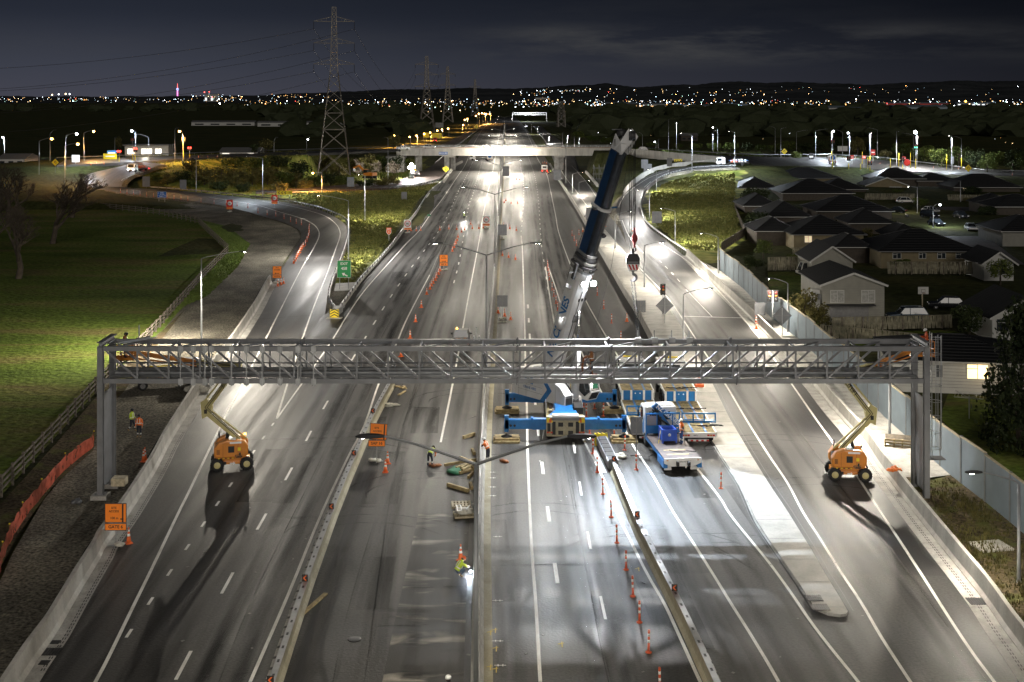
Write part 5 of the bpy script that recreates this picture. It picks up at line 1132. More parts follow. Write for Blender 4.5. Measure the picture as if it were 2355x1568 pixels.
 for k in range(7):m.box((-.9+.16*k,-1.006,.94),(.08,.014,.07),'black' if k%2 else 'sign_yellow',Matrix.Rotation(.5,3,'Y'))
 m.box((.0,0,2.17),(.5,1.6,.03),'refl_white');m.tube([(-.9,.5,2.0),(-.9,.5,2.5)],.06,'dark_grey',8);m.build('panel_detail',tu)
 q=MB();w2,d2=.75,.42
 q.box((0,0,.03),(w2*2,d2*2,.05),'dark_grey')
 for z in(.12,.55,1.08):
  for(a,b)in(((-w2,-d2),(w2,-d2)),((w2,-d2),(w2,d2)),((w2,d2),(-w2,d2)),((-w2,d2),(-w2,-d2))):q.bar((a[0],a[1],z),(b[0],b[1],z),.045,.045 if z>.2 else .16,'lift_orange')
 for x in(-w2,0,w2):
  for y in(-d2,d2):q.bar((x,y,0),(x,y,1.1),.045,.045,'lift_orange')
 q.box((w2*-bend_dir*0,-d2+.1,.95),(.5,.2,.25),'black');bk=q.build('basket',e_,Bk+Vector((-bend_dir*.2,0,-.2)))
 return e_,Bk+Vector((-bend_dir*.2,0,-.15))+c
def pz(px,py,Y):return Vector(((px-CX)/F*Y,Y,H-(py-HY)*Y/F))
BLL,bas_l=boom_lift((-20.0,90.6,0),math.radians(12),pz(476,938,90.6),pz(541,848,90.0),pz(452,832,89.3),pz(292,820,88.6),'orange boom lift with cream arms reaching to the left end of the gantry',-1*-1,'')
BLR,bas_r=boom_lift((23.35,88.1,0),math.radians(-6),pz(2001,952,88.1),pz(1936,868,88.2),pz(2010,838,88.2),pz(2112,812,88.3),'orange boom lift with cream arms reaching to the right end of the gantry',-1,'')
def truck_cab(parent,x,y,z,w,d,h,m_='white',face=1,rz=0):
 """cab box; front towards +y*face"""
 m=MB();f_=face;pr=[(-d/2,0),(d/2,0),(d/2,h*.45),(d/2-.18,h*.95),(d/2-.4,h),(-d/2,h)]
 m.prism([(u*f_,v)for u,v in pr],-w/2,w/2,m_,'X');m.box((0,-.1*f_,h+.04),(w*.8,d*.55,.08),m_);c_=m.build('cab',parent,(x,y,z),rz,bevel=.06)
 m=MB();yy=d/2
 m.add([(-w*.44,(yy+.01)*f_,h*.47),(w*.44,(yy+.01)*f_,h*.47),(w*.42,(yy-.16)*f_,h*.93),(-w*.42,(yy-.16)*f_,h*.93)],[(0,1,2,3)],'glass_dark')
 for s in(-1,1):m.add([(s*(w/2+.006),-d*.1*f_,h*.48),(s*(w/2+.006),d*.42*f_,h*.48),(s*(w/2+.006),d*.34*f_,h*.9),(s*(w/2+.006),-d*.1*f_,h*.9)],[(0,1,2,3)],'glass_dark')
 m.box((0,(-yy-.005)*f_,h*.7),(w*.6,.01,h*.28),'glass_dark');m.build('cab_window',c_)
 for s in(-1,1):
  m=MB();m.box((s*(w/2+.2),yy*.8*f_,h*.62),(.1,.06,.5),'black');m.bar((s*w/2,yy*.8*f_,h*.8),(s*(w/2+.2),yy*.8*f_,h*.8),.03,.03,'black');m.build('mirror',c_)
 return c_
def plate(parent,txt_,loc,w=.44,h=.16):
 m=MB();m.box((0,0,0),(w,.02,h),'refl_white');txt(m,txt_,h*.8,frame((0,-.012,0),(1,0,0),(0,0,1),0),'black',.003);return m.build('number_plate',parent,loc)
ft=thing('crane_truck','blue and white flat-deck truck with a folded loader crane, nearest the camera','truck',(12.0,89.2,0),math.radians(5.8))
m=MB();m.box((0,3.2,1.0),(2.62,6.4,.10),'deck_steel');m.box((0,.35,1.058),(.0001,.0001,.0001),'deck_steel')
for y in(1.0,2.1):m.box((-.1,y,1.056),(1.6,.22,.012),'wood')
dk=m.build('deck',ft,bevel=.01)
m=MB();m.prism([(-1.33,1.06),(1.33,1.06),(1.33,.72),(.8,.5),(-.8,.5),(-1.33,.72)],-.06,.02,'white');m.build('tail_board',ft)
plate(ft,'DKD347',(0,-.08,.82),.62,.18)
for s in(-1,1):
 m=MB();m.box((s*1.1,-.08,.84),(.28,.04,.14),'white');m.box((s*1.1,-.085,.93),(.14,.04,.05),'lift_orange');m.build('tail_light',ft)
 m=MB();m.box((s*1.29,3.2,.86),(.05,6.4,.26),'crane_blue');m.build('side_rail',ft)
 m=MB();m.box((s*1.22,1.0,.62),(.3,2.0,.5),'crane_blue');m.build('tool_box',ft)
 m=MB();m.box((s*.95,.5,.35),(.52,.03,.5),'white');m.build('mud_flap',ft)
m=MB();
for s in(-.4,.4):m.box((s,3.6,.72),(.16,8.0,.3),'black')
m.build('chassis',ft)
for s in(-1,1):
 for dx in(0,.26):wheel(ft,(s*(1.14-dx),1.4,.5),.5,.24)
 wheel(ft,(s*1.08,7.2,.5),.5,.28)
m=MB()
for x in(-1.28,1.28):m.bar((x,6.35,.9),(x,6.35,2.62),.1,.1,'crane_blue')
for x in(-.45,.75):m.bar((x,6.35,1.5),(x,6.35,2.6),.07,.07,'crane_blue')
m.bar((-1.33,6.35,2.62),(1.33,6.35,2.62),.12,.12,'crane_blue');m.box((0,6.35,1.45),(2.5,.07,.6),'crane_blue');m.box((-.85,6.36,2.0),(.75,.02,.95),'galv_grey');m.build('headboard',ft,bevel=.01)
cb=truck_cab(ft,0,8.0,.75,2.4,1.9,2.2,'crane_white',1)
m=MB();m.box((-1.1,.15,.45),(.25,.05,1.0),'crane_blue');m.add([(-1.206,-.7,.1),(-1.206,.6,.1),(-1.206,-.7,1.6)],[(0,1,2)],'crane_blue');m.build('livery',cb)
m=MB();m.box((-.35,6.75,1.6),(.6,.5,1.4),'black');m.tube([(-.35,6.75,2.2),(-.42,6.75,3.2)],.18,'black',10);lc=m.build('loader_crane_column',ft,bevel=.03)
m=MB();m.bar((-.55,6.7,3.25),(1.25,6.62,1.8),.34,.42,'crane_blue',(0,1,0));m.bar((-.62,6.95,3.1),(.7,6.9,1.4),.28,.34,'crane_blue',(0,1,0));lb_=m.build('loader_crane_arm',ft,bevel=.03)
m=MB();dvx=Vector((1.8,-.08,-1.45)).normalized();txt(m,'NZ CRANES',.40,frame(Vector((.42,6.44,2.47)),dvx,Vector((-dvx.z,0,dvx.x)),0),'refl_white',.012);m.build('lettering',lb_)
m=MB();m.tube([(-.75,6.6,2.9),(-.2,6.5,2.2),(.5,6.55,1.7)],.07,'black',6);m.tube([(-.6,6.5,2.6),(-.1,6.45,2.0)],.09,'black',6);m.tube([(-.9,6.75,2.7),(-.8,6.7,2.0),(-.5,6.7,1.4)],.06,'black',6);m.build('hydraulic_hose',lb_)
bn_=thing('site_bin','bright blue open bin standing on the deck of the crane truck','bin',(11.5,93.6,1.06),math.radians(5.8))
m=MB()
for s in(-1,1):m.box((s*.50,0,.52),(.05,1.1,.74),'bin_blue');m.box((0,s*.54,.52),(1.0,.05,.74),'bin_blue')
m.box((0,0,.17),(1.0,1.1,.05),'bin_blue');m.box((0,0,.5),(.9,1.0,.1),'dark_grey');m.build('body',bn_,bevel=.02)
m=MB()
for sx in(-.5,.5):
 for sy in(-.54,.54):m.box((sx,sy,.5),(.12,.12,1.0),'bin_blue')
for s in(-1,1):m.box((s*.5,0,.93),(.09,1.1,.09),'bin_blue');m.box((0,s*.54,.93),(1.0,.09,.09),'bin_blue')
m.build('frame',bn_);m=MB();m.lathe([(0,0),(.12,0),(.1,.02)],'white',(0,-.57,.6),10,'Y');m.build('emblem',bn_)
m=MB();m.tube([(0,0,0),(.12,.3,.5),(.3,.9,1.0)],.015,'sign_yellow',5);o=tag(m.build('ratchet_strap',None,(10.75,93.0,1.06)),'yellow ratchet strap tied from the truck deck to the blue bin','strap')
m=MB();m.tube([(0,0,.015),(.3,-.4,.015),(.9,-.5,.015),(1.2,-.2,.015),(1.9,-.35,.015)],.02,'black',5);o=tag(m.build('chain',None,(11.3,91.2,1.056)),'dark chain lying loose across the steel truck deck','chain')
def trailer(x0,yr,yf,label,cab_label,rear=True,rz=0.0,plate_txt=None,blue_cab=False):
 W_=2.72;t=thing('low_loader_trailer',label,'trailer',(x0,yr,0),rz,'low-loader trailers parked side by side');Lw=yf-yr
 m=MB();m.box((0,Lw/2,.92),(W_-.1,Lw,.12),'deck_wood')
 for k in range(9):m.box((-1.2+.3*k,Lw/2,.984),(.012,Lw,.004),'wood_old')
 dk=m.build('deck',t)
 m=MB()
 for x in(-.36,.62):m.box((x,Lw/2,.99),(.16,Lw,.012),'crane_blue')
 m.build('deck_stripe',dk)
 m=MB()
 for s in(-1,1):m.box((s*W_/2,Lw/2,.88),(.1,Lw,.24),'white')
 m.build('side_rail',t)
 m=MB();m.box((0,Lw+.03,1.38),(W_,.06,.80),'crane_blue')
 for x in(-W_/2+.09,-.52,.55,W_/2-.09):m.box((x,Lw-.02,1.38),(.17,.08,.82),'white')
 for x in(-.18,.22):m.lathe([(0,0),(.06,0),(.05,.02)],'white',(x,Lw-.02,1.55),8,'Y')
 m.build('gooseneck_face',t)
 m=MB();m.box((0,Lw+1.9,1.74),(W_-.1,3.7,.1),'deck_wood')
 for x in(-.36,.62):m.box((x,Lw+1.9,1.80),(.16,3.7,.012),'crane_blue')
 for s in(-1,1):m.box((s*W_/2,Lw+1.9,1.7),(.1,3.8,.22),'white')
 m.build('gooseneck_deck',t)
 m=MB();m.box((-1.0,Lw+1.2,1.1),(.5,2.2,.9),'crane_blue');m.box((0,Lw+2.2,1.3),(1.0,4,.4),'dark_grey');m.build('gooseneck_frame',t)
 for s in(-1,1):
  for k in range(2):wheel(t,(s*1.1,Lw+.75+1.1*k,.52),.52,.4)
  for k in range(3):wheel(t,(s*1.1,1.3+.95*k,.42),.42,.4,detail=False)
 if rear:
  m=MB();m.prism([(-W_/2,.99),(W_/2,.99),(W_/2,.62),(-W_/2,.62)],-.1,.0,'white');m.box((0,-.05,.45),(1.6,.06,.06),'white');m.build('tail_board',t)
  for s in(-1,1):
   m=MB()
   for k in range(3):m.box((s*(.75+.2*k),-.12,.8),(.17,.04,.12),('sign_red','lift_orange','sign_red')[k])
   m.build('tail_light',t)
  m=MB()
  for k in range(8):m.box((-.70+.2*k,-.1,.40),(.2,.04,.1),'sign_red' if k%2 else 'refl_white')
  m.build('marker_bar',t)
  if plate_txt:plate(t,plate_txt,(-.2,-.13,.8),.5,.17)
 k=thing('tractor_unit',cab_label,'truck',(x0,yr+Lw+3.9,0),rz,'tractor units in front of the low-loaders')
 m=MB();m.box((0,.6,.85),(.9,6.5,.3),'black');m.build('chassis',k)
 truck_cab(k,0,3.2,.95,2.45,2.2,2.15,'crane_white',1);
 m=MB();m.box((0,2.9,3.28),(1.2,.25,.1),'amber_light' if False else 'sign_yellow');m.build('light_bar',k)
 for s in(-1,1):
  wheel(k,(s*1.08,3.6,.52),.52,.3);wheel(k,(s*1.08,-.6,.52),.52,.4);wheel(k,(s*1.08,.6,.52),.52,.4)
 m=MB();m.tube([(-1.1,1.7,1),(-1.1,1.7,3.2)],.08,'chrome',8);m.build('exhaust_stack',k)
 return t
T1=trailer(10.55,97.2,106.7,'low-loader trailer nearer the crane, timber deck with two blue stripes','white tractor unit ahead of the trailer nearer the crane',True)
T2=trailer(14.15,96.3,106.3,'low-loader trailer beside the traffic island, white tail board with red lights','white tractor unit ahead of the trailer beside the island',True,plate_txt='HB7L7')
def rack(x,y,z,lab,w=2.8):
 t=thing('steel_rack',lab,'steel rack',(x,y,z),0,'blue steel frames lying on the trailers');m=MB()
 for zz in(.08,.72):m.bar((-w/2,0,zz),(w/2,0,zz),.1,.12,'crane_blue')
 for k in range(4):m.bar((-w/2+w*k/3,0,0),(-w/2+w*k/3,0,.78),.1,.1,'crane_blue')
 m.bar((-w/2,.5,.08),(w/2,.5,.08),.1,.12,'crane_blue');m.box((0,.28,.06),(w,.5,.06),'wood_old');m.build('frame',t)
 return t
rack(10.6,101.5,.99,'blue steel frame standing across the trailer nearer the crane');rack(14.6,99.2,.99,'blue steel frame standing across the trailer beside the island',2.6)
for i,(x,y,z,lab)in enumerate(((14.3,103.2,1.0,'black tie-down chain heaped on the lower deck of the right trailer'),(14.2,107.2,1.8,'black tie-down chain heaped on the upper deck of the right trailer'),(14.9,97.9,1.0,'black tie-down chain near the tail of the right trailer'))):
 m=MB();rnd=random.Random(i);pts=[(rnd.uniform(-.5,.5)+.1*k-.8,rnd.uniform(-.15,.15),.05+rnd.random()*.1)for k in range(22)];m.tube(pts,.035,'black',5);tag(m.build('tie_down_chain',None,(x,y,z)),lab,'chain','tie-down chains on the trailers')
def car(loc,rz,label,paint,kind='sedan',lights=None,tail=None,group=None,name='parked_car',L_=4.5,W_=1.78):
 e_=thing(name,label,'car',loc,rz,group);h={'sedan':1.42,'hatch':1.48,'suv':1.68,'van':1.95}[kind];l=L_/2;b=.78 if kind!='suv' else .92
 lo=[(-l,.28),(l,.28),(l,.62),(l-.12,b-.06),(l*.50,b+.02),(-l*.7,b+.04),(-l+.06,b-.02),(-l-.0,.6)]
 m=MB();m.prism([(y,z)for y,z in lo],-W_/2,W_/2,paint,'X');bd_=m.build('body',e_,bevel=.09)
 top={'sedan':[(.50,b),(.14,h-.03),(-.36,h),(-.82,b)],'hatch':[(.52,b),(.16,h-.03),(-.66,h-.02),(-.92,b)],'suv':[(.50,b),(.22,h-.03),(-.74,h),(-.94,b)],'van':[(.9,b),(.7,h),(-.95,h),(-.98,b)]}[kind]
 mm_=MB();A=[(s*(W_/2-(.06 if z<b+.1 else .24)),y*l,z)for s in(-1,1)for y,z in top]
 mm_.add(A,[(0,1,2,3),(7,6,5,4),(0,4,5,1),(2,6,7,3)],'glass_dark');mm_.add(A,[(1,5,6,2)],paint)
 for s in(-1,1):
  for(i,j)in((0,1),(1,2),(2,3)):
   p,q=Vector((s*(W_/2-(.06 if top[i][1]<b+.1 else .24)),top[i][0]*l,top[i][1])),Vector((s*(W_/2-(.06 if top[j][1]<b+.1 else .24)),top[j][0]*l,top[j][1]))
   mm_.bar(p,q,.07,.06,paint)
  mm_.bar((s*(W_/2-.055),-.1,b),(s*(W_/2-.23),-.14,h-.03),.06,.08,paint)
 mm_.build('cabin',e_)
 for s in(-1,1):
  for y in(-.62,.62):wheel(e_,(s*(W_/2-.1),y*l,.32),.32,.2,'X','galv')
  m=MB();m.box((s*(W_/2-.28),l-.03,.64),(.38,.08,.13),lights or 'refl_white');m.build('headlight',e_)
  m=MB();m.box((s*(W_/2-.24),-l+.02,.66),(.3,.08,.15),tail or 'sign_red');m.build('tail_light',e_)
  m=MB();m.box((s*(W_/2+.1),l*.40,b+.08),(.18,.1,.13),paint);m.build('mirror',e_)
 return e_
def ute(loc,rz,label,paint='white',beacon=True,load=True,tail=None,name='pickup',group=None):
 e_=thing(name,label,'pickup',loc,rz,group)
 m=MB();m.prism([(2.5,.38),(2.55,.75),(2.45,1.02),(1.25,1.1),(-.6,1.1),(-.6,.42)],-.9,.9,paint,'X');m.build('body',e_,bevel=.07)
 b=1.1;h=1.78;A=[(s*(.88 if z<1.2 else .68),y,z)for s in(-1,1)for y,z in((1.2,b),(.55,h),(-.42,h),(-.6,b))]
 m=MB();m.add(A,[(0,1,2,3),(7,6,5,4),(0,4,5,1),(2,6,7,3)],'glass_dark');m.add(A,[(1,5,6,2)],paint);m.box((0,.06,h+.01),(1.3,.9,.05),paint)
 for s in(-1,1):
  m.bar((s*.88,-.6,b),(s*.68,-.42,h),.1,.1,paint);m.bar((s*.88,1.2,b),(s*.68,.55,h),.08,.08,paint);m.bar((s*.68,.55,h),(s*.68,-.42,h),.08,.08,paint);m.bar((s*.87,.25,b),(s*.68,.1,h),.07,.07,paint)
 m.build('cabin',e_)
 m=MB()
 for s in(-1,1):m.box((s*.85,-1.55,.84),(.1,1.9,.55),'galv_grey' if paint=='white' else paint)
 m.box((0,-2.48,.78),(1.75,.08,.46),'galv_grey' if paint=='white' else paint);m.box((0,-1.55,.6),(1.62,1.9,.06),'black');m.box((0,-2.55,.48),(1.7,.16,.16),'dark_grey');m.build('tray',e_,bevel=.02)
 for s in(-1,1):
  for y in(-1.55,1.6):wheel(e_,(s*.8,y,.38),.38,.24,'X','galv')
  m=MB();m.box((s*.84,-2.53,.88),(.14,.05,.34),tail or 'sign_red');m.build('tail_light',e_)
  m=MB();m.box((s*.66,2.5,.8),(.36,.08,.18),'refl_white');m.build('headlight',e_)
  m=MB();m.box((s*1.03,.85,1.2),(.24,.1,.2),'black');m.build('mirror',e_)
 if beacon:m=MB();m.lathe([(0,.16),(.07,.14),(.08,0),(0,0)],'amber_light',(-.45,.1,h+.03),8);m.build('beacon',e_)
 return e_
p=P(1059,801);u1=ute((p.x,p.y+1.2,0),0,'grey pickup with white roof, sacks and orange gear in its tray, beyond the gantry','mid_grey')
sb=thing('tray_load','heap of pale sacks, timber and orange gear lying in the pickup tray','load',(p.x,p.y-.35,.63));rnd=random.Random(4)
for k in range(15):m=MB();m.blob((rnd.uniform(-.6,.6),rnd.uniform(-.75,.75),.12+rnd.random()*.22),(.26,.2,.13),rnd.choice(['sandbag','sandbag','rust','wood','mid_grey','lift_orange']),k,.25);m.build('sack',sb)
p=P(400,893,0);tr_=thing('site_truck','white truck with yellow rails parked on the gravel behind the left gantry end','truck',(p.x-.6,p.y+.8,0),math.radians(-72))
m=MB();m.box((0,-1.6,.95),(2.2,3.8,.16),'dark_grey');m.box((0,.3,.65),(.8,7.0,.25),'black');m.build('deck',tr_)
truck_cab(tr_,0,1.9,.6,2.1,1.8,1.75,'white',1)
m=MB()
for s in(-1,1):
 for z in(1.35,1.7):m.bar((s*1.05,-3.5,z),(s*1.05,.6,z),.06,.08,'sign_yellow')
 for y in(-3.4,-2,-.7,.5):m.bar((s*1.05,y,1.0),(s*1.05,y,1.75),.06,.06,'sign_yellow')
m.build('yellow_rail',tr_)
for s in(-1,1):wheel(tr_,(s*.95,2.1,.42),.42,.26);wheel(tr_,(s*.95,-2.4,.42),.42,.34)
p2=P(455,900,0);m=MB();rnd=random.Random(9)
for k in range(9):m.blob((rnd.uniform(-.8,.8),rnd.uniform(-.5,.5),.25),(.55,.4,.32),'sandbag',k,.2)
tag(m.build('sand_heap',None,(p2.x,p2.y,0)),'pale heap of sand beside the white truck behind the gantry','sand heap')
def small_truck(px,py,rz,label,paint='white',deck='mid_grey',extra=None,z=None,group=None,L_=6.5,light=None):
 g=G(px,py)if z is None else P(px,py,z);e_=thing('small_truck',label,'truck',g,rz,group)
 m=MB();m.box((0,-L_*.2,.95),(2.3,L_*.62,.18),deck);m.box((0,0,.65),(.9,L_,.25),'black');m.build('deck',e_)
 truck_cab(e_,0,L_*.36,.55,2.15,L_*.26,1.9,paint,1)
 for s in(-1,1):
  wheel(e_,(s*.95,L_*.36,.44),.44,.28,detail=False);wheel(e_,(s*.95,-L_*.3,.44),.44,.36,detail=False)
  m=MB();m.box((s*.85,-L_*.52,.8),(.25,.05,.2),'red_light' if light else 'sign_red');m.build('tail_light',e_)
  m=MB();m.box((s*.8,L_*.5,.9),(.3,.05,.2),light if light else 'refl_white');m.build('headlight',e_)
 if extra:extra(e_,L_)
 return e_
def arrow_board(e_,L_):
 m=MB();m.box((0,-L_*.5,2.0),(2.2,.08,1.9),'refl_white');m.lathe([(0,-.05),(.8,-.05),(.8,-.02)],'sign_blue',(0,-L_*.5,2.2),18,'Y')
 for k in range(6):m.bar((-1.0+.36*k,-L_*.52,.7),(-.75+.36*k,-L_*.52,1.05),.1,.02,'sign_red')
 m.build('warning_board',e_)
def cones_load(e_,L_):
 rnd=random.Random(2);m=MB()
 for k in range(16):m.lathe([(.2,0),(.05,.7),(0,.7)],'cone_orange',(rnd.uniform(-.8,.8),-L_*rnd.uniform(-.05,.45),1.05),6)
 for s in(-1,1):m.bar((s*1.1,-L_*.5,1.5),(s*1.1,L_*.1,1.5),.05,.05,'white')
 m.build('load',e_)
def rack_load(e_,L_):
 m=MB()
 for k in range(5):m.box((rnd.uniform(-.7,.7),-L_*(.05+.09*k),1.5),(.5,.5,.9),'white')
 for s in(-1,1):m.bar((s*1.1,-L_*.5,1.6),(s*1.1,L_*.1,1.6),.06,.1,'crane_blue')
 m.build('load',e_)
small_truck(1104,369,math.radians(88),'white flat-deck truck crossing the lanes under the bridge',z=0,L_=9)
small_truck(1126,370,0,'road works truck with blue arrow warning board under the bridge',extra=arrow_board,z=0,deck='white')
small_truck(1252,397,0,'small red and white truck at the right bridge pier beside orange workers',paint='white',deck='rust',z=0,light='glint_white',L_=5)
small_truck(1683,381,math.radians(88),'white truck carrying cones and racks on the crossing road by the on-ramp',extra=lambda e_,l:(cones_load(e_,l),rack_load(e_,l)),z=6.2,L_=9.5,deck='dark_grey')
small_truck(1912,376,math.radians(-8),'road works truck with big arrow board facing left of the roundabout',extra=lambda e_,l:(arrow_board(e_,l),cones_load(e_,l)),z=4,L_=8)
small_truck(318,395,math.radians(165),'oncoming truck with lit headlights and orange beacon on the exit ramp',extra=cones_load,z=5.6,light='glint_white',L_=8)
m=MB();
q=small_truck(1000,326,0,'red lit tow truck on the orange lit road beyond the bridge',paint='red_paint',z=0,light='red_light',L_=7)
ute((P(945,411).x,P(945,411).y,0),math.radians(8),'dark pickup parked behind the floodlit site below the bridge','black',False)
ute((P(957,405).x,P(957,405).y+2,0),math.radians(10),'white pickup in the glare of the floodlight below the bridge','white',True)
q=P(1142,338,8);g_=P(1175-45,343.0,7.95)
ute((P(903,347,7.75).x+3,P(903,347,7.75).y+6,7.8),math.radians(-85),'white pickup with amber beacons on the crossing road left of the bridge','white',True)
car((P(985,343,7.95).x,461,8.0),math.radians(-90),'pale hatchback crossing the bridge towards the left','white','hatch',lights='glint_white')
car((P(1477,349,7.9).x,P(1477,349,7.9).y+4,7.9),math.radians(92),'white car blurred small on the crossing road behind the crane tip','white','hatch')
car((P(1209,292,0).x,P(1209,292,0).y,0),PI,'van with bright lights far up the motorway near the distant gantry','white','van',lights='glint_white')
simple('car_silver',(.45,.45,.45),.3,.6,.05,2);simple('car_dark',(.02,.022,.026),.25,.3,.1,2,coat=.5);simple('car_blue',(.03,.05,.07),.25,.3,.1,2,coat=.5);simple('car_white',(.72,.72,.68),.3,0,.05,2,coat=.4)
def cpx(px,py,rz,lab,paint,kind,**k):g=G(px,py);g.z-=.05;return car(g,rz,lab,paint,kind,group='cars parked among the houses',**k)
cpx(2082,466,math.radians(-80),'white hatchback parked by the pale fence in the cul-de-sac','car_white','hatch')
cpx(2137,500,math.radians(200),'dark suv parked behind the lamp post of the cul-de-sac','car_dark','suv',L_=4.6)
cpx(2139,488,math.radians(200),'dark car with pale roof glint behind the parked suv','car_silver','sedan')
cpx(2152,518,math.radians(190),'dark sedan nearest the foot of the cul-de-sac lamp','car_dark','sedan')
cpx(2209,501,math.radians(185),'dark hatchback standing alone in the middle of the cul-de-sac','car_dark','hatch')
cpx(2232,529,math.radians(172),'silver sedan facing the camera in the cul-de-sac','car_silver','sedan')
cpx(2086,737,math.radians(90),'dark blue suv side on behind the low timber fence','car_blue','suv',L_=4.8)
cpx(2176,708,math.radians(80),'black hatchback half hidden in the dark driveway','car_dark','hatch')
cpx(1866,632,math.radians(100),'white van nosing out behind the two-storey pale house','car_white','van')
cpx(2060,489,math.radians(60),'dark car parked in the driveway of the dark roofed house','car_dark','sedan')
g=P(850,411,.8);ex=thing('excavator','orange excavator working among the bushes below the pylon','excavator',g,math.radians(60))
m=MB()
for s in(-1,1):m.prism([(-1.7,.15),(1.7,.15),(2.0,.5),(1.7,.85),(-1.7,.85),(-2.0,.5)],s*1.1-.3,s*1.1+.3,'black','X')
m.build('track',ex);m=MB();m.prism([(-2.0,1.0),(1.6,1.0),(1.6,1.8),(-.5,2.1),(-2.0,2.0)],-1.3,1.3,'lift_orange','X');m.build('house',ex,bevel=.1)
m=MB();m.box((-.8,.9,2.2),(.9,1.4,1.4),'glass_dark');m.box((-.8,.9,2.95),(1.0,1.5,.1),'lift_orange');m.build('cab',ex)
m=MB();m.bar((.2,1.4,1.8),(.2,4.4,4.0),.4,.6,'lift_orange');m.build('boom_arm',ex);m=MB();m.bar((.2,4.4,4.0),(.2,6.6,3.2),.35,.45,'lift_orange');m.build('dipper_arm',ex)
m=MB();m.prism([(6.3,3.2),(6.9,3.1),(7.0,2.4),(6.4,2.2)],-.3,.7,'dark_grey','X');m.build('bucket',ex)
simple('skin',(.45,.27,.19),.6,0,.08,6);simple('vest_orange',(.85,.20,.03),.7,0,.06,6);simple('vest_lime',(.55,.72,.05),.7,0,.06,6);simple('navy',(.018,.022,.04),.8,0,.15,6);simple('denim',(.10,.15,.24),.85,0,.15,6)
simple('boot_tan',(.28,.19,.09),.8,0,.15,6);simple('helmet_dark',(.03,.035,.045),.3,0,.1,3);simple('helmet_white',(.8,.8,.78),.35,0,.05,3);simple('hair',(.03,.02,.015),.8,0,.1,5);simple('vest_brown',(.32,.13,.04),.75,0,.1,6);simple('blue_overall',(.02,.06,.20),.8,0,.1,6);simple('red_jacket',(.55,.10,.02),.75,0,.1,6)
emis('weld',(.75,.87,1.0),45.0);emis('head_torch',(1,1,1),40.0)
def person(loc,rz,pose,cloth,label,helmet='helmet_dark',scale=1.0,tilt=0.0,vest=None,group=None,band=True):
 """pose: joints in metres, figure faces +Y. cloth: dict torso, arm, leg, boot"""
 J={k:Vector(v)for k,v in pose.items()}
 ch=[('pelvis','waist'),('waist','chest'),('chest','neck'),('neck','head'),('head','crown')]
 for s in 'LR':
  ch+=[('chest','sh'+s),('sh'+s,'el'+s),('el'+s,'wr'+s),('wr'+s,'ha'+s),('pelvis','hip'+s),('hip'+s,'kn'+s),('kn'+s,'an'+s),('an'+s,'to'+s)]
 rad=dict(pelvis=(.155,.12),waist=(.145,.11),chest=(.175,.125),neck=(.062,.062),head=(.088,.10),crown=(.075,.085))
 for s in 'LR':rad.update({'sh'+s:(.078,.078),'el'+s:(.055,.055),'wr'+s:(.042,.042),'ha'+s:(.04,.03),'hip'+s:(.105,.105),'kn'+s:(.072,.072),'an'+s:(.052,.052),'to'+s:(.05,.042)})
 names=list(J.keys());bm=bmesh.new();ly=bm.verts.layers.skin.verify();V={}
 for n in names:
  V[n]=bm.verts.new(J[n]);V[n][ly].radius=rad[n]
 V['pelvis'][ly].use_root=True
 for a,b in ch:bm.edges.new((V[a],V[b]))
 me=bpy.data.meshes.new('body');bm.to_mesh(me);bm.free()
 o=bpy.data.objects.new('body',me);COL.objects.link(o);sk=o.modifiers.new('skin','SKIN');sk.use_smooth_shade=True;sb_=o.modifiers.new('sub','SUBSURF');sb_.levels=1;sb_.render_levels=1
 bpy.context.view_layer.update();dg=bpy.context.evaluated_depsgraph_get();m2=bpy.data.meshes.new_from_object(o.evaluated_get(dg));bpy.data.objects.remove(o);bpy.data.meshes.remove(me)
 vs=[v.co.copy()for v in m2.vertices];fs=[tuple(p.vertices)for p in m2.polygons];bpy.data.meshes.remove(m2)
 segs=[(a,b)for a,b in ch]
 def near(c):
  best=None;bd_=1e9
  for a,b in segs:
   p,q=J[a],J[b];d=q-p;t=max(0,min(1,(c-p).dot(d)/max(d.length_squared,1e-9)));dd=(c-p-d*t).length-.6*rad[a][0]
   if dd<bd_:bd_=dd;best=(a,b,t)
  return best
 mb=MB();mb.v=[tuple(v)for v in vs]
 for f in fs:
  c=sum((vs[i]for i in f),Vector())/len(f);a,b,t=near(c)
  if b in('head','crown')or a in('neck','head'):k='skin'
  elif a.startswith('wr'):k=cloth.get('hand','skin')
  elif a.startswith('sh')or a.startswith('el'):k='refl_white' if(band and a.startswith('el')and .15<t<.4)else cloth['arm']
  elif a.startswith('an'):k=cloth['boot']
  elif a.startswith('hip')or a.startswith('kn'):k='refl_white' if(band and a.startswith('kn')and .35<t<.55)else(cloth['boot']if a.startswith('kn')and t>.8 else cloth['leg'])
  elif b.startswith('hip'):k=cloth['leg']
  elif(a,b)==('pelvis','waist'):k=cloth['leg']if t<.35 else cloth['torso']
  else:k=cloth['torso']
  mb.f.append(f);mb.mi.append(mb._m(k));mb.sm.append(True)
 hd=J['head'];upv=(J['crown']-J['neck']).normalized();fw=Vector((0,1,0));fw=(fw-upv*fw.dot(upv)).normalized();rt=fw.cross(upv)
 mb.blob(hd+fw*.115-upv*.0,(.016,.026,.024),'skin',1,0);
 for s in(-1,1):mb.blob(hd+fw*.098+rt*s*.036+upv*.03,.012,'hair',1,0);mb.blob(hd+rt*s*.10+upv*.0,(.016,.03,.036),'skin',2,0)
 mb.box(hd+fw*.10-upv*.05,(.05,.02,.01),'red_jacket')
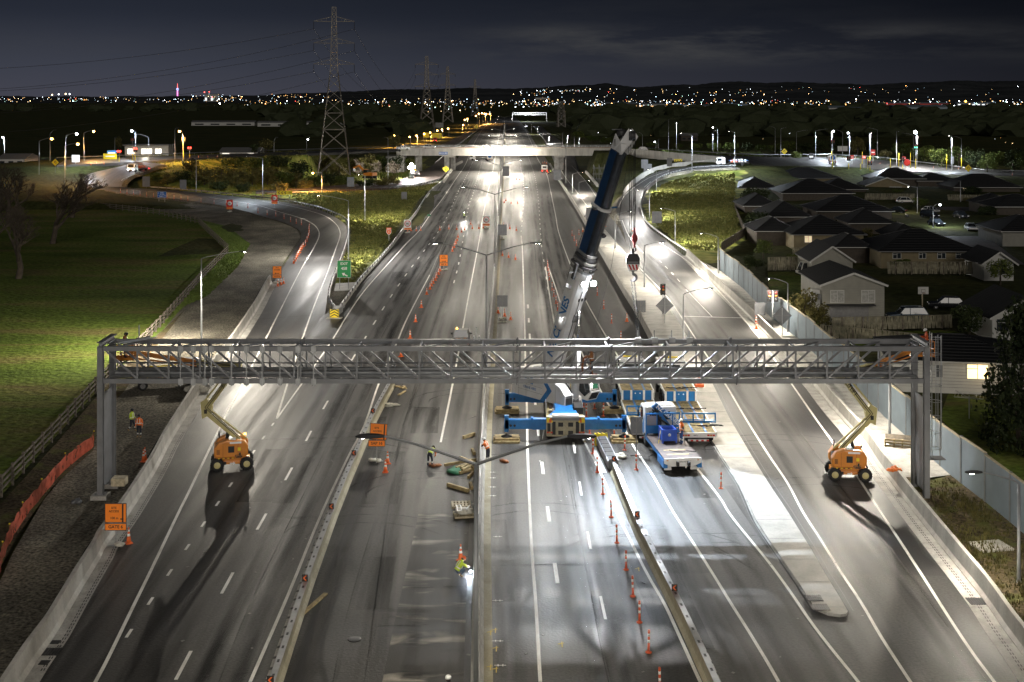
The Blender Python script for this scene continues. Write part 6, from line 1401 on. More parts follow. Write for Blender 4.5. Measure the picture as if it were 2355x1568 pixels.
 for s in 'LR':
  w_,h_=J['wr'+s],J['ha'+s];d=(h_-w_).normalized();sd=d.cross(Vector((0,1,0.3))).normalized();cu=sd.cross(d)
  for k,ln in enumerate((.07,.082,.077,.06)):
   b0=h_+sd*(k-1.5)*.021;mb.tube([b0,b0+d*ln*.55+cu*.008,b0+d*ln+cu*.032],[.011,.010,.008],cloth.get('hand','skin'),5)
  b0=w_.lerp(h_,.5)+sd*-.04;mb.tube([b0,b0+d*.04-sd*.02,b0+d*.075-sd*.012+cu*.02],[.013,.011,.009],cloth.get('hand','skin'),5)
 r_=thing('person',label,'person',loc,rz,group);r_.scale=(scale,)*3
 mb.build('body',r_)
 hm=MB();Mx=Matrix((rt,fw,upv)).transposed();c=hd+upv*.045
 hm.lathe([(.128,.0),(.132,.03),(.122,.085),(.09,.125),(.045,.148),(0,.152)],helmet,c,14,'Z',Mx);hm.add([c+rt*.10+fw*.09,c-rt*.10+fw*.09,c-rt*.075+fw*.19-upv*.015,c+rt*.075+fw*.19-upv*.015],[(0,1,2,3)],helmet)
 hm.build('helmet',r_)
 hr=MB();hr.lathe([(.104,-.04),(.108,.0),(.09,.03)],'hair',hd-fw*.012,10,'Z',Mx);hr.build('hair',r_)
 if vest:
  up_t=(J['chest']-J['waist']).normalized();f_t=Vector((0,1,0));f_t=(f_t-up_t*f_t.dot(up_t));f_t=f_t.normalized()if f_t.length>.15 else Vector((0,.3,1)).normalized();r_t=f_t.cross(up_t);Mt=Matrix((r_t,f_t,up_t)).transposed()
  ln=(J['neck']-J['pelvis']).length;vm=MB();c0_=J['pelvis']+up_t*.02
  prof=[(0.02,.185,.150),(.12,.180,.148),(.30,.190,.150),(ln*.72,.215,.155),(ln*.90,.17,.13),(ln*.97,.09,.085)]
  n=16;vv=[]
  for h_,a,b in prof:
   for k in range(n):
    t=2*PI*k/n;vv.append(c0_+Mt@Vector((a*math.cos(t),b*math.sin(t),h_)))
  vm.add(vv,[(i*n+k,i*n+(k+1)%n,(i+1)*n+(k+1)%n,(i+1)*n+k)for i in range(len(prof)-1)for k in range(n)],vest,True);ve=vm.build('vest',r_)
  bd2=MB();vv=[]
  for h_,a,b in((.14,.19,.157),(.20,.192,.159)):
   for k in range(n):t=2*PI*k/n;vv.append(c0_+Mt@Vector((a*math.cos(t),b*math.sin(t),h_)))
  bd2.add(vv,[(k,(k+1)%n,n+(k+1)%n,n+k)for k in range(n)],'refl_white')
  for s in(-1,1):
   for yy in(-1,1):
    pts=[c0_+Mt@Vector((s*x,yy*y,h))for x,y,h in((.10,.153,.2),(.105,.155,.34),(.10,.150,ln*.74),(.08,.125,ln*.9))]
    for a,b in zip(pts,pts[1:]):bd2.bar(a,b,.05,.012,'refl_white',tuple(f_t))
  bd2.build('reflective_band',ve)
 return r_
def mirror(d):
 return d
STAND=dict(pelvis=(0,0,.95),waist=(0,0,1.1),chest=(0,0,1.33),neck=(0,.01,1.52),head=(0,.03,1.65),crown=(0,.03,1.74),shL=(-.2,0,1.42),elL=(-.27,-.02,1.14),wrL=(-.27,.08,.92),haL=(-.27,.11,.84),shR=(.2,0,1.42),elR=(.27,-.02,1.14),wrR=(.27,.08,.92),haR=(.27,.11,.84),hipL=(-.1,0,.90),knL=(-.12,.02,.50),anL=(-.13,0,.09),toL=(-.14,.17,.05),hipR=(.1,0,.90),knR=(.12,.02,.50),anR=(.13,0,.09),toR=(.14,.17,.05))
def pose(**k):d=dict(STAND);d.update(k);return d
WALK=pose(knL=(-.11,.2,.52),anL=(-.12,.22,.10),toL=(-.13,.38,.08),knR=(.11,.0,.50),anR=(.12,-.28,.16),toR=(.13,-.14,.06),wrL=(-.2,.2,1.05),haL=(-.14,.27,1.06),wrR=(.2,.2,1.05),haR=(.14,.27,1.06))
BEND=pose(pelvis=(0,-.1,.92),waist=(0,.04,1.02),chest=(0,.25,1.13),neck=(0,.42,1.17),head=(0,.54,1.15),crown=(0,.63,1.14),shL=(-.2,.34,1.14),elL=(-.26,.40,.86),wrL=(-.18,.50,.66),haL=(-.13,.54,.58),shR=(.2,.34,1.14),elR=(.26,.40,.86),wrR=(.18,.50,.66),haR=(.13,.54,.58),hipL=(-.1,-.1,.88),knL=(-.15,.02,.48),anL=(-.17,-.06,.09),toL=(-.18,.11,.05),hipR=(.1,-.1,.88),knR=(.15,.02,.48),anR=(.17,-.06,.09),toR=(.18,.11,.05))
LEAN=pose(waist=(0,.05,1.1),chest=(0,.18,1.31),neck=(0,.28,1.46),head=(0,.34,1.58),crown=(0,.36,1.67),shL=(-.2,.2,1.38),elL=(-.26,.36,1.18),wrL=(-.12,.52,1.17),haL=(-.04,.56,1.17),shR=(.2,.2,1.38),elR=(.26,.36,1.18),wrR=(.12,.52,1.17),haR=(.04,.56,1.18))
CROUCH=dict(pelvis=(0,-.15,.36),waist=(0,-.10,.50),chest=(0,.04,.70),neck=(0,.16,.85),head=(0,.25,.93),crown=(0,.30,1.01),shL=(-.2,.10,.77),elL=(-.25,.32,.60),wrL=(-.14,.5,.52),haL=(-.10,.58,.49),shR=(.2,.10,.77),elR=(.25,.32,.60),wrR=(.14,.5,.52),haR=(.10,.58,.49),hipL=(-.12,-.12,.34),knL=(-.2,.28,.50),anL=(-.17,.02,.09),toL=(-.19,.19,.05),hipR=(.12,-.12,.34),knR=(.2,.30,.46),anR=(.17,.0,.10),toR=(.19,.17,.05))
WORK=pose(elL=(-.26,.14,1.2),wrL=(-.14,.36,1.2),haL=(-.1,.44,1.21),elR=(.26,.14,1.2),wrR=(.14,.36,1.22),haR=(.1,.44,1.23),head=(0,.06,1.64),crown=(0,.09,1.73))
HOLD=pose(elR=(.26,-.06,1.16),wrR=(.22,.2,1.12),haR=(.2,.28,1.13),elL=(-.26,-.02,1.14),wrL=(-.24,.14,.96),haL=(-.22,.2,.9))
C1=dict(torso='vest_orange',arm='vest_orange',leg='navy',boot='boot_tan');C2=dict(torso='vest_lime',arm='navy',leg='navy',boot='boot_tan');C3=dict(torso='navy',arm='navy',leg='navy',boot='navy',hand='navy')
def pp(px,py):return P(px,py,-.03)
person(pp(320,1006),PI-.1,STAND,C1,'person in orange hi-vis jacket with braces standing on gravel, facing the camera',vest='vest_orange')
person(pp(303,992),-1.9,WALK,dict(C2,arm='vest_lime'),'person in lime and navy jacket walking on the gravel behind the orange jacket',vest='vest_lime')
person(P(989,1072),-.35,BEND,dict(torso='vest_lime',arm='vest_orange',leg='navy',boot='navy'),'person bending over orange gear on the dusty lane, yellow vest and dark helmet',vest='vest_lime',helmet='helmet_dark')
person(P(1122,1063),math.radians(58),LEAN,dict(C1,arm='navy'),'person in orange vest leaning on the median barrier and watching the bending worker',vest='vest_orange',helmet='helmet_white')
person(P(1055,1326),math.radians(-62),CROUCH,dict(torso='vest_lime',arm='vest_lime',leg='denim',boot='boot_tan'),'person crouching in a lime hi-vis jacket and jeans grinding at the median barrier',vest='vest_lime',helmet='cone_orange',band=False)
person(P(1031,1652),.3,STAND,dict(C1,torso='navy',arm='navy'),'person in a white helmet cut off by the bottom frame edge',helmet='helmet_white')
person((12.43,92.9,1.06),math.radians(105),HOLD,dict(torso='vest_orange',arm='navy',leg='blue_overall',boot='blue_overall'),'person in orange vest and blue overalls standing on the truck deck',vest='vest_orange',helmet='helmet_white')
person(((1360-CX)/F*85.2,85.0,ZB+.10),math.radians(70),WORK,dict(torso='vest_brown',arm='vest_brown',leg='navy',boot='navy'),'person in orange jacket and dark helmet working on the gantry walkway',vest='vest_brown')
person(bas_l+Vector((.05,0,.06)),math.radians(-80),WORK,dict(torso='vest_brown',arm='vest_brown',leg='navy',boot='navy'),'person in brown hi-vis jacket standing in the basket of the left boom lift',vest='vest_brown',helmet='helmet_dark')
person(bas_r+Vector((.35,0,.06)),math.radians(80),WORK,dict(torso='red_jacket',arm='red_jacket',leg='navy',boot='navy'),'person in hooded red jacket and white helmet in the right boom lift basket',helmet='helmet_white',band=False)
fp=person(P(1067,507),PI,HOLD,C3,'person in dark clothes and lime vest standing alone on the closed lanes',vest='vest_lime',helmet='helmet_white')
m=MB();m.blob((0,.18,1.74),.06,'head_torch',1,0);m.build('head_torch',fp);spot(P(1067,507)+Vector((0,-.5,1.75)),900,(1,.97,.9),75,.6,aim=P(1066,512))
person(P(1261,404),.6,BEND,C1,'person in orange bending by the small truck at the right pier',vest='vest_orange')
person(P(1266,402),-.4,STAND,dict(C1,torso='vest_lime',arm='navy'),'person in dark trousers standing by the right bridge pier',vest='vest_lime')
gn=thing('orange_hose','orange hose coiled over the gantry walkway beside the worker','hose',((1352-CX)/F*85.0,84.9,ZB+.1))
m=MB();m.tube([(-.35,0,.05),(-.4,0,.6),(-.3,0,1.15),(0,0,1.3),(.2,0,1.15),(.15,0,.5),(.3,0,.08),(.6,0,.06)],.07,'rust',8);m.build('hose',gn)
gt=P(1083,1322);m=MB();m.blob((0,0,0),.06,'weld',1,0);w_=tag(m.build('grinding_spark',None,gt+Vector((-.02,0,.2))),'white hot grinding spark at the foot of the median barrier','spark');point(gt+Vector((-.12,0,.28)),70,(.75,.87,1.0),.05)
def make_cone(h=.92):
 e_=empty('traffic_cone',(0,0,0));m=MB();m.box((0,0,.03),(.40,.40,.06),'cone_orange',None,(.95,.95));m.build('base',e_)
 m=MB();pr=[(.15,.06),(.135,.16)];R_=lambda z:.145-(.145-.03)*(z-.06)/(h-.06)
 seq=[(.06,.42,'cone_orange'),(.42,.56,'refl_white'),(.56,.68,'cone_orange'),(.68,.79,'refl_white'),(.79,h,'cone_orange')]
 for a,b,c in seq:m.lathe([(R_(a),a),(R_(b),b)],c,(0,0,0),12)
 m.lathe([(R_(h),h),(0,h+.01)],'cone_orange',(0,0,0),12);m.build('cone_body',e_);return e_
proto_c=make_cone();used_c=False
def cone(p,label,group):
 global used_c
 c=proto_c if not used_c else copy_tree(proto_c);used_c=True
 c.location=p;c.rotation_euler=(0,0,random.uniform(-.6,.6));c.scale=(1,1,random.uniform(.96,1.04));return tag(c,label,'traffic cone',group)
def row(pts,fmt,group,z=0):
 for i,(a,b)in enumerate(pts):cone(P(a,b,z)if z is not None else G(a,b),fmt.format(ORD[i+1]),group)
TAPER=[(981,677),(988.5,665),(992,658),(996,652),(1001,645),(1003,639),(1008,631),(1011.5,623)]
row([(964,789)],'single orange cone just above the gantry beside the merging lane line','cones along the closed lane taper')if False else None
row([(943,778),(955.5,740),(968.5,707)]+TAPER,'orange banded cone of the lane closing taper left of the pickup, {} from the gantry','cones along the closed lane taper')
row([(922,820)],'orange cone seen through the gantry truss beside the white lane line','cones along the closed lane taper')
row([(1040,578),(1044,570),(1046,566),(1048,560),(1051,554),(1053,546)],'orange cone in the tight line above the site access board, {} from the board','cones stacked up the closed lane')
row([(937,533),(945,531),(957,531),(967,530),(1011,529),(1032,527),(1050,528),(1061,534),(1068,529),(1086,526),(1101,526),(1111,525)],'orange cone in the cross row between the two 80 signs, {} from the left','cones in the row across the closed lanes')
row([(1082,516)],'orange cone set just behind the cross row near the right 80 sign','cones in the row across the closed lanes')
row([(1155,588),(1169,592),(1158,522),(1172,526),(1159,466),(1175,468),(1163,462)],'orange cone on the carriageway just right of the median, {} counting from the near one','cones right of the median')
row([(1145,720),(1160,727),(1174,735)],'orange cone beside the grey sign back on the median, {} from the left','cones at the sign back on the median')
row([(1185,597),(1187,530),(1190,468)],'lone orange cone on the empty right carriageway, {} from the near end','cones on the empty right carriageway')
row([(675,606),(678.5,601),(681,596),(683.5,591),(686,586),(689,582),(691,577),(694,573),(697,568)],'orange banded cone along the exit ramp edge line, {} beyond the site access board','cones along the exit ramp')
row([(638.5,658),(646,655),(652,652)],'orange cone standing around the site access gate 6 board, {} from the left','cones round the gate 6 board')
row([(886,1086),(891,1066)],'orange cone at the sandbags of the sap 16 board near the median, {} from camera','cones at the sap 16 board')
row([(296,1249)],'orange banded cone standing next to the large gate 6 board, by the barrier','cones at the gate 6 board')
row([(1059,1288)],'orange banded cone directly behind the crouching grinder','cones at the median')
row([(333,1058),(330,1061)],'old orange cone dumped behind the left concrete barrier, {} of the pair','cones behind the left barrier')
row([(1441,739)],'orange cone beside the sandbagged sign on the island edge','cones on the right carriageway');row([(1454,534),(1340,533),(1391,521)],'orange cone near the boom on the right carriageway edge, {} of its line','cones on the right carriageway')
row([(1739,757),(1744,749),(1738,745)],'orange cone at the sandbagged signs beside the right barrier, {} from the camera','cones at the right barrier')
row([(1292,372),(1295,378),(1248,376),(1252,375),(1256,377),(1187,413),(1195,414)],'tiny orange cone near the right bridge pier, {} of the cluster','cones near the right bridge pier')
row([(1254,388),(1273,414)],'tiny orange cone by the small truck at the pier, {} of two','cones near the right bridge pier')
far=[(1774,371),(1803,373),(1815,373),(1836,373),(1861,373),(1876,374),(1896,377),(1940,367),(1967,366),(2023,382),(2146,389),(2203,393),(2327,405),(1754,369),(1735,370)]
far.sort()
for i,(a,b)in enumerate(far):cone(G(a,b)+Vector((0,0,.15)),f'small distant cone along the crossing road right of the bridge, {ORD[i + 1]} from the bridge','cones along the crossing road')
for i,(a,b)in enumerate([(209,381),(222,380),(239,380),(436,366),(456,365),(478,365),(500,364)]):cone(G(a,b)+Vector((0,0,.2)),f'small distant cone at the left intersection, {ORD[i + 1]} from the frame edge','cones at the left intersection')
def make_post():
 e_=empty('marker_post',(0,0,0));m=MB();m.lathe([(.15,0),(.16,.03),(.09,.06),(.06,.09)],'post_orange',(0,0,0),12);m.build('base',e_);m=MB()
 for a,b,c in[(.08,.48,'post_orange'),(.48,.62,'refl_white'),(.62,.78,'post_orange'),(.78,.92,'refl_white'),(.92,1.08,'post_orange')]:m.lathe([(.055,a),(.055,b)],c,(0,0,0),10)
 m.lathe([(.055,1.08),(.03,1.1),(0,1.1)],'post_orange',(0,0,0),10);m.build('tube',e_);return e_
proto_p=make_post();used_p=False
def posts(pts,fmt,group,z=0):
 global used_p
 for i,(a,b)in enumerate(pts):
  c=proto_p if not used_p else copy_tree(proto_p);used_p=True
  c.location=P(a,b,z)if z is not None else PE(a,b);c.rotation_euler=(0,random.uniform(-.03,.03),random.random()*3);tag(c,fmt.format(ORD[i+1]),'marker post',group)
posts([(1517,1590),(1491,1500),(1470,1431),(1455,1371),(1439,1310),(1418,1248),(1405,1189),(1386,1136),(1373,1086),(1363,1043),(1355,998),(1348,958)],'orange and white marker post before the temporary barrier, {} from the camera','marker posts before the barrier')
posts([(1463,1080),(1436,1035),(1412,1003),(1387,957),(1367,940),(1342,936),(1326,915)],'orange and white marker post among the outriggers and trucks, {} from the camera','marker posts around the crane')
posts([(1657,1123)],'single orange and white marker post on the lane line right of the trucks','marker post by the island')
posts([(1427,784),(1406,743),(1388,710),(1373,679),(1361,651),(1325,565),(1320,554),(1315,542),(1331,540)],'slim orange marker post on the carriageway right of the boom, {} from the gantry','marker posts right of the boom')
posts([(1282,714),(1278,698),(1273,682),(1269,667),(1263,644),(1262,634),(1260,622),(1259,614)],'slim orange marker post left of the boom along the white wedge, {} from the gantry','marker posts left of the boom')
posts([(711,526),(710,532),(711,540),(709,547),(706,556),(702,565)],'orange marker post round the exit ramp curve, {} from the far end','marker posts round the ramp curve',None)
posts([(277,443),(292,445),(307,447),(322,449),(337,451),(353,453),(384,456),(400,457.5),(416,459),(432,461),(462,465),(492,469),(520,471),(545,474),(570,478),(593,489),(614,494),(634,497),(653,503),(668,510),(681,514),(693,517)],'thin marker post beside the exit ramp shoulder, {} from the far end','marker posts along the exit ramp shoulder',None)
def board(loc,w,h,face_m,label,cat,lines=(),post_h=1.6,border='black',rz=0.0,extra=None,bags=True,tilt=0.0,name='road_sign',back=False,frame_m='galv',legs=1,sub=None,bag=None):
 e_=thing(name,label,cat,loc,rz);m=MB();zc=post_h+h/2
 m.box((0,0,zc),(w,.03,h),'sign_back');y=-.017 if not back else .017
 if not back:
  m.box((0,-.016,zc),(w*.995,.006,h*.995),border);m.box((0,-.021,zc),(w-.07,.004,h-.07),face_m)
  for(s_,size,dx,dz,col)in lines:txt(m,s_,size,frame((dx,-.0255,zc+dz),(1,0,0),(0,0,1),0),col,size*.02)
  if extra:extra(m,zc)
 else:
  m.bar((0,-.03,zc-h/2),(0,-.03,zc+h/2),.06,.04,'mid_grey');m.bar((-w*.3,-.03,zc+h*.35),(0,-.03,zc),.03,.03,'mid_grey');m.bar((w*.3,-.03,zc+h*.35),(0,-.03,zc),.03,.03,'mid_grey')
 f=m.build('sign_face',e_)
 if tilt:f.rotation_euler=(0,tilt,0);f.location=(-math.sin(tilt)*0,0,0)
 if sub:
  (s_,sw,sh,fm,col)=sub;m=MB();zz=post_h-sh/2-.04;m.box((0,0,zz),(sw,.03,sh),'sign_back');m.box((0,-.016,zz),(sw*.995,.006,sh*.995),border);m.box((0,-.021,zz),(sw-.06,.004,sh-.06),fm);txt(m,s_,sh*.62,frame((0,-.0255,zz),(1,0,0),(0,0,1),0),col,.006);m.build('sub_plate',e_)
 m=MB()
 for k in range(legs):
  x=0 if legs==1 else(-.32+.64*k)*w;m.tube([(x,.04,0),(x,.04,post_h+h*.8)],.035 if legs==1 else .05,frame_m,6)
 if bags or legs==1:m.bar((-.45,.04,.05),(.45,.04,.05),.05,.05,frame_m);m.bar((0,-.4,.05),(0,.5,.05),.05,.05,frame_m)
 m.build('stand',e_)
 if bags:
  rnd=random.Random(int(loc[0]*10))
  for k in range(4):
   s=MB();s.blob((0,0,0),(.30,.2,.12),'sandbag',k+int(loc[1]),.18,2);b=s.build('sandbag',None,Vector(loc)+Vector((rnd.uniform(-.45,.45),rnd.uniform(-.3,.3),.11+.04*k)),rnd.random()*3);bg_=bag or ' '.join(label.split()[:11]);tag(b,f'pale sandbag holding down the {bg_}','sandbag',f'sandbags at the {bg_}')
 return e_
def arrow_side(m,zc):
 m.box((.42,-.026,zc),(.09,.004,1.1),'black');m.box((.37,-.027,zc-.35),(.18,.004,.07),'black')
def arrow_h(d):
 def f(m,zc):
  z=zc-.42;m.box((0,-.026,z),(.62,.004,.07),'black');m.add([(d*.36,-.027,z),(d*.2,-.027,z+.12),(d*.2,-.027,z-.12)],[(0,1,2)],'black')
 return f
board(P(266,1257),1.28,1.14,'sign_orange','orange board reading site access 100 m and gate 6 on the barrier','road sign',[('SITE',.17,-.10,.30,'black'),('ACCESS',.17,-.10,.10,'black'),('100 m',.19,-.08,-.30,'black')],1.42,extra=arrow_side,sub=('GATE 6',1.28,.42,'sign_orange','black'))
board(P(866,1062),1.24,1.18,'sign_orange','orange board reading site access and sap 16 beside the temporary barrier','road sign',[('SITE',.18,-.14,.25,'black'),('ACCESS',.18,-.08,.02,'black')],1.62,extra=arrow_side,rz=.0,sub=('SAP 16',1.22,.46,'sign_orange','black'),tilt=.06)
board(P(637,652),1.26,1.24,'sign_orange','orange board reading site access gate 6 with an arrow left at the exit ramp','road sign',[('SITE',.24,0,.38,'black'),('ACCESS',.24,0,.08,'black')],1.25,extra=arrow_h(-1),sub=('GATE 6',1.26,.42,'sign_orange','black'))
board(P(1020,622),1.28,1.22,'sign_orange','orange board reading site access sap 16 with an arrow right in the closed lane','road sign',[('SITE',.24,0,.38,'black'),('ACCESS',.24,0,.08,'black')],1.2,extra=arrow_h(1),sub=('SAP 16',1.28,.44,'sign_orange','black'))
def roundel(n_):
 def f(m,zc):
  m.lathe([(0,-.004),(.62,-.004),(.62,.0)],'sign_red',(0,-.024,zc),28,'Y');m.lathe([(0,-.004),(.47,-.004),(.47,0)],'refl_white',(0,-.028,zc),28,'Y');txt(m,n_,.56,frame((0,-.034,zc),(1,0,0),(0,0,1),0),'black',.014)
 return f
board(P(937,536),1.40,1.5,'refl_white','speed sign with a red ring reading 80 temporary beside the gore guard rail','road sign',(),1.1,'refl_white',bag='round 80 sign by the gore guard rail',extra=roundel('80'),sub=('TEMPORARY',1.4,.40,'sign_orange','black'))
board(P(1118,526),1.40,1.5,'refl_white','speed sign with a red ring reading 80 temporary beside the median','road sign',(),1.1,'refl_white',bag='round 80 sign by the median',extra=roundel('80'),sub=('TEMPORARY',1.4,.46,'sign_orange','black'))
b80=PE(528,488);board(b80,1.45,1.6,'sign_red','speed sign reading 80 on a dark red board on the exit ramp shoulder','road sign',(),1.2,'sign_red',extra=roundel('80'),sub=('TEMPORARY',1.4,.45,'sign_orange','black'))
b80=PE(631,478);board(b80,1.45,1.6,'sign_red','speed sign reading 80 on a red board beside the yellow chevron board','road sign',(),1.5,'sign_red',extra=roundel('80'),sub=('TEMPORARY',1.4,.5,'sign_orange','black'),bags=False)
def ex_arrow(m,zc):
 a=math.radians(152);ux,uz=math.cos(a),math.sin(a);c=Vector((.05,-.027,zc-.75));nx_,nz_=-uz,ux
 f=lambda t,s:(c.x+ux*t+nx_*s,-.027,c.z+uz*t+nz_*s)
 m.add([f(-.48,.08),f(.05,.08),f(.05,-.08),f(-.48,-.08)],[(0,1,2,3)],'refl_white');m.add([f(.42,0),f(.02,.25),f(.02,-.25)],[(0,1,2)],'refl_white')
exs=P(791,664,.05);sc_=F/exs.y
ee=board(exs,1.9,2.36,'sign_green','green motorway sign reading exit 458 with a white arrow on the gore','road sign',[('EXIT',.50,0,.72,'refl_white'),('458',.56,0,.06,'refl_white')],1.55,'refl_white',extra=ex_arrow,bags=False,legs=2,frame_m='galv')
def chevrons(px,py,z,w,h,label,n=4,num=None,post=1.2):
 g=PE(px,py)if z is None else P(px,py,z)
 def f(m,zc):
  for k in range(n):
   x=-w*.42+k*w*(.60 if num else .84)/n;t=h*.36
   m.add([(x,-.027,zc),(x+t,-.027,zc+t),(x+t*1.7,-.027,zc+t),(x+t*.7,-.027,zc),(x+t*1.7,-.027,zc-t),(x+t,-.027,zc-t)],[(0,1,2,3),(0,3,4,5)],'black')
  if num:txt(m,num,h*.62,frame((w*.33,-.029,zc),(1,0,0),(0,0,1),0),'black',.01)
 return board(g,w,h,'sign_yellow',label,'road sign',(),post,'sign_yellow',extra=f,bags=False,legs=2)
chevrons(654,462,None,4.0,1.0,'yellow board with black chevrons and the number 55 at the exit ramp bend',3,'55',1.6)
chevrons(1559,383,4.6,2.6,1.0,'yellow board with black chevrons above the on-ramp bend',4,None,1.4)
g=P(372,468,0)
def bl(m,zc):
 m.add([(-.95,-.027,zc+.38),(-.75,-.027,zc+.5),(-.75,-.027,zc+.26)],[(0,1,2)],'refl_white');m.add([(.95,-.027,zc-.4),(.75,-.027,zc-.3),(.75,-.027,zc-.5)],[(0,1,2)],'refl_white');m.box((0,-.026,zc-.18),(2.2,.004,.03),'refl_white')
board(g,2.3,1.5,'sign_blue','blue direction sign with white place names propped on a trestle by the ramp','road sign',[('Karaka',.30,.05,.46,'refl_white'),('Kingseat',.30,.1,.10,'refl_white'),('Papakura',.28,-.1,-.44,'refl_white')],1.5,'refl_white',extra=bl,bags=False,legs=2)
g=P(894,552);e_=thing('route_shield_sign','small orange shield sign with the number 1 on a post in the grass','road sign',g);m=MB();sh=[(-.42,1.95),(.42,1.95),(.46,1.5),(.3,1.15),(0,.98),(-.3,1.15),(-.46,1.5)]
m.prism(sh,-.02,.02,'refl_white');m.prism([(x*.86,1.5+(z-1.5)*.86)for x,z in sh],-.026,-.02,'cone_orange');m.box((0,-.02,2.15),(.95,.03,.32),'cone_orange');txt(m,'NORTH',.2,frame((0,-.04,2.15),(1,0,0),(0,0,1),0),'refl_white',.004);txt(m,'1',.5,frame((0,-.03,1.5),(1,0,0),(0,0,1),0),'refl_white',.012);m.build('sign_face',e_);m=MB();m.tube([(0,.03,-.2),(0,.03,2.1)],.04,'white',6);m.build('post',e_)
def diamond(px,py,z,size,label,glyph,post=1.8,back=False):
 g=G(px,py)if z is None else P(px,py,z);e_=thing('warning_sign',label,'road sign',g);m=MB();zc=post+size*.7;r=size*.7071
 m.prism([(0,zc+r),(r,zc),(0,zc-r),(-r,zc)],-.02,.02,'sign_back');
 if not back:
  m.prism([(0,zc+r*.96),(r*.96,zc),(0,zc-r*.96),(-r*.96,zc)],-.027,-.02,'sign_yellow')
  for a,b in glyph:m.bar((a[0]*size,-.035,zc+a[1]*size),(b[0]*size,-.035,zc+b[1]*size),.1*size,.01,'black',(0,1,0))
 else:m.bar((-r,-.03,zc),(r,-.03,zc),.04,.04,'mid_grey')
 m.build('sign_face',e_);m=MB();m.tube([(0,.04 if not back else-.05,0),(0,.04 if not back else-.05,zc+r*.8)],.045,'galv',6);m.build('post',e_);return e_
MERGE=[((0,-.35),(0,.35)),((0,.35),(-.14,.18)),((0,.35),(.14,.18)),((-.22,-.28),(0,0))]
UT=[((.15,-.3),(.15,.15)),((.15,.15),(0,.28)),((0,.28),(-.15,.15)),((-.15,.15),(-.15,-.1))]
diamond(1025,405,0,1.7,'yellow diamond merge sign on the concrete nose at the left bridge pier',MERGE,1.2)
diamond(1803,367,None,1.7,'yellow diamond u-turn sign beside the crossing road lamps',UT,1.8)
diamond(2226,402,None,1.7,'yellow diamond sign above the dark hip roof on the right',UT,.9)
diamond(127,398,None,1.5,'small yellow sign in the bare trees left of the exit ramp',UT,2.0)
diamond(1095,300,0,2.4,'yellow diamond sign on the frontage road nose far beyond the bridge',MERGE,1.2)
diamond(1528,743,.14,1.5,'grey diamond sign back on a post on the traffic island',(),1.0,True)
diamond(1798,770,.03,1.5,'grey diamond sign back on a post beside the noise wall',(),1.1,True)
def back(px,py,w,h,post,label,z=0,bags=True):return board(P(px,py,z)if z is not None else G(px,py),w,h,'sign_back',label,'road sign',(),post,back=True,bags=bags,frame_m='mid_grey')
back(1463,1049,.9,1.25,1.65,'grey back of a tall portable sign between trailer and crane outrigger',0,False)
back(1155,735,1.25,1.35,1.55,'dark back of a portable sign standing on the median by the cones')
back(1155,552,1.6,2.0,.9,'dark back of a portable sign on the median opposite the 80 sign')
back(1163,409,2.2,3.2,.6,'dark sign back on the median close before the bridge',0,False)
back(1473,732,1.15,1.4,.75,'grey back of a sandbagged sign leaning against the island barrier')
back(1747,745,1.25,1.5,1.0,'grey back of a double triangle sign by the right barrier')
back(1281,420,2.4,3.2,.8,'dark sign back on the barrier nose at the right bridge pier',0,False)
back(1356,512,1.6,2.6,.6,'grey sign back on the barrier beside the crane boom',0,False);back(1510,522,2.0,2.4,.8,'dark sign back in the grass inside the on-ramp bend',None,False)
back(1482,404,2.0,2.6,2.2,'pale sign back on a tall post at the on-ramp entry',3.4,False);back(1539,402,1.5,2.4,2.4,'tall grey sign back outside the on-ramp bend',4.6,False);back(1489,403,2.4,2.6,.8,'white square sign back tilted at the on-ramp entry',3.4,False)
back(806,441,1.9,2.6,1.4,'grey sign back beside the dark link road guard rail',.9,False);back(336,437,2.0,2.8,.9,'pale sign back on the ramp shoulder nearer the frame edge',1.3,False);back(421,443,1.8,2.6,.9,'pale sign back on the ramp shoulder nearer the chevron board',.6,False)
back(929,465,1.4,2.4,.2,'small white slab standing in the rough grass of the gore',0,False)
def signal(px,py,top,label,lit=None,z=None,mast=False,heads=2,yellow=True):
 g=G(px,py)if z is None else P(px,py,z);s_=F/g.y;hh=H-(top-HY)/s_-g.z;e_=thing('traffic_signal',label,'traffic signal',g,0,'traffic signals');m=MB();m.tube([(0,0,-.3),(0,0,hh)],[.1,.07],'galv',8)
 if yellow:m.tube([(0,0,.1),(0,0,hh*.45)],.12,'sign_yellow',8)
 m.build('pole',e_)
 for k in range(heads):
  m=MB();x=(-.35 if k%2==0 else .35)if heads>1 else 0;zc=hh-.6-.0*k;m.box((x,-.05,zc),(.42,.3,1.15),'black');m.box((x,-.0,zc),(.62,.04,1.35),'black')
  hd=m.build('signal_head',e_);c=MB()
  for j,cc in enumerate(('red_light' if lit=='r' else 'sign_red','lift_orange','glint_green' if lit=='g' else 'dark_grey')):c.lathe([(0,-.22),(.13 if not(j==0 and lit=='r')else .26,-.2),(.12,-.18)],cc,(x,-.02,zc+.36-.36*j),10,'Y')
  c.build('lens',hd)
 return e_
emis('glint_green',(.1,1,.5),8)
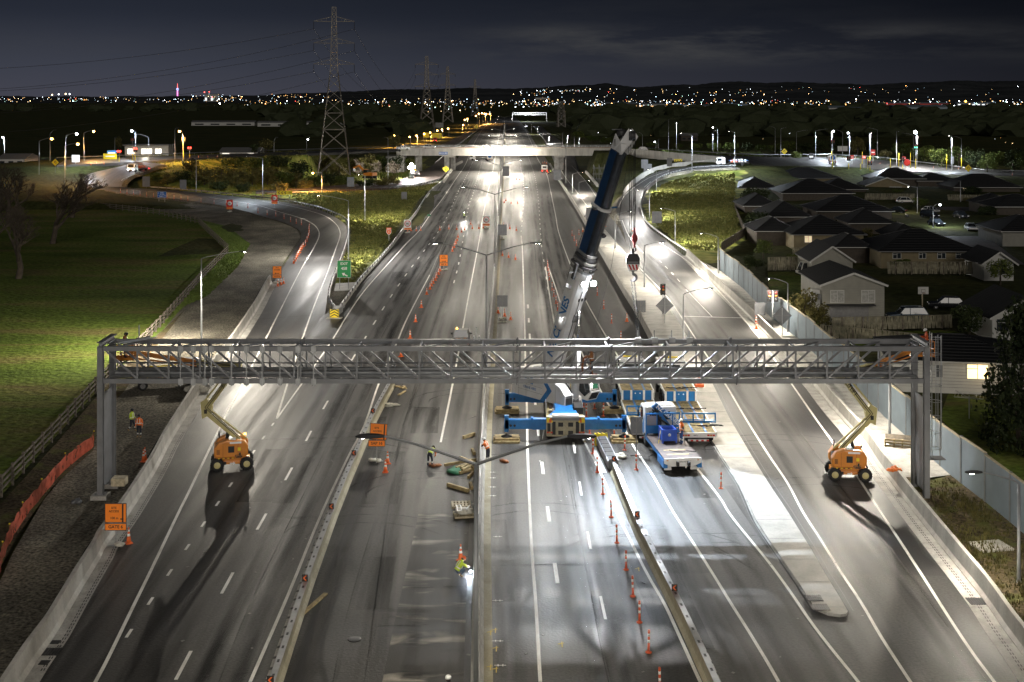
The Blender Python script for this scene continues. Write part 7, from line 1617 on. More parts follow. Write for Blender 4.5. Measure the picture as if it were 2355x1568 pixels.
for a in[(311,372,340,'signal with red lamps before the lit pavilion, nearest the pavilion door','r'),(274,375,346,'red lit signal left of the lit pavilion beside the direction signs','r'),(436,366,338,'red lit signal standing alone right of the pavilion','r'),(305,372,318,'tall unlit signal head cluster on the mast over the pavilion',None),(422,374,316,'tall signal on the mast right of the pavilion',None),(1914,388,322,'tall signal with black heads at the roundabout beside the arrow truck',None),(1951,389,360,'low signal with yellow pole foot at the crossing road',None),(2105,392,332,'signal with green glow under the brightest lamp on the right','g'),(2000,393,370,'low unlit signal in the middle of the roundabout',None),(2075,391,362,'slim signal left of the brightest lamp on the right',None)]:
 signal(a[0],a[1],a[2],a[3],a[4],None)
signal(1524,722,654,'black traffic signal for the ramp on the traffic island',None,.14,heads=1,yellow=False);signal(1776,756,668,'black traffic signal for the ramp beside the noise wall',None,.03,heads=2,yellow=False)
for i,(a,b,c)in enumerate([(1982,383,348),(1995,389,361),(2066,386,352),(2093,390,351),(2047,392,364),(1978,391,377),(2176,394,355)]):
 g=G(a,b);m=MB();m.tube([(0,0,-.2),(0,0,(b-c)*g.y/F)],.1,'sign_yellow',8);m.tube([(0,0,-.2),(0,0,.1)],.2,'galv',8);tag(m.build('yellow_pole',None,g),f'bright yellow pole at the right-hand junction, {ORD[i + 1]} of those by the roundabout' if False else f'bright yellow pole at the junction behind the houses, {ORD[i + 1]} from the arrow truck','pole','yellow poles at the east junction')
def small_sign(px,py,top,w,h,mt,label,word=None,round_=False):
 g=G(px,py);z=H-(top-HY)*g.y/F-g.z;e_=thing('small_sign',label,'road sign',g);m=MB()
 if round_:m.lathe([(0,-.05),(w/2,-.05),(w/2,0)],'refl_white',(0,0,z-h/2),20,'Y');m.lathe([(w*.38,-.056),(w*.5,-.056),(w*.5,-.05)],'sign_red',(0,0,z-h/2),20,'Y')
 else:
  m.box((0,0,z-h/2),(w,.05,h),mt)
  if word:m.box((0,-.03,z-h/2),(w*.7,.01,h*.2),'refl_white')
 m.build('sign_face',e_);m=MB();m.tube([(0,.05,0),(0,.05,z)],.05,'white',6);m.build('post',e_)
small_sign(2007,374,344,1.6,2.0,'sign_red','red rectangular sign on a white post above the roundabout',True);small_sign(1959,384,357,1.2,1.2,'sign_red','small red sign left of the roundabout lamps',True);small_sign(1986,386,358,1.2,.9,'sign_red','red no entry sign low beside the roundabout island',True);small_sign(2078,388,360,1.2,1.2,'sign_red','red no entry sign left of the brightest lamp',True);small_sign(2085,391,366,2.2,2.2,'refl_white','round white sign with red ring at the roundabout',round_=True);small_sign(1865,374,352,1.8,2.6,'black','dark message board with two pale discs left of the arrow truck',True);small_sign(2189,392,360,1.0,2.6,'mid_grey','slim grey panel beside the blue lit lamp post')
small_sign(1937,352,336,4.4,2.2,'white','white panel sign before the trees beyond the roundabout');small_sign(257,368,346,3.0,1.6,'sign_blue','blue and white street name blade at the left intersection',True);small_sign(253,370,353,4.2,1.8,'sign_yellow','yellow lit direction sign at the left intersection',True);small_sign(174,380,356,2.4,2.2,'white','give way sign back on a post by the left lamps');small_sign(1040-60,325,305,3.6,3.0,'sign_yellow','orange lit sign on posts along the road beyond the bridge');small_sign(1003,318,306,7.0,3.4,'sign_yellow','wide orange lit sign above the red tow truck');small_sign(1010,300,282,6.5,4,'mid_grey','dim pale billboard beyond the orange road lamps')
e_=thing('crash_cushion','crash cushion with a black and yellow chevron nose at the exit gore','crash cushion',P(769,731));c_=P(769,731)
m=MB();m.box((0,0,.55),(1.05,.3,.95),'sign_yellow')
for k in range(3):
 z=.22+.32*k;m.add([(-.5,-.16,z-.12),(0,-.16,z+.16),(.5,-.16,z-.12),(.5,-.16,z+.02),(0,-.16,z+.30),(-.5,-.16,z+.02)],[(0,1,4,5),(1,2,3,4)],'black')
m.build('nose',e_)
for k in range(7):m=MB();m.box((0,.55+.5*k,.5),(.62+.07*k,.06,.8),'galv');m.bar((-.3-.06*k,.4+.5*k,.8),(-.35-.06*k,.9+.5*k,.8),.05,.3,'galv');m.bar((.3+.06*k,.4+.5*k,.8),(.35+.06*k,.9+.5*k,.8),.05,.3,'galv');m.build('bay',e_)
m=MB();m.box((0,-.1,.02),(1.9,1.1,.05),'concrete');m.build('pad',e_)
a=P(1411,1086);e_=thing('crash_cushion','long steel crash cushion with yellow and black top before the temporary barrier','crash cushion',a,math.radians(3.5));
for k in range(6):
 m=MB();y=.3+1.05*k;m.box((0,y+.5,.45),(.62,.95,.68),'galv_dark');m.box((0,y+.5,.80),(.55,.98,.05),'dark_grey');b_=m.build('bay',e_);m=MB()
 for s in(-1,1):
  for z in(.3,.5,.7):m.bar((s*.36,y-.05,z),(s*.36,y+1.15,z),.06,.13,'galv')
 m.build('side_panel',b_)
m=MB();m.box((0,6.85,.5),(.95,.35,.9),'sign_yellow')
for k in range(3):m.box((-.32+.32*k,6.85,.956),(.14,.36,.02),'black',Matrix.Rotation(.5,3,'Z'))
m.build('nose',e_);m=MB();m.box((-.7,2.6,.03),(.35,5.6,.05),'galv');m.build('ground_plate',e_)
def timber(px,py,ln,rz,label,z=.12,sec=(.2,.24),group='timber baulks lying about the dusty lane',tilt=0):
 p=P(px,py);m=MB();m.box((0,0,0),(ln,sec[0],sec[1]),'wood',Matrix.Rotation(tilt,3,'Y'));o=m.build('timber_baulk',None,(p.x,p.y,z),rz,bevel=.01);return tag(o,label,'timber',group)
timber(1078,1005,1.35,.9,'single timber baulk lying askew above the timber heap by the median');timber(1088,1042,1.1,1.75,'short timber baulk on end beside the median above the heap');timber(1053,1125,2.0,-.75,'single timber baulk lying below the timber heap');timber(1083,1121,1.1,1.7,'short timber baulk hard against the median below the heap')
for k,(a,b,ln,r,z)in enumerate([(1058,1067,2.6,.55,.14),(1068,1075,1.9,.9,.2),(1076,1072,2.0,2.2,.42),(1078,1083,1.7,1.0,.3),(1084,1080,1.2,1.9,.25),(1074,1087,1.5,.8,.15),(1082,1095,1.3,1.35,.12),(1072,1080,1.6,1.1,.34)]):timber(a,b,ln,r,f'timber baulk in the loose heap by the median, {ORD[k + 1]} from its left end',z,(.16,.18),'timber baulks in the heap')
m=MB();m.blob((0,0,.1),(.6,.9,.12),'green_cloth',3,.35,2);tag(m.build('tarpaulin',None,P(1050,1085)),'crumpled green tarpaulin lying under the timber heap','tarpaulin')
def pallet(px,py,label,rz=0.0,z=0):
 p=P(px,py,z);e_=thing('pallet',label,'pallet',p,rz,'wooden pallets');m=MB()
 for k in range(6):m.box((-.55+.22*k,0,.14),(.14,1.15,.025),'wood_pale')
 m.build('deck_boards',e_);m=MB()
 for y in(-.5,0,.5):m.box((0,y,.08),(1.25,.1,.09),'wood_pale')
 m.box((0,0,.02),(1.2,1.1,.02),'wood');m.build('bearers',e_)
pallet(1060,1163,'pale wooden pallet lying flat beside the median, farther one',.08);pallet(1066,1186,'pale wooden pallet under a wrapped white load beside the median',.15)
pl=thing('wrapped_load','clear plastic wrapped load with white frames on the near pallet','load',P(1066,1186)+Vector((0,0,.16)),.15);m=MB();m.blob((0,0,.16),(.6,.5,.2),'sandbag',5,.22,2);m.build('plastic_wrap',pl);m=MB()
for a,b in(((-.45,-.55),(-.4,.45)),((-.45,-.55),(-.2,-.55)),((-.2,-.55),(-.15,.45)),((-.4,.45),(-.15,.45)),((.1,-.4),(.4,.3))):m.bar((a[0],a[1],.36),(b[0],b[1],.38),.07,.05,'white')
m.build('white_frame',pl)
p=P(2065,1030);e_=thing('broken_pallet','tipped yellow-brown timber crate with shovel beside the noise wall','crate',(p.x,p.y,.05),-.3);m=MB()
for k in range(3):m.box((0,-.1,.1+.22*k),(2.0,.06,.1),'wood');
for x in(-.95,-.3,.3,.95):m.box((x,0,.3),(.1,.14,.6),'wood')
m.box((0,.5,.5),(1.9,.9,.06),'wood_old',Matrix.Rotation(.5,3,'X'));m.build('frame',e_);m=MB();m.tube([(.9,.2,.5),(2.2,.4,.2)],.03,'wood_old',5);m.build('shovel_handle',e_)
def heap(px,py,mt,label,cat,r=(.35,.25,.15),z=0,n=5,name='bundle'):
 p=P(px,py,z);e_=thing(name,label,cat,p);rnd=random.Random(int(px))
 for k in range(n):m=MB();m.blob((rnd.uniform(-.9,.9)*r[0],rnd.uniform(-.9,.9)*r[1],r[2]*.45+.02*k),(r[0]*rnd.uniform(.45,.8),r[1]*rnd.uniform(.4,.8),r[2]*rnd.uniform(.4,.7)),mt,k+int(py),.5,2,Matrix.Rotation(rnd.random()*3,3,'Z'));m.build('fold',e_)
heap(1158,1062,'rust','orange lashing straps dropped in a heap right of the median','straps');heap(998,1072,'rust','heap of orange brown tools at the feet of the bending worker','tools',(.4,.3,.12));heap(2052,1082,'vest_orange','orange hi-vis jacket thrown over the right barrier','jacket',(.45,.35,.22),.98);heap(1425,1052,'sandbag','pale and tan sacks lying behind the crash cushion','sack',(.4,.3,.2));heap(180,1158,'galv_dark','grey metal bucket tipped over on the gravel','bucket',(.25,.25,.3));heap(1155,742,'sandbag','heap of sandbags at the foot of the sign back on the median','sandbags',(.4,.3,.14));heap(1240,1000+60,'white','white rag dropped on the asphalt under the crane','rag',(.12,.1,.03),n=1)
heap(984,497,'green_cloth','small bright green box glowing at the lane edge far up the road','box',(.6,.5,.35),n=2);heap(919,893,'wood','sacks and planks dropped at the end of the left temporary barrier','planks',(.5,.3,.12));heap(898,933,'sandbag','pale sandbags piled against the left temporary barrier','sandbags',(.5,.35,.15));heap(1703,1338,'black','scrap of dark rubber on the lane','rubber',(.3,.1,.05),n=1)if False else heap(1478,1340,'black','scrap of dark rubber lying between lane line and marker post','rubber scrap',(.25,.1,.05),n=1)
for i,(a,b,ln,r)in enumerate([(860,985,.9,.7),(705,1395,3.4,1.28),(912,905,1.6,1.3),(858,1000,.8,1.5)]):timber(a+12,b,ln,r,f'plank lying along the foot of the left temporary barrier, {ORD[i + 1]} of the scattered planks',.06,(.24,.08),'planks by the left temporary barrier')
p=P(275,1142,0);m=MB();m.box((0,0,.5),(.9,.8,.5),'wood_pale');tag(m.build('timber_box',None,(p.x,p.y,.55)),'pale timber box set on the left barrier by the gantry column','box')
m=MB();m.box((0,0,0),(2.0,1.6,.15),'concrete_pale');p=P(2278,1258);tag(m.build('manhole_slab',None,(p.x,p.y,.05),.2),'cracked concrete slab in the soil below the noise wall','slab')
p=P(1713+0-106,888,.14);m=MB();m.box((0,0,.12),(.8,.7,.24),'cone_orange');m.box((0,0,.42),(.5,.5,.4),'cone_orange',None,(.6,.6));m.lathe([(.16,.6),(.1,1.0),(0,1.0)],'cone_orange',(0,0,0),10);tag(m.build('barrier_block',None,p),'orange plastic block standing on the island just below the gantry','block')
br=thing('road_bridge','white concrete road bridge with a blue beach rd sign crossing the whole motorway','bridge',(0,455,0))
m=MB();m.box((-2.0,6,6.75),(78,12,2.0),'concrete_pale');m.build('deck_girder',br)
m=MB();m.box((-2.0,-.1,6.9),(79,.3,2.5),'concrete_pale');m.build('edge_beam',br);m=MB();m.box((-2.0,12.1,7.2),(79,.3,2.0),'concrete_pale');m.build('edge_beam',br)
for y in(0,12):
 m=MB()
 for z in(8.5,8.95):m.bar((-41,y,z),(37,y,z),.1,.12,'rust' if z<8.7 else 'galv')
 for k in range(40):m.bar((-41+2*k,y,8.1),(-41+2*k,y,8.95),.09,.09,'galv')
 m.build('parapet_rail',br)
m=MB();m.box((0,0,0),(3.2,.06,.95),'sign_blue');txt(m,'BEACH RD',.62,frame((0,-.04,0),(1,0,0),(0,0,1),0),'refl_white',.012);m.build('name_sign',br,((1019.0-CX)/F*455,-.3,6.55))
for px,rd in((1027,.9),(1040,.9),(1153,.75),(1280,.9),(1292,.8),(958,.7),(966,.7)):
 m=MB();x=(px-CX)/F*458;m.box((x,4 if px not in(1040,1292)else 9,2.85),(rd*1.9,1.6,5.8),'concrete')if rd>.72 else m.tube([(x,3,0),(x,3,5.8)],rd,'concrete',12);m.build('pier',br)
for px in(1034,1286):
 m=MB();x=(px-CX)/F*458;m.box((x,6,5.35),(3.6,11,.75),'concrete_pale');m.build('pier_cap',br)
for s,x in((-1,-39.5),(1,36)):
 m=MB();m.box((x+s*2.5,6,2.6),(6.5,12.5,5.6),'concrete');m.build('abutment',br)
barrier(smooth(up([(1404,347),(1462,351),(1539,358),(1600,363.5),(1655,368)],[7.9,7.9,7.6,7.1,6.6]),3),[(-.2,-1.6),(-.2,1.15),(.15,1.15),(.15,-1.6)],'concrete_pale','concrete_barrier','pale concrete barrier edging the crossing road right of the bridge')
barrier(smooth(up([(1340,460),(1362,452),(1356,420),(1330,392)],[0,0,0,0])[1:],3),[(-.25,0),(-.2,1.0),(.2,1.0),(.25,0)],'concrete_pale','concrete_barrier','concrete barrier bending round the slip road abutment')if False else None
sc=thing('scaffold','tubular scaffold frame against the abutment behind the crane boom','scaffold',P(1365,425,0));
for k in range(5):m=MB();m.tube([(k*1.6,0,0),(k*1.6,0,6.2)],.06,'galv_dark',5);m.tube([(k*1.6,0,6.0),(k*1.6+1.3,0,.2)],.04,'galv_dark',5);m.build('upright',sc)
for z in(1.5,3.2,4.9):m=MB();m.tube([(-.4,0,z),(7.4,0,z)],.05,'galv_dark',5);m.tube([(-.4,0,z+.3),(7.4,1.0,z+.3)],.05,'galv_dark',5);m.build('ledger',sc)
g=P(946,409,0);lt=thing('light_tower','glaring white mobile light tower beside the trucks left of the bridge pier','light tower',g);m=MB();m.tube([(0,0,0),(0,0,4.2)],.07,'galv',6);m.box((0,0,.5),(1.2,1.8,.8),'sign_yellow');m.build('mast',lt)
emis('tower_glare',(1,.97,.9),60)
for dx,dz in((-.7,3.4),(.0,4.4),(.7,3.6),(.3,2.2)):m=MB();m.blob((dx,-.25,dz),.55,'tower_glare',1,0);m.box((dx,.1,dz),(.7,.2,.6),'dark_grey');m.build('lamp',lt)
point(g+Vector((0,-1.6,4.6)),26000,(1,.96,.88),.5)
lamp_px(740,443,716,396,397,'orange lit lamp pole in front of the big pylon by the link road',power=26000,col=SOD,mat='glint_orange',glint=.3,group='orange street lamps beyond the bridge')
def pylon(foot,h,base,top,arms,arm_len,label,levels=9,bar=.16,waist=.62,sub=True):
 e_=thing('electricity_pylon',label,'pylon',foot,math.radians(8),'lattice pylons');hw=lambda z:(base+(top*1.8-base)*(z/(h*waist)))if z<h*waist else(top*1.8+(top-top*1.8)*((z-h*waist)/(h*(1-waist))))
 zs=[0];k=0
 while zs[-1]<h*.985:
  w_=hw(zs[-1]);zs.append(min(h,zs[-1]+max(w_*1.55,h/26)))
 m=MB();cor=[(-1,-1),(1,-1),(1,1),(-1,1)]
 for(sx,sy)in cor:
  for a,b in zip(zs,zs[1:]):m.bar((sx*hw(a),sy*hw(a),a),(sx*hw(b),sy*hw(b),b),bar*(1.5-.6*a/h),bar*(1.5-.6*a/h),'steel_lattice')
 m.build('leg',e_);m=MB()
 for i,(a,b)in enumerate(zip(zs,zs[1:])):
  for j in range(4):
   c,d=cor[j],cor[(j+1)%4];A=lambda q,z:(q[0]*hw(z),q[1]*hw(z),z)
   m.bar(A(c,a),A(d,b),bar*.6,bar*.6,'steel_lattice');m.bar(A(d,a),A(c,b),bar*.6,bar*.6,'steel_lattice')
   if i in(1,2)or a>h*.6:m.bar(A(c,b),A(d,b),bar*.6,bar*.6,'steel_lattice')
 m.build('lattice_bracing',e_)
 tips=[]
 for z in arms:
  a=MB();w_=hw(z)
  for s in(-1,1):
   for y in(-1,1):a.bar((s*w_,y*w_,z),(s*arm_len,0,z+.1),bar*.8,bar*.8,'steel_lattice');a.bar((s*w_,y*w_,z+arm_len*.24),(s*arm_len,0,z+.15),bar*.6,bar*.6,'steel_lattice')
   for t in(.3,.55,.78):a.bar((s*(w_+(arm_len-w_)*t),0,z),(s*(w_+(arm_len-w_)*t),0,z+arm_len*.24*(1-t)),bar*.4,bar*.4,'steel_lattice')
   tips.append((s*arm_len,z))
  a.build('cross_arm',e_)
  for s in(-1,1):a=MB();a.tube([(s*arm_len,0,z),(s*arm_len,0,z-h*.045)],[bar*.4,bar*.5],'wire',6);a.build('insulator',e_)
 return e_
f1=P(768,401,2.4);h1=53.0
pylon(f1,h1,5.0,.62,[29.5+5.0,41.1,47.9],6.3,'tall steel lattice pylon standing left of the motorway, the nearest and largest',bar=.20)
f2=P(981,304,0);pylon(f2,59,5.8,.9,[35,44,52],8.8,'second lattice pylon further away, beyond the orange road lamps',bar=.42)
f3=P(1029,281,0);pylon(f3,61,5.5,1.0,[40,52],8.2,'third dim lattice pylon on the skyline, between the second and the smallest',bar=.5)
f4=P(1092,267,0);pylon(f4,53,5.5,1.0,[42],8.2,'smallest dim lattice pylon on the skyline near the road end',bar=.55)
f5=P(1290,292,0);pylon(f5,23,3.3,1.6,[],4,'stump of a dim lattice pylon right of the road end, without cross arms',bar=.35)
def wire(a,b,sag,r,label):
 a,b=Vector(a),Vector(b);pts=[a.lerp(b,t/24)-Vector((0,0,sag*4*(t/24)*(1-t/24)))for t in range(25)];m=MB();m.tube([p-a for p in pts],r,'wire',4,False);return tag(m.build('power_line',None,a),label,'power line','power lines strung between the pylons')
k=0
R1=Matrix.Rotation(math.radians(8),3,'Z')
for s in(-1,1):
 for z in(32.2,38.8,45.6):
  k+=1;a=f1+R1@Vector((s*6.3,0,z));wire(a,(a.x-260-s*6,a.y-30+s*12,a.z-2-(4 if s>0 else 0)),15+s*2,.05,f'thin power line sagging from the large pylon to the left edge, {ORD[k]} of six')
  b=f2+R1@Vector((s*8.8,0,z*1.06));wire(a,b,22,.06,f'faint power line running from the large pylon to the second pylon, {ORD[k]} of the bundle')
def leaf_mat(name,a,b):
 m,nt,bs=new_mat(name);N=nt.nodes;L=nt.links;g=N.new('ShaderNodeObjectInfo');tc=N.new('ShaderNodeTexCoord');nz=N.new('ShaderNodeTexNoise');nz.inputs['Scale'].default_value=2.2;L.new(tc.outputs['Object'],nz.inputs[0])
 r=N.new('ShaderNodeMapRange');r.inputs[1].default_value=.3;r.inputs[2].default_value=.7;L.new(nz.outputs[0],r.inputs[0]);ad=N.new('ShaderNodeMath');ad.operation='MULTIPLY_ADD';L.new(g.outputs['Random'],ad.inputs[0]);ad.inputs[1].default_value=.5;L.new(r.outputs[0],ad.inputs[2])
 sb=N.new('ShaderNodeMath');sb.operation='SUBTRACT';sb.use_clamp=True;L.new(ad.outputs[0],sb.inputs[0]);sb.inputs[1].default_value=.25
 x=N.new('ShaderNodeMix');x.data_type='RGBA';x.inputs[6].default_value=(*a,1);x.inputs[7].default_value=(*b,1);L.new(sb.outputs[0],x.inputs[0]);L.new(x.outputs[2],bs.inputs['Base Color']);bs.inputs['Roughness'].default_value=.75;bs.inputs['Specular IOR Level'].default_value=.2
leaf_mat('leaf_green',(.03,.05,.012),(.11,.135,.03));leaf_mat('leaf_olive',(.06,.055,.016),(.17,.15,.05));leaf_mat('leaf_dark',(.013,.021,.008),(.045,.06,.02));leaf_mat('leaf_bright',(.06,.09,.02),(.14,.19,.04));leaf_mat('twig',(.16,.13,.10),(.26,.22,.18))
leaf_mat('blade',(.07,.085,.018),(.24,.22,.07))
def crown_mesh(name,n,mt,seed,clumps,size,shape='round'):
 rg=np.random.default_rng(seed);cs=rg.normal(size=(clumps,3));cs/=np.linalg.norm(cs,axis=1)[:,None];cs*=(rg.random((clumps,1))**.4)*.78;
 if shape=='cone':cs[:,2]=rg.random(clumps)*1.9-.95;k_=(1-cs[:,2])/2;ang=rg.random(clumps)*2*PI;cs[:,0]=np.cos(ang)*k_*.8;cs[:,1]=np.sin(ang)*k_*.8
 cr_=.22+.2*rg.random(clumps);idx=rg.integers(0,clumps,n);d=rg.normal(size=(n,3));d/=np.linalg.norm(d,axis=1)[:,None];p=cs[idx]+d*(cr_[idx]*(.6+.4*rg.random(n)))[:,None]
 u=rg.normal(size=(n,3));u/=np.linalg.norm(u,axis=1)[:,None];v=np.cross(u,rg.normal(size=(n,3)));v/=np.linalg.norm(v,axis=1)[:,None];s=size*(.6+.8*rg.random((n,1)))
 V=np.stack([p-u*s,p+v*s*.55,p+u*s,p-v*s*.55],1).reshape(-1,3);me=bpy.data.meshes.new(name);me.from_pydata(V.tolist(),[],np.arange(n*4).reshape(-1,4).tolist());me.materials.append(MAT(mt));return me
CM={}
for i,mt in enumerate(('leaf_green','leaf_olive','leaf_dark','leaf_bright')):
 for k in range(2):CM[mt,k]=crown_mesh('crown',1500,mt,10*i+k,22,.075)
CM['cone',0]=crown_mesh('crown',5200,'leaf_dark',77,60,.045,'cone');CM['twig',0]=crown_mesh('crown',900,'twig',5,24,.10);CM['twig',1]=CM['twig',0]
def trunk_mb(h,r,rnd,n=5,mt='bark'):
 m=MB();m.tube([(0,0,-.3),(rnd.uniform(-.1,.1),rnd.uniform(-.1,.1),h*.5),(rnd.uniform(-.2,.2),rnd.uniform(-.2,.2),h)],[r,r*.75,r*.35],mt,7)
 for k in range(n):a=rnd.random()*6.28;z=h*rnd.uniform(.35,.8);m.tube([(0,0,z),(math.cos(a)*h*.22,math.sin(a)*h*.22,z+h*.22)],[r*.45,r*.15],mt,5)
 return m
def tree(g,h,w,mt,label,kind='tree',group=None,k=0,trunk=.25):
 e_=thing(kind,label,'tree' if kind=='tree' else kind,g,random.random()*6,group);rnd=random.Random(int(g.x*7+g.y))
 trunk_mb(h*.75,h*.03+.04,rnd).build('trunk',e_);c=bpy.data.objects.new('crown',CM[mt,k]);COL.objects.link(c);c.parent=e_;zc=h*(trunk+(1-trunk)/2);c.location=(0,0,zc);c.scale=(w/2,w/2*random.uniform(.9,1.1),h*(1-trunk)/2*1.05);c.rotation_euler=(0,0,random.random()*6)
 return e_
def treep(px,py,top,wpx,mt,label,kind='tree',group=None,k=0,trunk=.2,z=None):
 g=G(px,py)if z is None else P(px,py,z);s_=F/g.y;g.z-=.1;return tree(g,(py-top)/s_,wpx/s_,mt,label,kind,group,k,trunk)
E_T=[(1785,352,326,40,'leaf_green'),(1812,353,322,46,'leaf_green'),(1850,354,325,44,'leaf_dark'),(1830,372,342,26,'leaf_green'),(1885,352,316,50,'leaf_dark'),(1930,350,312,56,'leaf_dark'),(1972,358,308,40,'leaf_olive'),(2005,356,322,46,'leaf_dark'),(2035,366,340,34,'leaf_olive'),(2075,362,326,50,'leaf_green'),(2125,374,326,62,'leaf_green'),(2165,386,332,56,'leaf_green'),(2150,370,330,60,'leaf_dark'),(2205,384,332,60,'leaf_green'),(2245,392,336,62,'leaf_dark'),(2285,394,338,66,'leaf_green'),(2330,398,334,70,'leaf_dark'),(2360,400,340,60,'leaf_green'),(2270,398,362,44,'leaf_green'),(1560,343,326,26,'leaf_green'),(1600,345,328,34,'leaf_green'),(1640,347,324,36,'leaf_green'),(1680,349,326,40,'leaf_green'),(1720,350,325,36,'leaf_dark'),(1750,351,330,32,'leaf_green'),(1330,322,300,30,'leaf_green'),(1360,328,308,34,'leaf_green'),(1395,333,314,34,'leaf_green'),(1430,337,322,30,'leaf_olive'),(1500,341,325,30,'leaf_green')]
E_T.sort()
for i,a in enumerate(E_T):treep(a[0],a[1],a[2],a[3],a[4],f'dark leafy tree beyond the crossing road, right side, {ORD[i + 1]} from the crane tip','tree','trees behind the crossing road',i%2,.12)
hedge_pts=[(1455+24*i,346+i*.9)for i in range(13)]
for i,(a,b)in enumerate(hedge_pts):treep(a,b+6,b-8,34,'leaf_bright',f'low green shrub along the far verge of the crossing road, {ORD[i + 1]} from the crane tip','shrub','verge shrubs along the crossing road',i%2,.02)
BU=[(330,402,384,34),(350,415,392,40),(385,424,394,60),(420,420,388,56),(440,432,408,50),(470,425,382,70),(510,420,378,76),(505,438,412,50),(545,430,386,70),(580,425,380,72),(560,442,416,46),(615,425,375,70),(650,430,385,70),(640,442,415,50),(680,432,390,60),(700,437,408,46),(690,410,362,60),(725,430,398,52),(760,425,392,60),(795,428,398,56),(780,412,372,50),(820,396,356,56),(850,400,350,66),(880,394,348,60),(905,398,352,52),(925,392,356,40),(840,430,408,50),(880,428,404,54),(905,424,396,46),(750,395,352,50),(640,385,352,56),(590,392,356,60),(440,395,362,50),(540,385,356,60)]
BU.sort()
for i,a in enumerate(BU):treep(a[0],a[1],a[2],a[3],('leaf_olive','leaf_green','leaf_olive','leaf_dark')[i%4],f'bushy shrub inside the ramp loop near the big pylon, {ORD[i + 1]} from the ramp curve','shrub','shrubs inside the ramp loop',i%2,.03)
for i,(a,b,c,d)in enumerate([(822,402,365,34),(862,400,366,36),(902,402,370,34)]):treep(a,b,c,d,'twig',f'pale leafless shrub lit by the light tower, {ORD[i + 1]} from the pylon','shrub','pale shrubs behind the excavator',0,.05)
fl=0
for i in range(14):
 px=858+i*6.2;py=413-abs(i-7)*.6;g=P(px,py,.5);m=MB();rnd=random.Random(i)
 for k in range(26):a=rnd.random()*6.28;t=rnd.uniform(.15,.5);h=rnd.uniform(1.4,2.6);d=Vector((math.cos(a),math.sin(a),0));q=d.cross(Vector((0,0,1)))*.06;m.add([q,-q,d*t*h+Vector((0,0,h))*.8-q,d*t*h*1.2+Vector((0,0,h*.9))],[(0,1,2,3)],'leaf_bright')
 tag(m.build('flax_plant',None,g),f'spiky flax plant in the strip below the light tower, {ORD[i + 1]} from the excavator','plant','flax plants below the light tower')
for i,(a,b,c,d,mt,lab)in enumerate([(273,345,312,24,'leaf_olive','small round tree alone in the dark paddock above the pavilion'),(612,352,316,46,'leaf_olive','round leafy tree right of the pavilion at the crossing road'),(905,345,305,40,'leaf_olive','leaning leafy tree under orange light at the bridge end'),(585,356,328,26,'leaf_dark','umbrella shaped small tree beside the long shed')]):treep(a,b,c,d,mt,lab)
treep(2335,1010,700,190,'leaf_dark','large dark cypress tree at the right frame edge behind the noise wall','tree',None,0,.02,0)if False else None
g=P(2345,1030,0);e_=thing('tree','large dark cypress tree at the right frame edge behind the noise wall','tree',g);trunk_mb(6,.3,random.Random(1)).build('trunk',e_);c=bpy.data.objects.new('crown',CM['cone',0]);COL.objects.link(c);c.parent=e_;c.location=(0,0,5.1);c.scale=(3.6,3.6,5.2)
for a in[(2228,770,690,90,'leaf_dark','rounded dark bush by the low fence near the right gable house'),(1850,742,655,90,'leaf_olive','loose olive bush before the two-storey pale house, beside the noise wall'),(1890,750,690,70,'leaf_olive','sprawling shrub under the windows of the two-storey pale house'),(1755,590,546,44,'leaf_green','small green bush at the fence corner behind the noise wall'),(1720,620,580,40,'leaf_dark','dark shrub just behind the first noise wall panels'),(2300,650,590,60,'leaf_green','spiky green plant by the pale side wall on the right'),(2350,780,700,60,'leaf_dark','dark hedge at the right frame edge above the lit window house'),(2240,455,425,70,'leaf_dark','dark garden shrub in front of the right dark hip roof'),(2275,500,470,60,'leaf_dark','dark round shrub at the street end on the right'),(2010,780,755,60,'leaf_green','low garden shrub between the two timber fences'),(1730,440,405,70,'leaf_dark','black scrub at the fence above the grassy embankment'),(1735,480,425,80,'leaf_dark','black scrub halfway down the embankment fence'),(1745,530,480,80,'leaf_dark','black scrub at the foot of the embankment fence'),(2110,590,560,50,'leaf_dark','black hedge between the two hip roofed houses')]:
 treep(a[0],a[1],a[2],a[3],a[4],a[5],'tree' if 'tree' in a[5]else 'shrub',None,0,.04,0)
def bare_tree(g,h,label,seed,spread=1.0,lean=0.0):
 e_=thing('tree',label,'tree',g,0,'bare trees beside the field');rnd=random.Random(seed);m=MB();tw=MB()
 def grow(p,d,L_,r,dep):
  q=p+d*L_;mid_=p.lerp(q,.5)+Vector((rnd.uniform(-1,1),rnd.uniform(-1,1),rnd.uniform(-.5,.5)))*L_*.07
  (m if dep<2 else tw).tube([p,mid_,q],[r,r*.85,r*.68],'bark',5 if dep else 7,False)
  if dep>=7:return
  for k in range(rnd.choice((2,3,3))if dep>0 else 4):
   nd=(d+Vector((rnd.uniform(-1,1)*spread+lean*.3,rnd.uniform(-1,1)*spread,rnd.uniform(-.15,.6)))).normalized();grow(p.lerp(q,rnd.uniform(.65,1.0)),nd,L_*rnd.uniform(.60,.82),r*.60,dep+1)
 grow(Vector((0,0,-.3)),Vector((lean*.3,0,1)).normalized(),h*.28,h*.036,0);m.build('trunk',e_);tw.build('crown',e_);return e_
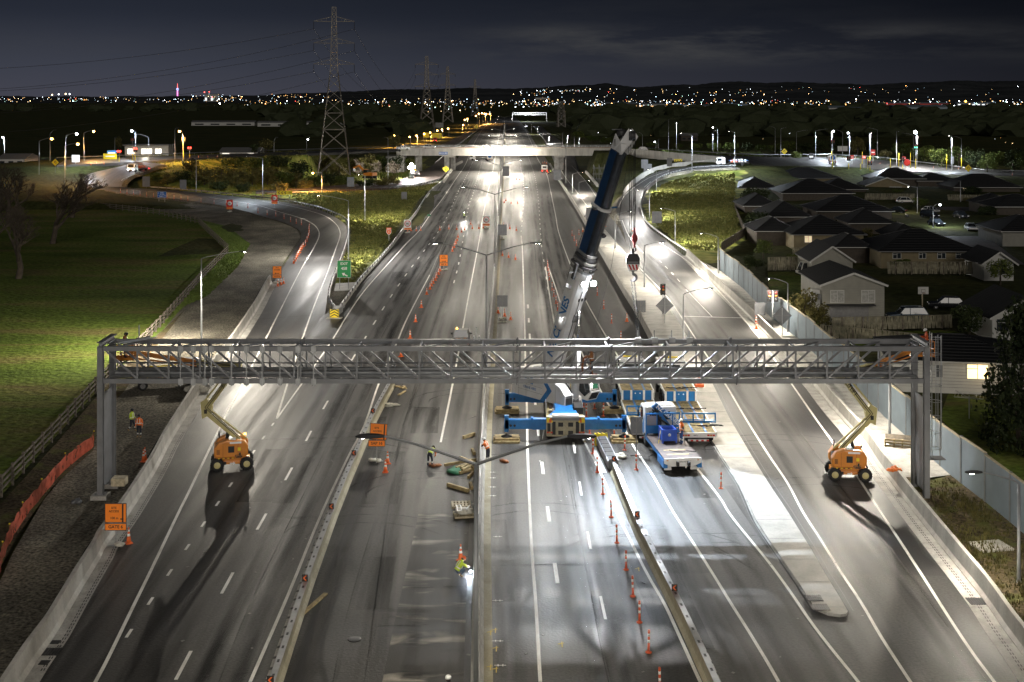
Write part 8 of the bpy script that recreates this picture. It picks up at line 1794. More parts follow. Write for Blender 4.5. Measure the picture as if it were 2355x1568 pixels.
bare_tree(P(42,640,0),14,'leafless dark tree nearest the frame edge in the field corner',2);bare_tree(P(120,560,0),15,'leafless dark tree in the middle of the group beside the exit ramp',5,1.0,.6);bare_tree(P(165,500,0),14,'leafless dark tree spreading its twigs over the exit ramp curve',8,1.1,1.0);bare_tree(P(20,520,0),16,'tall leafless dark tree behind the others at the left frame edge',11);bare_tree(P(-15,585,0),13,'leafless dark tree half out of the left frame edge',14,1,.4)
def blades(name,poly,n,hmin,hmax,label,seed,zfun=None,wd=.10,mt='blade'):
 pts=[(p.x,p.y)for p in poly];rg=random.Random(seed);x0,x1=min(p[0]for p in pts),max(p[0]for p in pts);y0,y1=min(p[1]for p in pts),max(p[1]for p in pts)
 def inside(x,y):
  c=False;j=len(pts)-1
  for i in range(len(pts)):
   if(pts[i][1]>y)!=(pts[j][1]>y)and x<(pts[j][0]-pts[i][0])*(y-pts[i][1])/(pts[j][1]-pts[i][1])+pts[i][0]:c=not c
   j=i
  return c
 V=[];Fc=[];k=0
 while k<n:
  x,y=rg.uniform(x0,x1),rg.uniform(y0,y1)
  if not inside(x,y):continue
  cl=math.sin(x*.9+1.3*math.sin(y*.31))*math.sin(y*.47+1.1*math.sin(x*.5))
  if rg.random()>.42+.58*max(0,cl):k+=.15;continue
  k+=1;z=zfun(x,y)if zfun else .0;h=rg.uniform(hmin,hmax)*(.7+.5*max(0,cl))
  for j in range(3):
   a=rg.random()*6.28;d=Vector((math.cos(a),math.sin(a),0));q=d.cross(Vector((0,0,1)))*wd*rg.uniform(.6,1.2);b=Vector((x,y,z))+d*.1;i0=len(V);V+=[b-q,b+q,b+d*h*rg.uniform(.2,.7)+Vector((0,0,h))];Fc.append((i0,i0+1,i0+2))
 me=bpy.data.meshes.new(name);me.from_pydata([tuple(v)for v in V],[],Fc);me.materials.append(MAT(mt));o=bpy.data.objects.new(name,me);COL.objects.link(o);return tag(o,label,'grass',None,'stuff')
blades('gore_long_grass',[P(a,b,0)for a,b in[(772,655)]+GORE[3:]],14000,.2,.55,'tufty yellow-green long grass covering the gore',1,lambda x,y:zt(x,y))
EMB=[(1590,572),(1545,545),(1502,512),(1494,490),(1490,470),(1498,446),(1524,425),(1552,413),(1604,402),(1688,398),(1690,430),(1688,470),(1702,545),(1658,573)]
blades('embankment_long_grass',[G(a,b)for a,b in EMB],12000,.25,.6,'rough olive grass on the bank inside the on-ramp',2,lambda x,y:zt(x,y))
blades('loop_long_grass',LPOLY,6000,.3,.8,'brown and olive long grass inside the exit ramp loop',6,lambda x,y:zt(x,y),.14)
blades('verge_long_grass',[P(a,b,0)for a,b in VG[2:6]+[(500,520),(575,561),(547,613),(477,681),(427,703)]],6000,.12,.35,'short green grass between the timber fence and the gravel',3,None,.08,'leaf_bright')
blades('soil_weeds',[P(a,b,0)for a,b in[(2125,1115),(2180,1100),(2354,1235),(2440,1340),(2440,1540),(2262,1330),(2180,1230)]],1500,.12,.4,'sparse weeds on the soil below the noise wall',4,None,.05,'leaf_olive')
simple('roof_dark',(.009,.0095,.011),.6,.1,.2,3);simple('roof_tile',(.016,.016,.017),.4,.15,.3,2);simple('weatherboard',(.22,.215,.185),.7,0,.08,1);simple('wall_yellow',(.17,.14,.08),.8,0,.1,1);simple('wall_white',(.42,.42,.40),.7,0,.06,1);simple('wall_brown',(.05,.04,.03),.8,0,.15,2);simple('curtain',(.30,.30,.28),.8,0,.2,6)
emis('window_warm',(1.0,.72,.36),1.5);emis('window_dim',(1.0,.8,.5),.35);emis('window_white',(1.0,.93,.8),1.6)
def house(loc,w,d,wh,rise,label,rz=0.0,roof='hip',wall='wall_yellow',roof_m='roof_dark',windows=(),over=.55,boards=False,cat='house',name='house'):
 """front (towards -Y local) centred on loc"""
 e_=thing(name,label,cat,loc,rz);m=MB();m.box((0,d/2,wh/2-.15),(w,d,wh+.3),wall)
 if boards:
  for k in range(int(wh/.28)):m.box((0,-.012,.28*k+.25),(w,.03,.02),'mid_grey')
 if roof=='gable':m.prism([(-w/2,wh),(w/2,wh),(0,wh+rise)],0,d,wall)
 m.build('wall',e_);m=MB();o=over;a,b,c,f=-w/2-o,w/2+o,-o,d+o;z0=wh-.02;zr=wh+rise+.12
 if roof=='hip':
  if w>=d:r1,r2=Vector((a+(d/2+o),d/2,zr)),Vector((b-(d/2+o),d/2,zr))
  else:r1,r2=Vector((0,c+w/2+o,zr)),Vector((0,f-w/2-o,zr))
  A,B,C_,D_=Vector((a,c,z0)),Vector((b,c,z0)),Vector((b,f,z0)),Vector((a,f,z0));vs=[A,B,C_,D_,r1,r2];dn=[v-Vector((0,0,.14))for v in(A,B,C_,D_)]
  fs=[(0,1,5,4),(2,3,4,5),(1,2,5),(3,0,4)]if w>=d else[(0,1,4),(1,2,5,4),(2,3,5),(3,0,4,5)]
  m.add(vs+dn,fs+[(6,7,8,9),(0,6,7,1),(1,7,8,2),(2,8,9,3),(3,9,6,0)],roof_m)
  for p,q in((A,r1),(D_,r1),(B,r2),(C_,r2),(r1,r2))if w>=d else((A,r1),(B,r1),(C_,r2),(D_,r2),(r1,r2)):m.bar(p+Vector((0,0,.04)),q+Vector((0,0,.04)),.18,.1,roof_m)
  for k in range(1,9):
   t=k/9
   for(p,q,r,s)in(((A,B,r1,r2),)if w>=d else((A,B,r1,r1),)):m.bar(p.lerp(r,t)+Vector((0,0,.01)),q.lerp(s,t)+Vector((0,0,.01)),.05,.05,roof_m)
 else:
  k=(rise)/(w/2);ex=Vector((a,0,wh-o*k));hx=Vector((0,0,wh+rise+.02));
  for s in(-1,1):
   A,B=Vector((s*(w/2+o),c,wh-o*k+.02)),Vector((0,c,zr));C_,D_=Vector((0,f,zr)),Vector((s*(w/2+o),f,wh-o*k+.02));up_=Vector((0,0,.12));m.add([A,B,C_,D_,A+up_,B+up_,C_+up_,D_+up_],[(0,1,2,3),(4,5,6,7),(0,1,5,4),(2,3,7,6),(3,0,4,7),(1,2,6,5)],roof_m)
   for t in range(1,12):p=A.lerp(D_,t/12)+up_;q=B.lerp(C_,t/12)+up_;m.bar(p,q,.05,.04,roof_m)
 m.build('roof',e_)
 if roof=='gable':
  m=MB();k=rise/(w/2)
  for s in(-1,1):m.bar((s*(w/2+o),c-.03,wh-o*k),(0,c-.03,zr-.0),.04,.24,'wall_white')
  m.build('barge_board',e_)
 else:
  m=MB();m.box((0,c-.05,wh-.1),(w+2*o,.08,.12),'wall_white' if wall!='wall_yellow' else 'mid_grey');m.build('gutter',e_)
 for wn in windows:
  x,z,ww,hh,gm=wn[:5];fm='wall_white';q=MB();q.box((x,-.03,z),(ww+.16,.06,hh+.16),fm);f_=q.build('window',e_);q=MB();q.box((x,-.065,z),(ww,.02,hh),gm);q.build('pane',f_);q=MB();q.box((x,-.08,z),(.07,.03,hh),fm);q.box((x-ww/4,-.08,z+hh*.22),(ww/2,.03,.06),fm);q.build('glazing_bar',f_)
 return e_
def hp(px0,px1,py,d,wh,rise,label,z=0.0,**k):
 a,b=P(px0,py,z),P(px1,py,z);return house(((a.x+b.x)/2,a.y,z-.05),abs(b.x-a.x),d,wh,rise,label,**k)
h_=hp(1890,2033,738,11,4.35,1.25,'two-storey pale weatherboard house with a gable and two white windows above the garage',roof='gable',wall='weatherboard',windows=((-1.9,2.95,1.5,1.35,'curtain'),(1.75,2.95,1.5,1.35,'curtain')),boards=True,over=.35)
m=MB();m.box((-.4,-.55,2.02),(5.6,1.0,.12),'roof_dark');m.build('lean_to_roof',h_);m=MB();m.box((-.5,-.04,1.0),(4.6,.06,1.9),'mid_grey');m.build('garage_door',h_);m=MB();m.box((-4.3,.9,2.6),(.9,.9,2.2),'wall_white');m.box((-4.0,.3,2.9),(.35,.9,.6),'mid_grey');m.build('balcony',h_)
hp(1866,1960,640,9,2.7,1.9,'dark roofed wing standing behind the two-storey pale house',roof='gable',wall='weatherboard',over=.4)
lw=house((40.6,114.6,-.05),11.8,9.5,2.75,1.35,'pale weatherboard house with one warm lit window behind the noise wall',math.radians(-9),'hip','wall_white','roof_dark',((1.4,1.75,1.75,1.25,'window_warm'),(-1.9,1.7,.5,1.1,'glass_dark'),(4.2,1.8,.8,1.0,'glass_dark')),.6,True)
point(Vector((42.2,113.2,1.8)),40,(1,.75,.4),.3)
m=MB();m.box((5.0,-.6,.35),(3.2,1.3,.7),'concrete');m.build('porch',lw);m=MB();m.box((5.3,-.04,1.1),(.9,.08,2.1),'mid_grey');m.build('door',lw)
chh=thing('garden_chair','red garden chair on the porch of the lit window house','chair',lw.matrix_basis@Vector((3.9,-.8,.7)));m=MB();m.box((0,0,.42),(.45,.45,.06),'sign_red');m.box((0,.2,.75),(.45,.05,.5),'mid_grey');m.build('seat',chh);m=MB()
for x in(-.2,.2):
 for y in(-.2,.2):m.bar((x,y,0),(x,y,.42),.04,.04,'mid_grey')
m.build('legs_frame',chh)
hp(2281,2440,780,9,2.5,2.0,'gabled house with a wide two-pane window at the right frame edge',roof='gable',wall='wall_white',windows=((-2.0,1.6,2.6,1.3,'glass_dark'),(1.5,1.6,1.4,1.3,'window_dim')),over=.4)
hp(2025,2245,612,13,2.5,2.6,'big dark hip roof house with a row of small windows behind its fence',wall='wall_yellow',windows=((-5,1.7,1.2,.8,'glass_dark'),(-1,1.7,1.0,.8,'glass_dark'),(2,1.7,1.2,.8,'glass_dark'),(5,1.7,1.4,.8,'glass_dark')))
hp(1825,1985,570,13,2.5,2.7,'dark hip roof house with yellowish walls above the timber fence',wall='wall_yellow',windows=((-3.6,1.6,1.2,1.1,'window_dim'),(1.5,1.6,1.6,1.0,'glass_dark')))
hp(1765,1860,524,13,2.4,2.6,'black roofed house nearest the grassy embankment',wall='wall_brown');hp(1880,2050,510,14,2.4,2.8,'black roofed house with pale eave edge left of the cul-de-sac',wall='wall_brown',roof_m='roof_dark');hp(1800,1960,466,16,2.5,3.0,'broad black roof with two pitches left of the white parked hatchback',wall='wall_brown',roof_m='roof_dark')
hp(1790,1930,428,14,2.5,2.6,'dark tiled roof house closest under the crossing road, left one',.3,roof='hip',wall='wall_yellow',roof_m='roof_tile');hp(2010,2125,432,12,2.8,2.6,'tiled roof house with shining tiles under the crossing road',.2,wall='wall_brown',roof_m='roof_tile');hp(1992,2085,447,8,2.6,1.9,'small gabled house with lit yellow wall and wide window by the pale fence',0,roof='gable',wall='wall_yellow',windows=((2.4,1.5,3.2,1.2,'curtain'),))
hp(2195,2345,452,13,2.6,3.0,'dark hip roof house with a porch behind the long timber fence',0,wall='wall_brown',roof_m='roof_tile',windows=((-6,1.5,1.0,1.6,'window_dim'),));hp(2305,2440,562,12,2.5,2.2,'dark house with weatherboard end at the right frame edge by the street',0,wall='weatherboard');hp(2290,2420,500,11,2.5,2.2,'dark roofed house beyond the street at the right frame edge',0,wall='wall_brown')
hp(2262,2330,640,8,2.4,1.4,'lean-to with pale posts beside the dark house on the right',0,wall='wall_white',roof='gable',windows=((0,1.4,2.0,1.4,'glass_dark'),))
for i,(a,b,y,d,ri)in enumerate(((1712,1788,497,12,2.2),(1700,1785,452,13,2.4),(1955,2050,540,10,2.2),(2055,2120,575,9,1.8),(1890,1990,455,12,2.4),(2260,2330,492,9,1.9),(2110,2200,434,11,2.0),(1740,1830,560,10,2.0),(1925,2000,600,8,1.6))):
 hp(a,b,y,d,2.4,ri,'dark roofed house packed among the others, '+('its eave by the embankment scrub','the one nearest the on-ramp lamps','below the broad black roof','squeezed behind the small window row','between the broad roof and white hatchback','behind the street end shrubs','beside the shining tiled roof','directly behind the noise wall start','behind the two-storey pale house')[i],wall='wall_brown')
for i in range(22):
 rnd=random.Random(300+i);a,b=rnd.uniform(1720,2340),rnd.uniform(415,620);treep(a,b,b-rnd.uniform(16,34),rnd.uniform(26,56),('leaf_dark','leaf_green','leaf_olive')[i%3],f'dark garden shrub between the crowded roofs, {ORD[i + 1]} of the scattered garden shrubs','shrub','garden shrubs between the houses',i%2,.05,0)
def bfence(pts,h,label,z=0.0,m_='fence_timber',gap=2.4):
 path=[P(a,b,z)for a,b in pts];e_=thing('timber_fence',label,'fence',path[0]);rel=[p-path[0]for p in path];T=plen(rel);b=MB();t=0
 while t<T-.1:
  a,d=lerp_path(rel,t);c,_=lerp_path(rel,min(t+.145,T));b.bar(a+Vector((0,0,h/2)),c+Vector((0,0,h/2+random.uniform(-.02,.02))),.03,h,m_);t+=.17 if T<60 else .36
 if T>=60:
  b.sweep(rel,[(-.02,0),(.0,h-.1)],m_)
 b.build('board_panel',e_);b=MB();b.sweep(rel,[(-.08,h),(.08,h),(.08,h+.05),(-.08,h+.05)],m_,True);b.build('capping',e_);pm=MB();pm.box((0,-.06,h/2),(.14,.14,h+.12),'wood_old');first=None;t=gap/2
 while t<T:
  a,d=lerp_path(rel,t)
  if first is None:first=pm.build('post',e_,a)
  else:c=first.copy();COL.objects.link(c);c.parent=e_;c.location=a
  t+=max(gap,T/60)
bfence([(1912,760),(2050,757),(2190,753)],1.45,'low grey timber fence in front of the dark blue suv');bfence([(1885,774),(1985,783),(2110,796)],1.3,'lit pale timber fence between the noise wall and the back lawn');bfence([(1988,463),(2103,464)],2.0,'pale lit timber fence beside the white parked hatchback');bfence([(2179,465),(2270,466),(2400,467)],1.9,'long timber fence across the street below the right dark roof');bfence([(2040,630),(2240,630)],1.8,'dim timber fence below the row of small windows');bfence([(1765,622),(1864,620)],2.0,'grey timber fence just behind the noise wall top');bfence([(1822,592),(1930,590)],1.6,'dim timber fence below the yellowish walls')
bfence([(1686,447),(1690,490),(1713,542),(1685,560),(1658,578)],1.5,'weathered fence along the foot of the grassy embankment',0,'wood_old');bfence([(1765,405),(1850,408),(1955,412)],2.6,'brown retaining fence directly below the crossing road',.6,'wall_brown')
pb=P(2122,713,0);bk=thing('basketball_hoop','white basketball backboard on a post in the dark yard','basketball hoop',pb);m=MB();m.tube([(0,.3,0),(0,.3,2.1),(0,0,2.5)],.09,'wood_pale',8);m.build('post',bk);m=MB();m.box((0,-.05,2.45),(1.3,.05,.9),'wall_white');m.box((0,-.08,2.4),(.5,.01,.38),'black');m.box((0,-.087,2.4),(.42,.01,.30),'wall_white');m.build('backboard',bk);m=MB();m.tube([(.2*math.cos(a),-.3+.2*math.sin(a),2.15)for a in[k*.4 for k in range(17)]],.02,'rust',5);m.build('ring',bk)
cl=thing('clothes_line','rotary clothes line on the lawn of the lit window house','clothes line',P(2228,962,0));m=MB();m.tube([(0,0,0),(0,0,1.9)],.04,'galv',6);m.build('post',cl);m=MB()
for a in range(4):m.tube([(0,0,1.7),(1.6*math.cos(a*PI/2+.4),1.6*math.sin(a*PI/2+.4),1.95)],.025,'galv',5)
for r in(.8,1.2,1.55):
 for a in range(4):m.tube([(r*math.cos(a*PI/2+.4),r*math.sin(a*PI/2+.4),1.9),(r*math.cos((a+1)*PI/2+.4),r*math.sin((a+1)*PI/2+.4),1.9)],.01,'white',4)
m.build('line_frame',cl)
for i,(a,b,lab)in enumerate([(2194,464,'black wheelie bin beside the long timber fence'),(2085,505,'black wheelie bin on the grass by the dark car'),(2199,462,'black wheelie bin nearest the curved street lamp')]):m=MB();m.box((0,0,.5),(.55,.65,1.0),'black',None,(1.1,1.1));m.box((0,0,1.05),(.65,.75,.07),'dark_grey');tag(m.build('wheelie_bin',None,P(a,b,0)),lab,'bin','wheelie bins on the street')
sheet('street',[P(a,b,.02)for a,b in[(2290,600),(2130,540),(2128,505),(2108,483),(2060,470),(2105,463),(2120,440),(2165,440),(2180,466),(2300,468),(2410,474),(2410,480),(2265,480),(2248,500),(2250,530),(2330,590),(2360,610)]],'street_asphalt')
sheet('berm',[P(a,b,.01)for a,b in[(2050,520),(2072,478),(2108,485),(2126,505),(2128,545),(2060,545)]],'lawn');sheet('back_lawn',[P(a,b,.0)for a,b in[(2180,905),(2354,930),(2440,1040),(2440,1150),(2354,1130),(2240,1040),(2160,960)]],'lawn');sheet('side_lawn',[P(a,b,.01)for a,b in[(1770,720),(1765,625),(1862,624),(1870,690),(1885,745),(1840,745)]],'lawn');sheet('far_lawn',[P(a,b,.01)for a,b in[(1930,795),(2000,765),(2190,758),(2240,780),(2280,782),(2200,800),(2110,800)]],'lawn')
spot(P(1812,700)+Vector((3,0,7)),0.001,WARM)
pv=thing('pavilion','low flat-roofed pavilion with three bright lit windows at the left intersection','pavilion',P(337,359,6.6));s_=F/P(337,359,6.6).y;w=100/s_;m=MB();m.box((0,3,1.8),(w,6,3.6),'wall_white');m.build('wall',pv);m=MB();m.box((0,2.8,3.75),(w+1,7.4,.3),'mid_grey');m.build('roof',pv)
for x,ww in((-.36,.15),(.0,.24),(.27,.14)):m=MB();m.box((x*w,-.05,1.6),(ww*w,.08,1.8),'window_white');f_=m.build('window',pv);m=MB();m.box((x*w,-.1,1.6),(.1,.06,1.9),'mid_grey');m.build('glazing_bar',f_)
point(P(337,364,6.6)+Vector((0,-2,2.5)),900,(1,.9,.7),.6)
def shed(px0,px1,py,h_px,label,wall='wall_white',lit=0,z=0,roof='mid_grey',name='long_shed',cat='shed',depth=12,strips=None,group=None):
 a,b=P(px0,py,z),P(px1,py,z);s_=F/a.y;w=b.x-a.x;h=h_px/s_;e_=thing(name,label,cat,((a.x+b.x)/2,a.y,z),0,group);m=MB();m.box((0,depth/2,h/2),(w,depth,h),wall);m.build('wall',e_);m=MB();m.prism([(-.4,h),(depth+.4,h),(depth/2,h+depth*.12)],-w/2-.5,w/2+.5,roof,'X');m.build('roof',e_)
 n=max(3,int(abs(w)/14));rnd=random.Random(int(px0))
 for k in range(min(n,10)):
  m=MB();x=-w/2+w*(k+.5)/min(n,10);lit_=strips and rnd.random()<lit;m.box((x,-.15,h*.42),(w/min(n,10)*.55,.2,h*.35),strips if lit_ else 'glass_dark');m.build('window',e_)  # on the warehouses these glowing strips stand in for floodlit wall, not windows
 return e_
emis('floodlit_glow_white',(.9,.95,1.0),.9);emis('floodlit_glow_amber',(1,.6,.25),.7);emis('floodlit_glow_red',(1,.12,.06),.30);emis('floodlit_glow_blue',(.35,.55,1.0),.8);emis('floodlit_glow_green',(.5,1,.75),.7)  # self-glowing colours that put floodlight on the warehouse fronts
shed(440,585,289,8,'long pale glasshouse shed across the dark fields on the left');shed(592,823,291,9,'long pale glasshouse shed right of the other one, behind the big pylon');shed(505,592,357,7,'low white lit shed by the crossing road right of the pavilion',strips='window_white',lit=.6,z=6.8);shed(-5,56,378,13,'grey house with lit front at the left frame edge',z=5,strips='window_white',lit=.5);shed(1866-300,1604,324,12,'dim gabled house among the trees beyond the crossing road','wall_brown');shed(866,915,287,6,'small dim white shed left of the orange road lamps');shed(1410,1447,300,8,'dim pale shed right of the crane tip in the dark trees','wall_white')
WH=[(2055,2178,259,13,'noise_panel',.4,'floodlit_glow_white','big blue-grey warehouse on the right with a pale gable end'),(2021,2180,247,9,'sign_red',1,'floodlit_glow_red','long red lit warehouse behind the blue-grey one'),(1850,1895,262,9,'wall_white',.8,'floodlit_glow_white','low white warehouse with lit bays left of the big warehouse'),(1905,1945,260,12,'wall_white',.8,'floodlit_glow_white','bright lit warehouse with a glowing doorway'),(1945,1985,261,10,'wall_white',.6,'floodlit_glow_white','pale gabled warehouse before the dark trees on the right'),(1860,1880,254,9,'wall_white',.9,'floodlit_glow_green','small green lit warehouse in the industrial area'),(1432,1458,244,7,'wall_white',.9,'floodlit_glow_green','green lit warehouse right of the crane tip'),(1384,1430,243,6,'dark_grey',.4,'floodlit_glow_white','dark flat warehouse above the road end trees'),(1440,1480,247,8,'wall_brown',1,'floodlit_glow_amber','amber lit warehouse under the factory steam'),(1480,1530,248,8,'wall_white',1,'floodlit_glow_amber','long amber lit shed right of the factory steam'),(1540,1600,249,7,'wall_white',.8,'floodlit_glow_white','low lit shed on the plain beyond the trees'),(1610,1650,251,7,'wall_white',.8,'floodlit_glow_white','pale tent-roofed shed on the plain, left one'),(1652,1690,251,8,'wall_white',.9,'floodlit_glow_white','pale tent-roofed shed on the plain, right one'),(1660,1720,245,5,'noise_panel',1,'floodlit_glow_blue','blue lit long store on the plain'),(1230,1264,235,10,'wall_white',.7,'floodlit_glow_white','tall pale factory block beside its steam at the road end'),(1780,1812,235,6,'wall_white',.9,'floodlit_glow_amber','amber lit hall below the right hill slope'),(2200,2310,243,6,'noise_panel',.9,'floodlit_glow_white','long pale store at the far right under the orange lamp'),(470,504,221,4,'wall_white',.3,'floodlit_glow_white','pale block on the left skyline')]
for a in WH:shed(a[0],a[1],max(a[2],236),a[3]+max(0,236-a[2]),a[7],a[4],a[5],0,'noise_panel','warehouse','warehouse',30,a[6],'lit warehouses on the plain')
ty=9500;s_=F/ty;st=thing('sky_tower','slim tall tower with pink and blue lights on the left skyline','tower',((408-CX)/s_,ty,0));hh=(222-193)/s_+40;emis('tower_pink',(1,.25,.75),1.6);emis('tower_blue',(.35,.4,1),1.6);emis('tower_red',(1,.15,.15),1.6)
m=MB();m.tube([(0,0,0),(0,0,hh*.62)],[5.5,4],'tower_pink',10);m.build('shaft',st);m=MB();m.lathe([(4,hh*.60),(9,hh*.64),(9,hh*.70),(4,hh*.74)],'tower_blue',(0,0,0),12);m.build('observation_deck',st);m=MB();m.tube([(0,0,hh*.72),(0,0,hh)],[3,1.2],'tower_red',8);m.build('mast',st)
RG=[(-700,222),(-200,221),(0,221.5),(200,222),(450,221),(560,220),(700,214),(770,211),(815,211),(871,206),(951,206),(1026,204),(1101,202),(1177,205),(1264,199),(1357,195),(1380,192),(1398,190),(1412,195),(1459,201),(1527,196),(1602,195),(1639,189),(1702,188),(1765,190),(1840,189),(1905,191),(1990,195),(2115,189),(2190,186),(2354,187),(2700,190),(3200,200)]
mb=MB();vs=[];fs=[];rnd=random.Random(5);cols=[];
for i in range(520):
 px=-700+3900*i/519
 for(a,b)in zip(RG,RG[1:]):
  if a[0]<=px<=b[0]:y=a[1]+(b[1]-a[1])*(px-a[0])/(b[0]-a[0]);break
 y+=.8*math.sin(i*.37)+rnd.uniform(-.9,.6)
 zc=H-(y-HY)*9000/F;cols.append(zc)
 for k,(yy,t)in enumerate(((6200,-.02),(7000,.18),(7800,.48+.06*math.sin(i*.11)),(8500,.82+.05*math.sin(i*.23+1)),(9000,1),(11500,-.02))):X=(px-CX)/F*yy;vs.append((X,yy,max(-2,zc*t)if t>0 else-2))
n=6;mb.add(vs,[(i*n+k,i*n+k+1,(i+1)*n+k+1,(i+1)*n+k)for i in range(519)for k in range(n-1)],'hill',True);struct(mb.build('hills'))
leaf_mat('wood_mass',(.014,.020,.010),(.04,.048,.022))
mb=MB();rnd=random.Random(21);n=0
CMK=[]
for sd in range(6):
 b=MB();b.blob((0,0,0),1.0,'wood_mass',sd,.30,2);CMK.append((b.v,b.f))
while n<700:
 py=rnd.uniform(250,314);px=rnd.uniform(-150,2500);
 if 1000-(320-py)*1.0<px<1240+max(0,py-262)*1.9+30 and True:continue
 if px<1000 and py>262 and rnd.random()<.82:continue
 if px<620 and py>256:continue
 p=P(px,py,0);s_=F/p.y;r=rnd.uniform(5,10)*(1+p.y/9000);hgt=rnd.uniform(.7,1.25)*r*.8;v,f=CMK[n%6];a=rnd.random()*6;ca,sa=math.cos(a),math.sin(a)
 mb.add([(p.x+(q[0]*ca-q[1]*sa)*r*1.5,p.y+(q[0]*sa+q[1]*ca)*r,hgt*.55+q[2]*hgt)for q in v],f,'wood_mass',False);n+=1
tag(mb.build('woodland'),'black mass of trees between the motorway and the lit town','woodland',None,'stuff')
TM=[]
for nm,c in(('white',(.85,.93,1.0)),('cool',(.55,.8,1.0)),('warm',(1.0,.66,.30)),('green',(.6,1.0,.85)),('amber',(1.0,.45,.12)),('red',(1,.1,.08))):
 for lv,sgt in enumerate((1.6,5.0,17.0)):emis(f'town_{nm}_{lv}',c,sgt);TM.append(f'town_{nm}_{lv}')
emis('town_white',(.85,.93,1.0),9);emis('town_cool',(.6,.85,1.0),8);emis('town_warm',(1.0,.72,.38),8);emis('town_green',(.6,1.0,.85),7);emis('town_red',(1,.1,.08),5);emis('town_bright',(.95,.98,1.0),30)
def lights(n,fx,fy,rmin,rmax,seed,Yf,mats):
 rnd=random.Random(seed);mb_=TL
 for i in range(n):
  px,py=fx(rnd),fy(rnd);Y=Yf(rnd,py);r=rnd.uniform(rmin,rmax)**1.0*Y/F;X=(px-CX)/F*Y;z=H-(py-HY)*Y/F;m_=rnd.choices(mats,[w_*l_ for w_ in(5,2.5,5,1,2,.3)for l_ in(5,3,1)])[0]
  mb_.add([(X-r,Y,z),(X+r,Y,z),(X,Y-r,z),(X,Y+r,z),(X,Y,z-r),(X,Y,z+r)],[(0,2,5),(2,1,5),(1,3,5),(3,0,5),(2,0,4),(1,2,4),(3,1,4),(0,3,4)],m_)
TL=MB()
near=lambda r,py:max(700,min(5600,78000/max(py-225.0,13.9))*.96)
lights(560,lambda r:r.uniform(560,2354),lambda r:r.triangular(226,252,238),.35,.95,1,lambda r,py:r.uniform(3000,5600),TM)
lights(260,lambda r:r.gauss(1420,190),lambda r:r.triangular(228,250,241),.4,1.1,2,lambda r,py:r.uniform(2800,5200),TM)
lights(240,lambda r:r.uniform(1700,2354),lambda r:r.triangular(229,256,244),.4,1.1,3,lambda r,py:r.uniform(2600,5000),TM)
lights(170,lambda r:r.uniform(0,560),lambda r:r.triangular(222,236,228),.3,.8,4,lambda r,py:r.uniform(4500,6000),TM)
lights(60,lambda r:r.uniform(440,760),lambda r:r.triangular(216,226,221),.35,.9,5,lambda r,py:r.uniform(5800,6150),TM)
lights(90,lambda r:r.uniform(1180,1760),lambda r:r.triangular(199,228,214),.35,.8,6,lambda r,py:6100,TM)
lights(45,lambda r:r.uniform(1760,2354),lambda r:r.triangular(194,230,206),.3,.7,7,lambda r,py:6100,TM)
lights(40,lambda r:r.uniform(1240,1360),lambda r:r.gauss(209,1.6),.35,.8,8,lambda r,py:6100,TM)
lights(110,lambda r:r.uniform(600,1130),lambda r:r.triangular(224,262,236),.4,.9,9,lambda r,py:r.uniform(2200,4000),TM)
lights(14,lambda r:r.uniform(900,1130),lambda r:r.uniform(246,258),.8,1.3,10,lambda r,py:2300,TM)
lights(26,lambda r:r.uniform(1300,2330),lambda r:r.uniform(262,330),.35,.8,11,lambda r,py:near(r,py)*.9,TM)
tag(TL.build('town_lights'),'scattered white, green and amber lights of the town below the hills','town lights',None,'stuff')
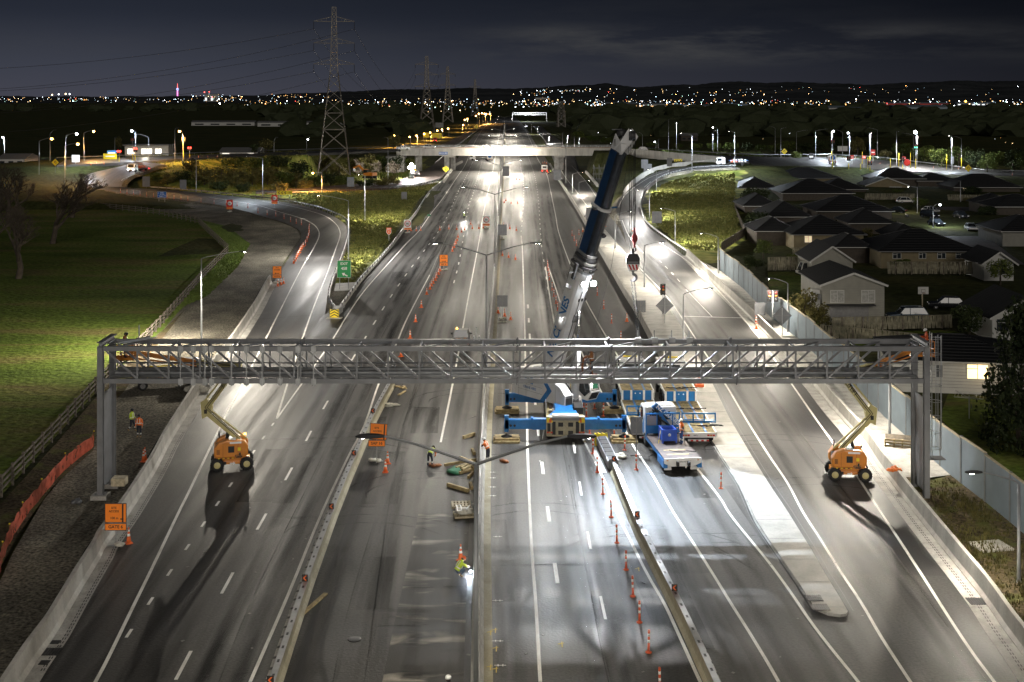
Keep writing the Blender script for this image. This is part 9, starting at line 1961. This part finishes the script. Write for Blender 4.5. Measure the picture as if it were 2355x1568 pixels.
for i,(px,py,c,lab,r)in enumerate([(1256,232,'town_bright','bright white floodlight on the factory at the road end',1.6),(1520,241,'town_bright','bright white light on the plain right of the steam',2.0),(1660,250,'town_bright','white light between the tent-roofed sheds',1.6),(2220,233,'amber_light','orange flare-like lamp at the foot of the right hill',2.2),(2310,242,'town_bright','white floodlight low at the far right edge',2.2),(2340,241,'town_cool','bluish floodlight strip at the right frame edge',2.0),(1934,245,'town_bright','white floodlight above the bright doorway warehouse',1.8),(1185,255,'town_bright','white glare beside the twin lamps far up the motorway',2.2),(1172,262,'town_bright','white lamp at the very end of the motorway',2.0),(1160,253,'town_cool','cool lamp left of the motorway end',1.8),(120,218,'town_warm','row of harbour lamps on the left skyline, first',1.5),(135,217,'town_white','row of harbour lamps on the left skyline, second',1.4),(151,216,'town_warm','row of harbour lamps on the left skyline, third',1.6),(160,216.5,'town_white','row of harbour lamps on the left skyline, last',1.4),(505,238,'town_bright','cluster of white floodlights in the dark left plain',1.5),(525,238,'town_white','white floodlight right of the left plain cluster',1.6),(470,212,'town_red','red lamp on the city tower block',1.4),(481,211,'town_red','red lamp beside the city tower block',1.2)]):
 Y=4200 if py>225 else 6000;q=Vector(((px-CX)/F*Y,Y,H-(py-HY)*Y/F));m=MB();m.blob((0,0,0),r*Y/F,c,1,0,1);tag(m.build('flood_lamp',None,q),lab,'lamp')
g=P(1188,278,0);fg=thing('far_gantry','small distant white lattice gantry over the far motorway','gantry',(g.x,1450,0));m=MB();
for z in(7,9.5):m.bar((-5,0,z),(34,0,z),.5,.5,'white')
for k in range(13):m.bar((-5+3*k,0,7),(-2+3*k,0,9.5),.3,.3,'white');m.bar((-5+3*k,0,9.5),(-5+3*k,0,7),.3,.3,'white')
m.build('truss',fg)
for x in(-5,34):m=MB();m.bar((x,0,0),(x,0,9.5),.6,.6,'white');m.build('column',fg)
point((g.x+12,1438,9),30000,(.9,.95,1),.5)
sl=bpy.data.lights.new('fill_sun','SUN');sl.energy=.50;sl.angle=math.radians(28);sl.color=(1.0,.93,.84);so=bpy.data.objects.new('fill_sun',sl);COL.objects.link(so);so.rotation_euler=(math.radians(69),0,math.radians(10))  # unseen wide soft sun, added as fill for camera-facing surfaces
for x,y,hx,lab in((-37,24,-30,'grey fill lamp added left of the camera outside the frame'),(37,18,29,'grey fill lamp added right of the camera outside the frame'),(-40,-30,-33,'grey fill lamp added left behind the camera outside the frame'),(38,-40,31,'grey fill lamp added right behind the camera outside the frame')):
 street_lamp(Vector((x,y,0)),Vector((hx,y,12.3)),11.8,lab,5000 if x>0 else 13000,WARM,'led_white')  # unseen lamps added outside the frame to brighten faces turned to the camera
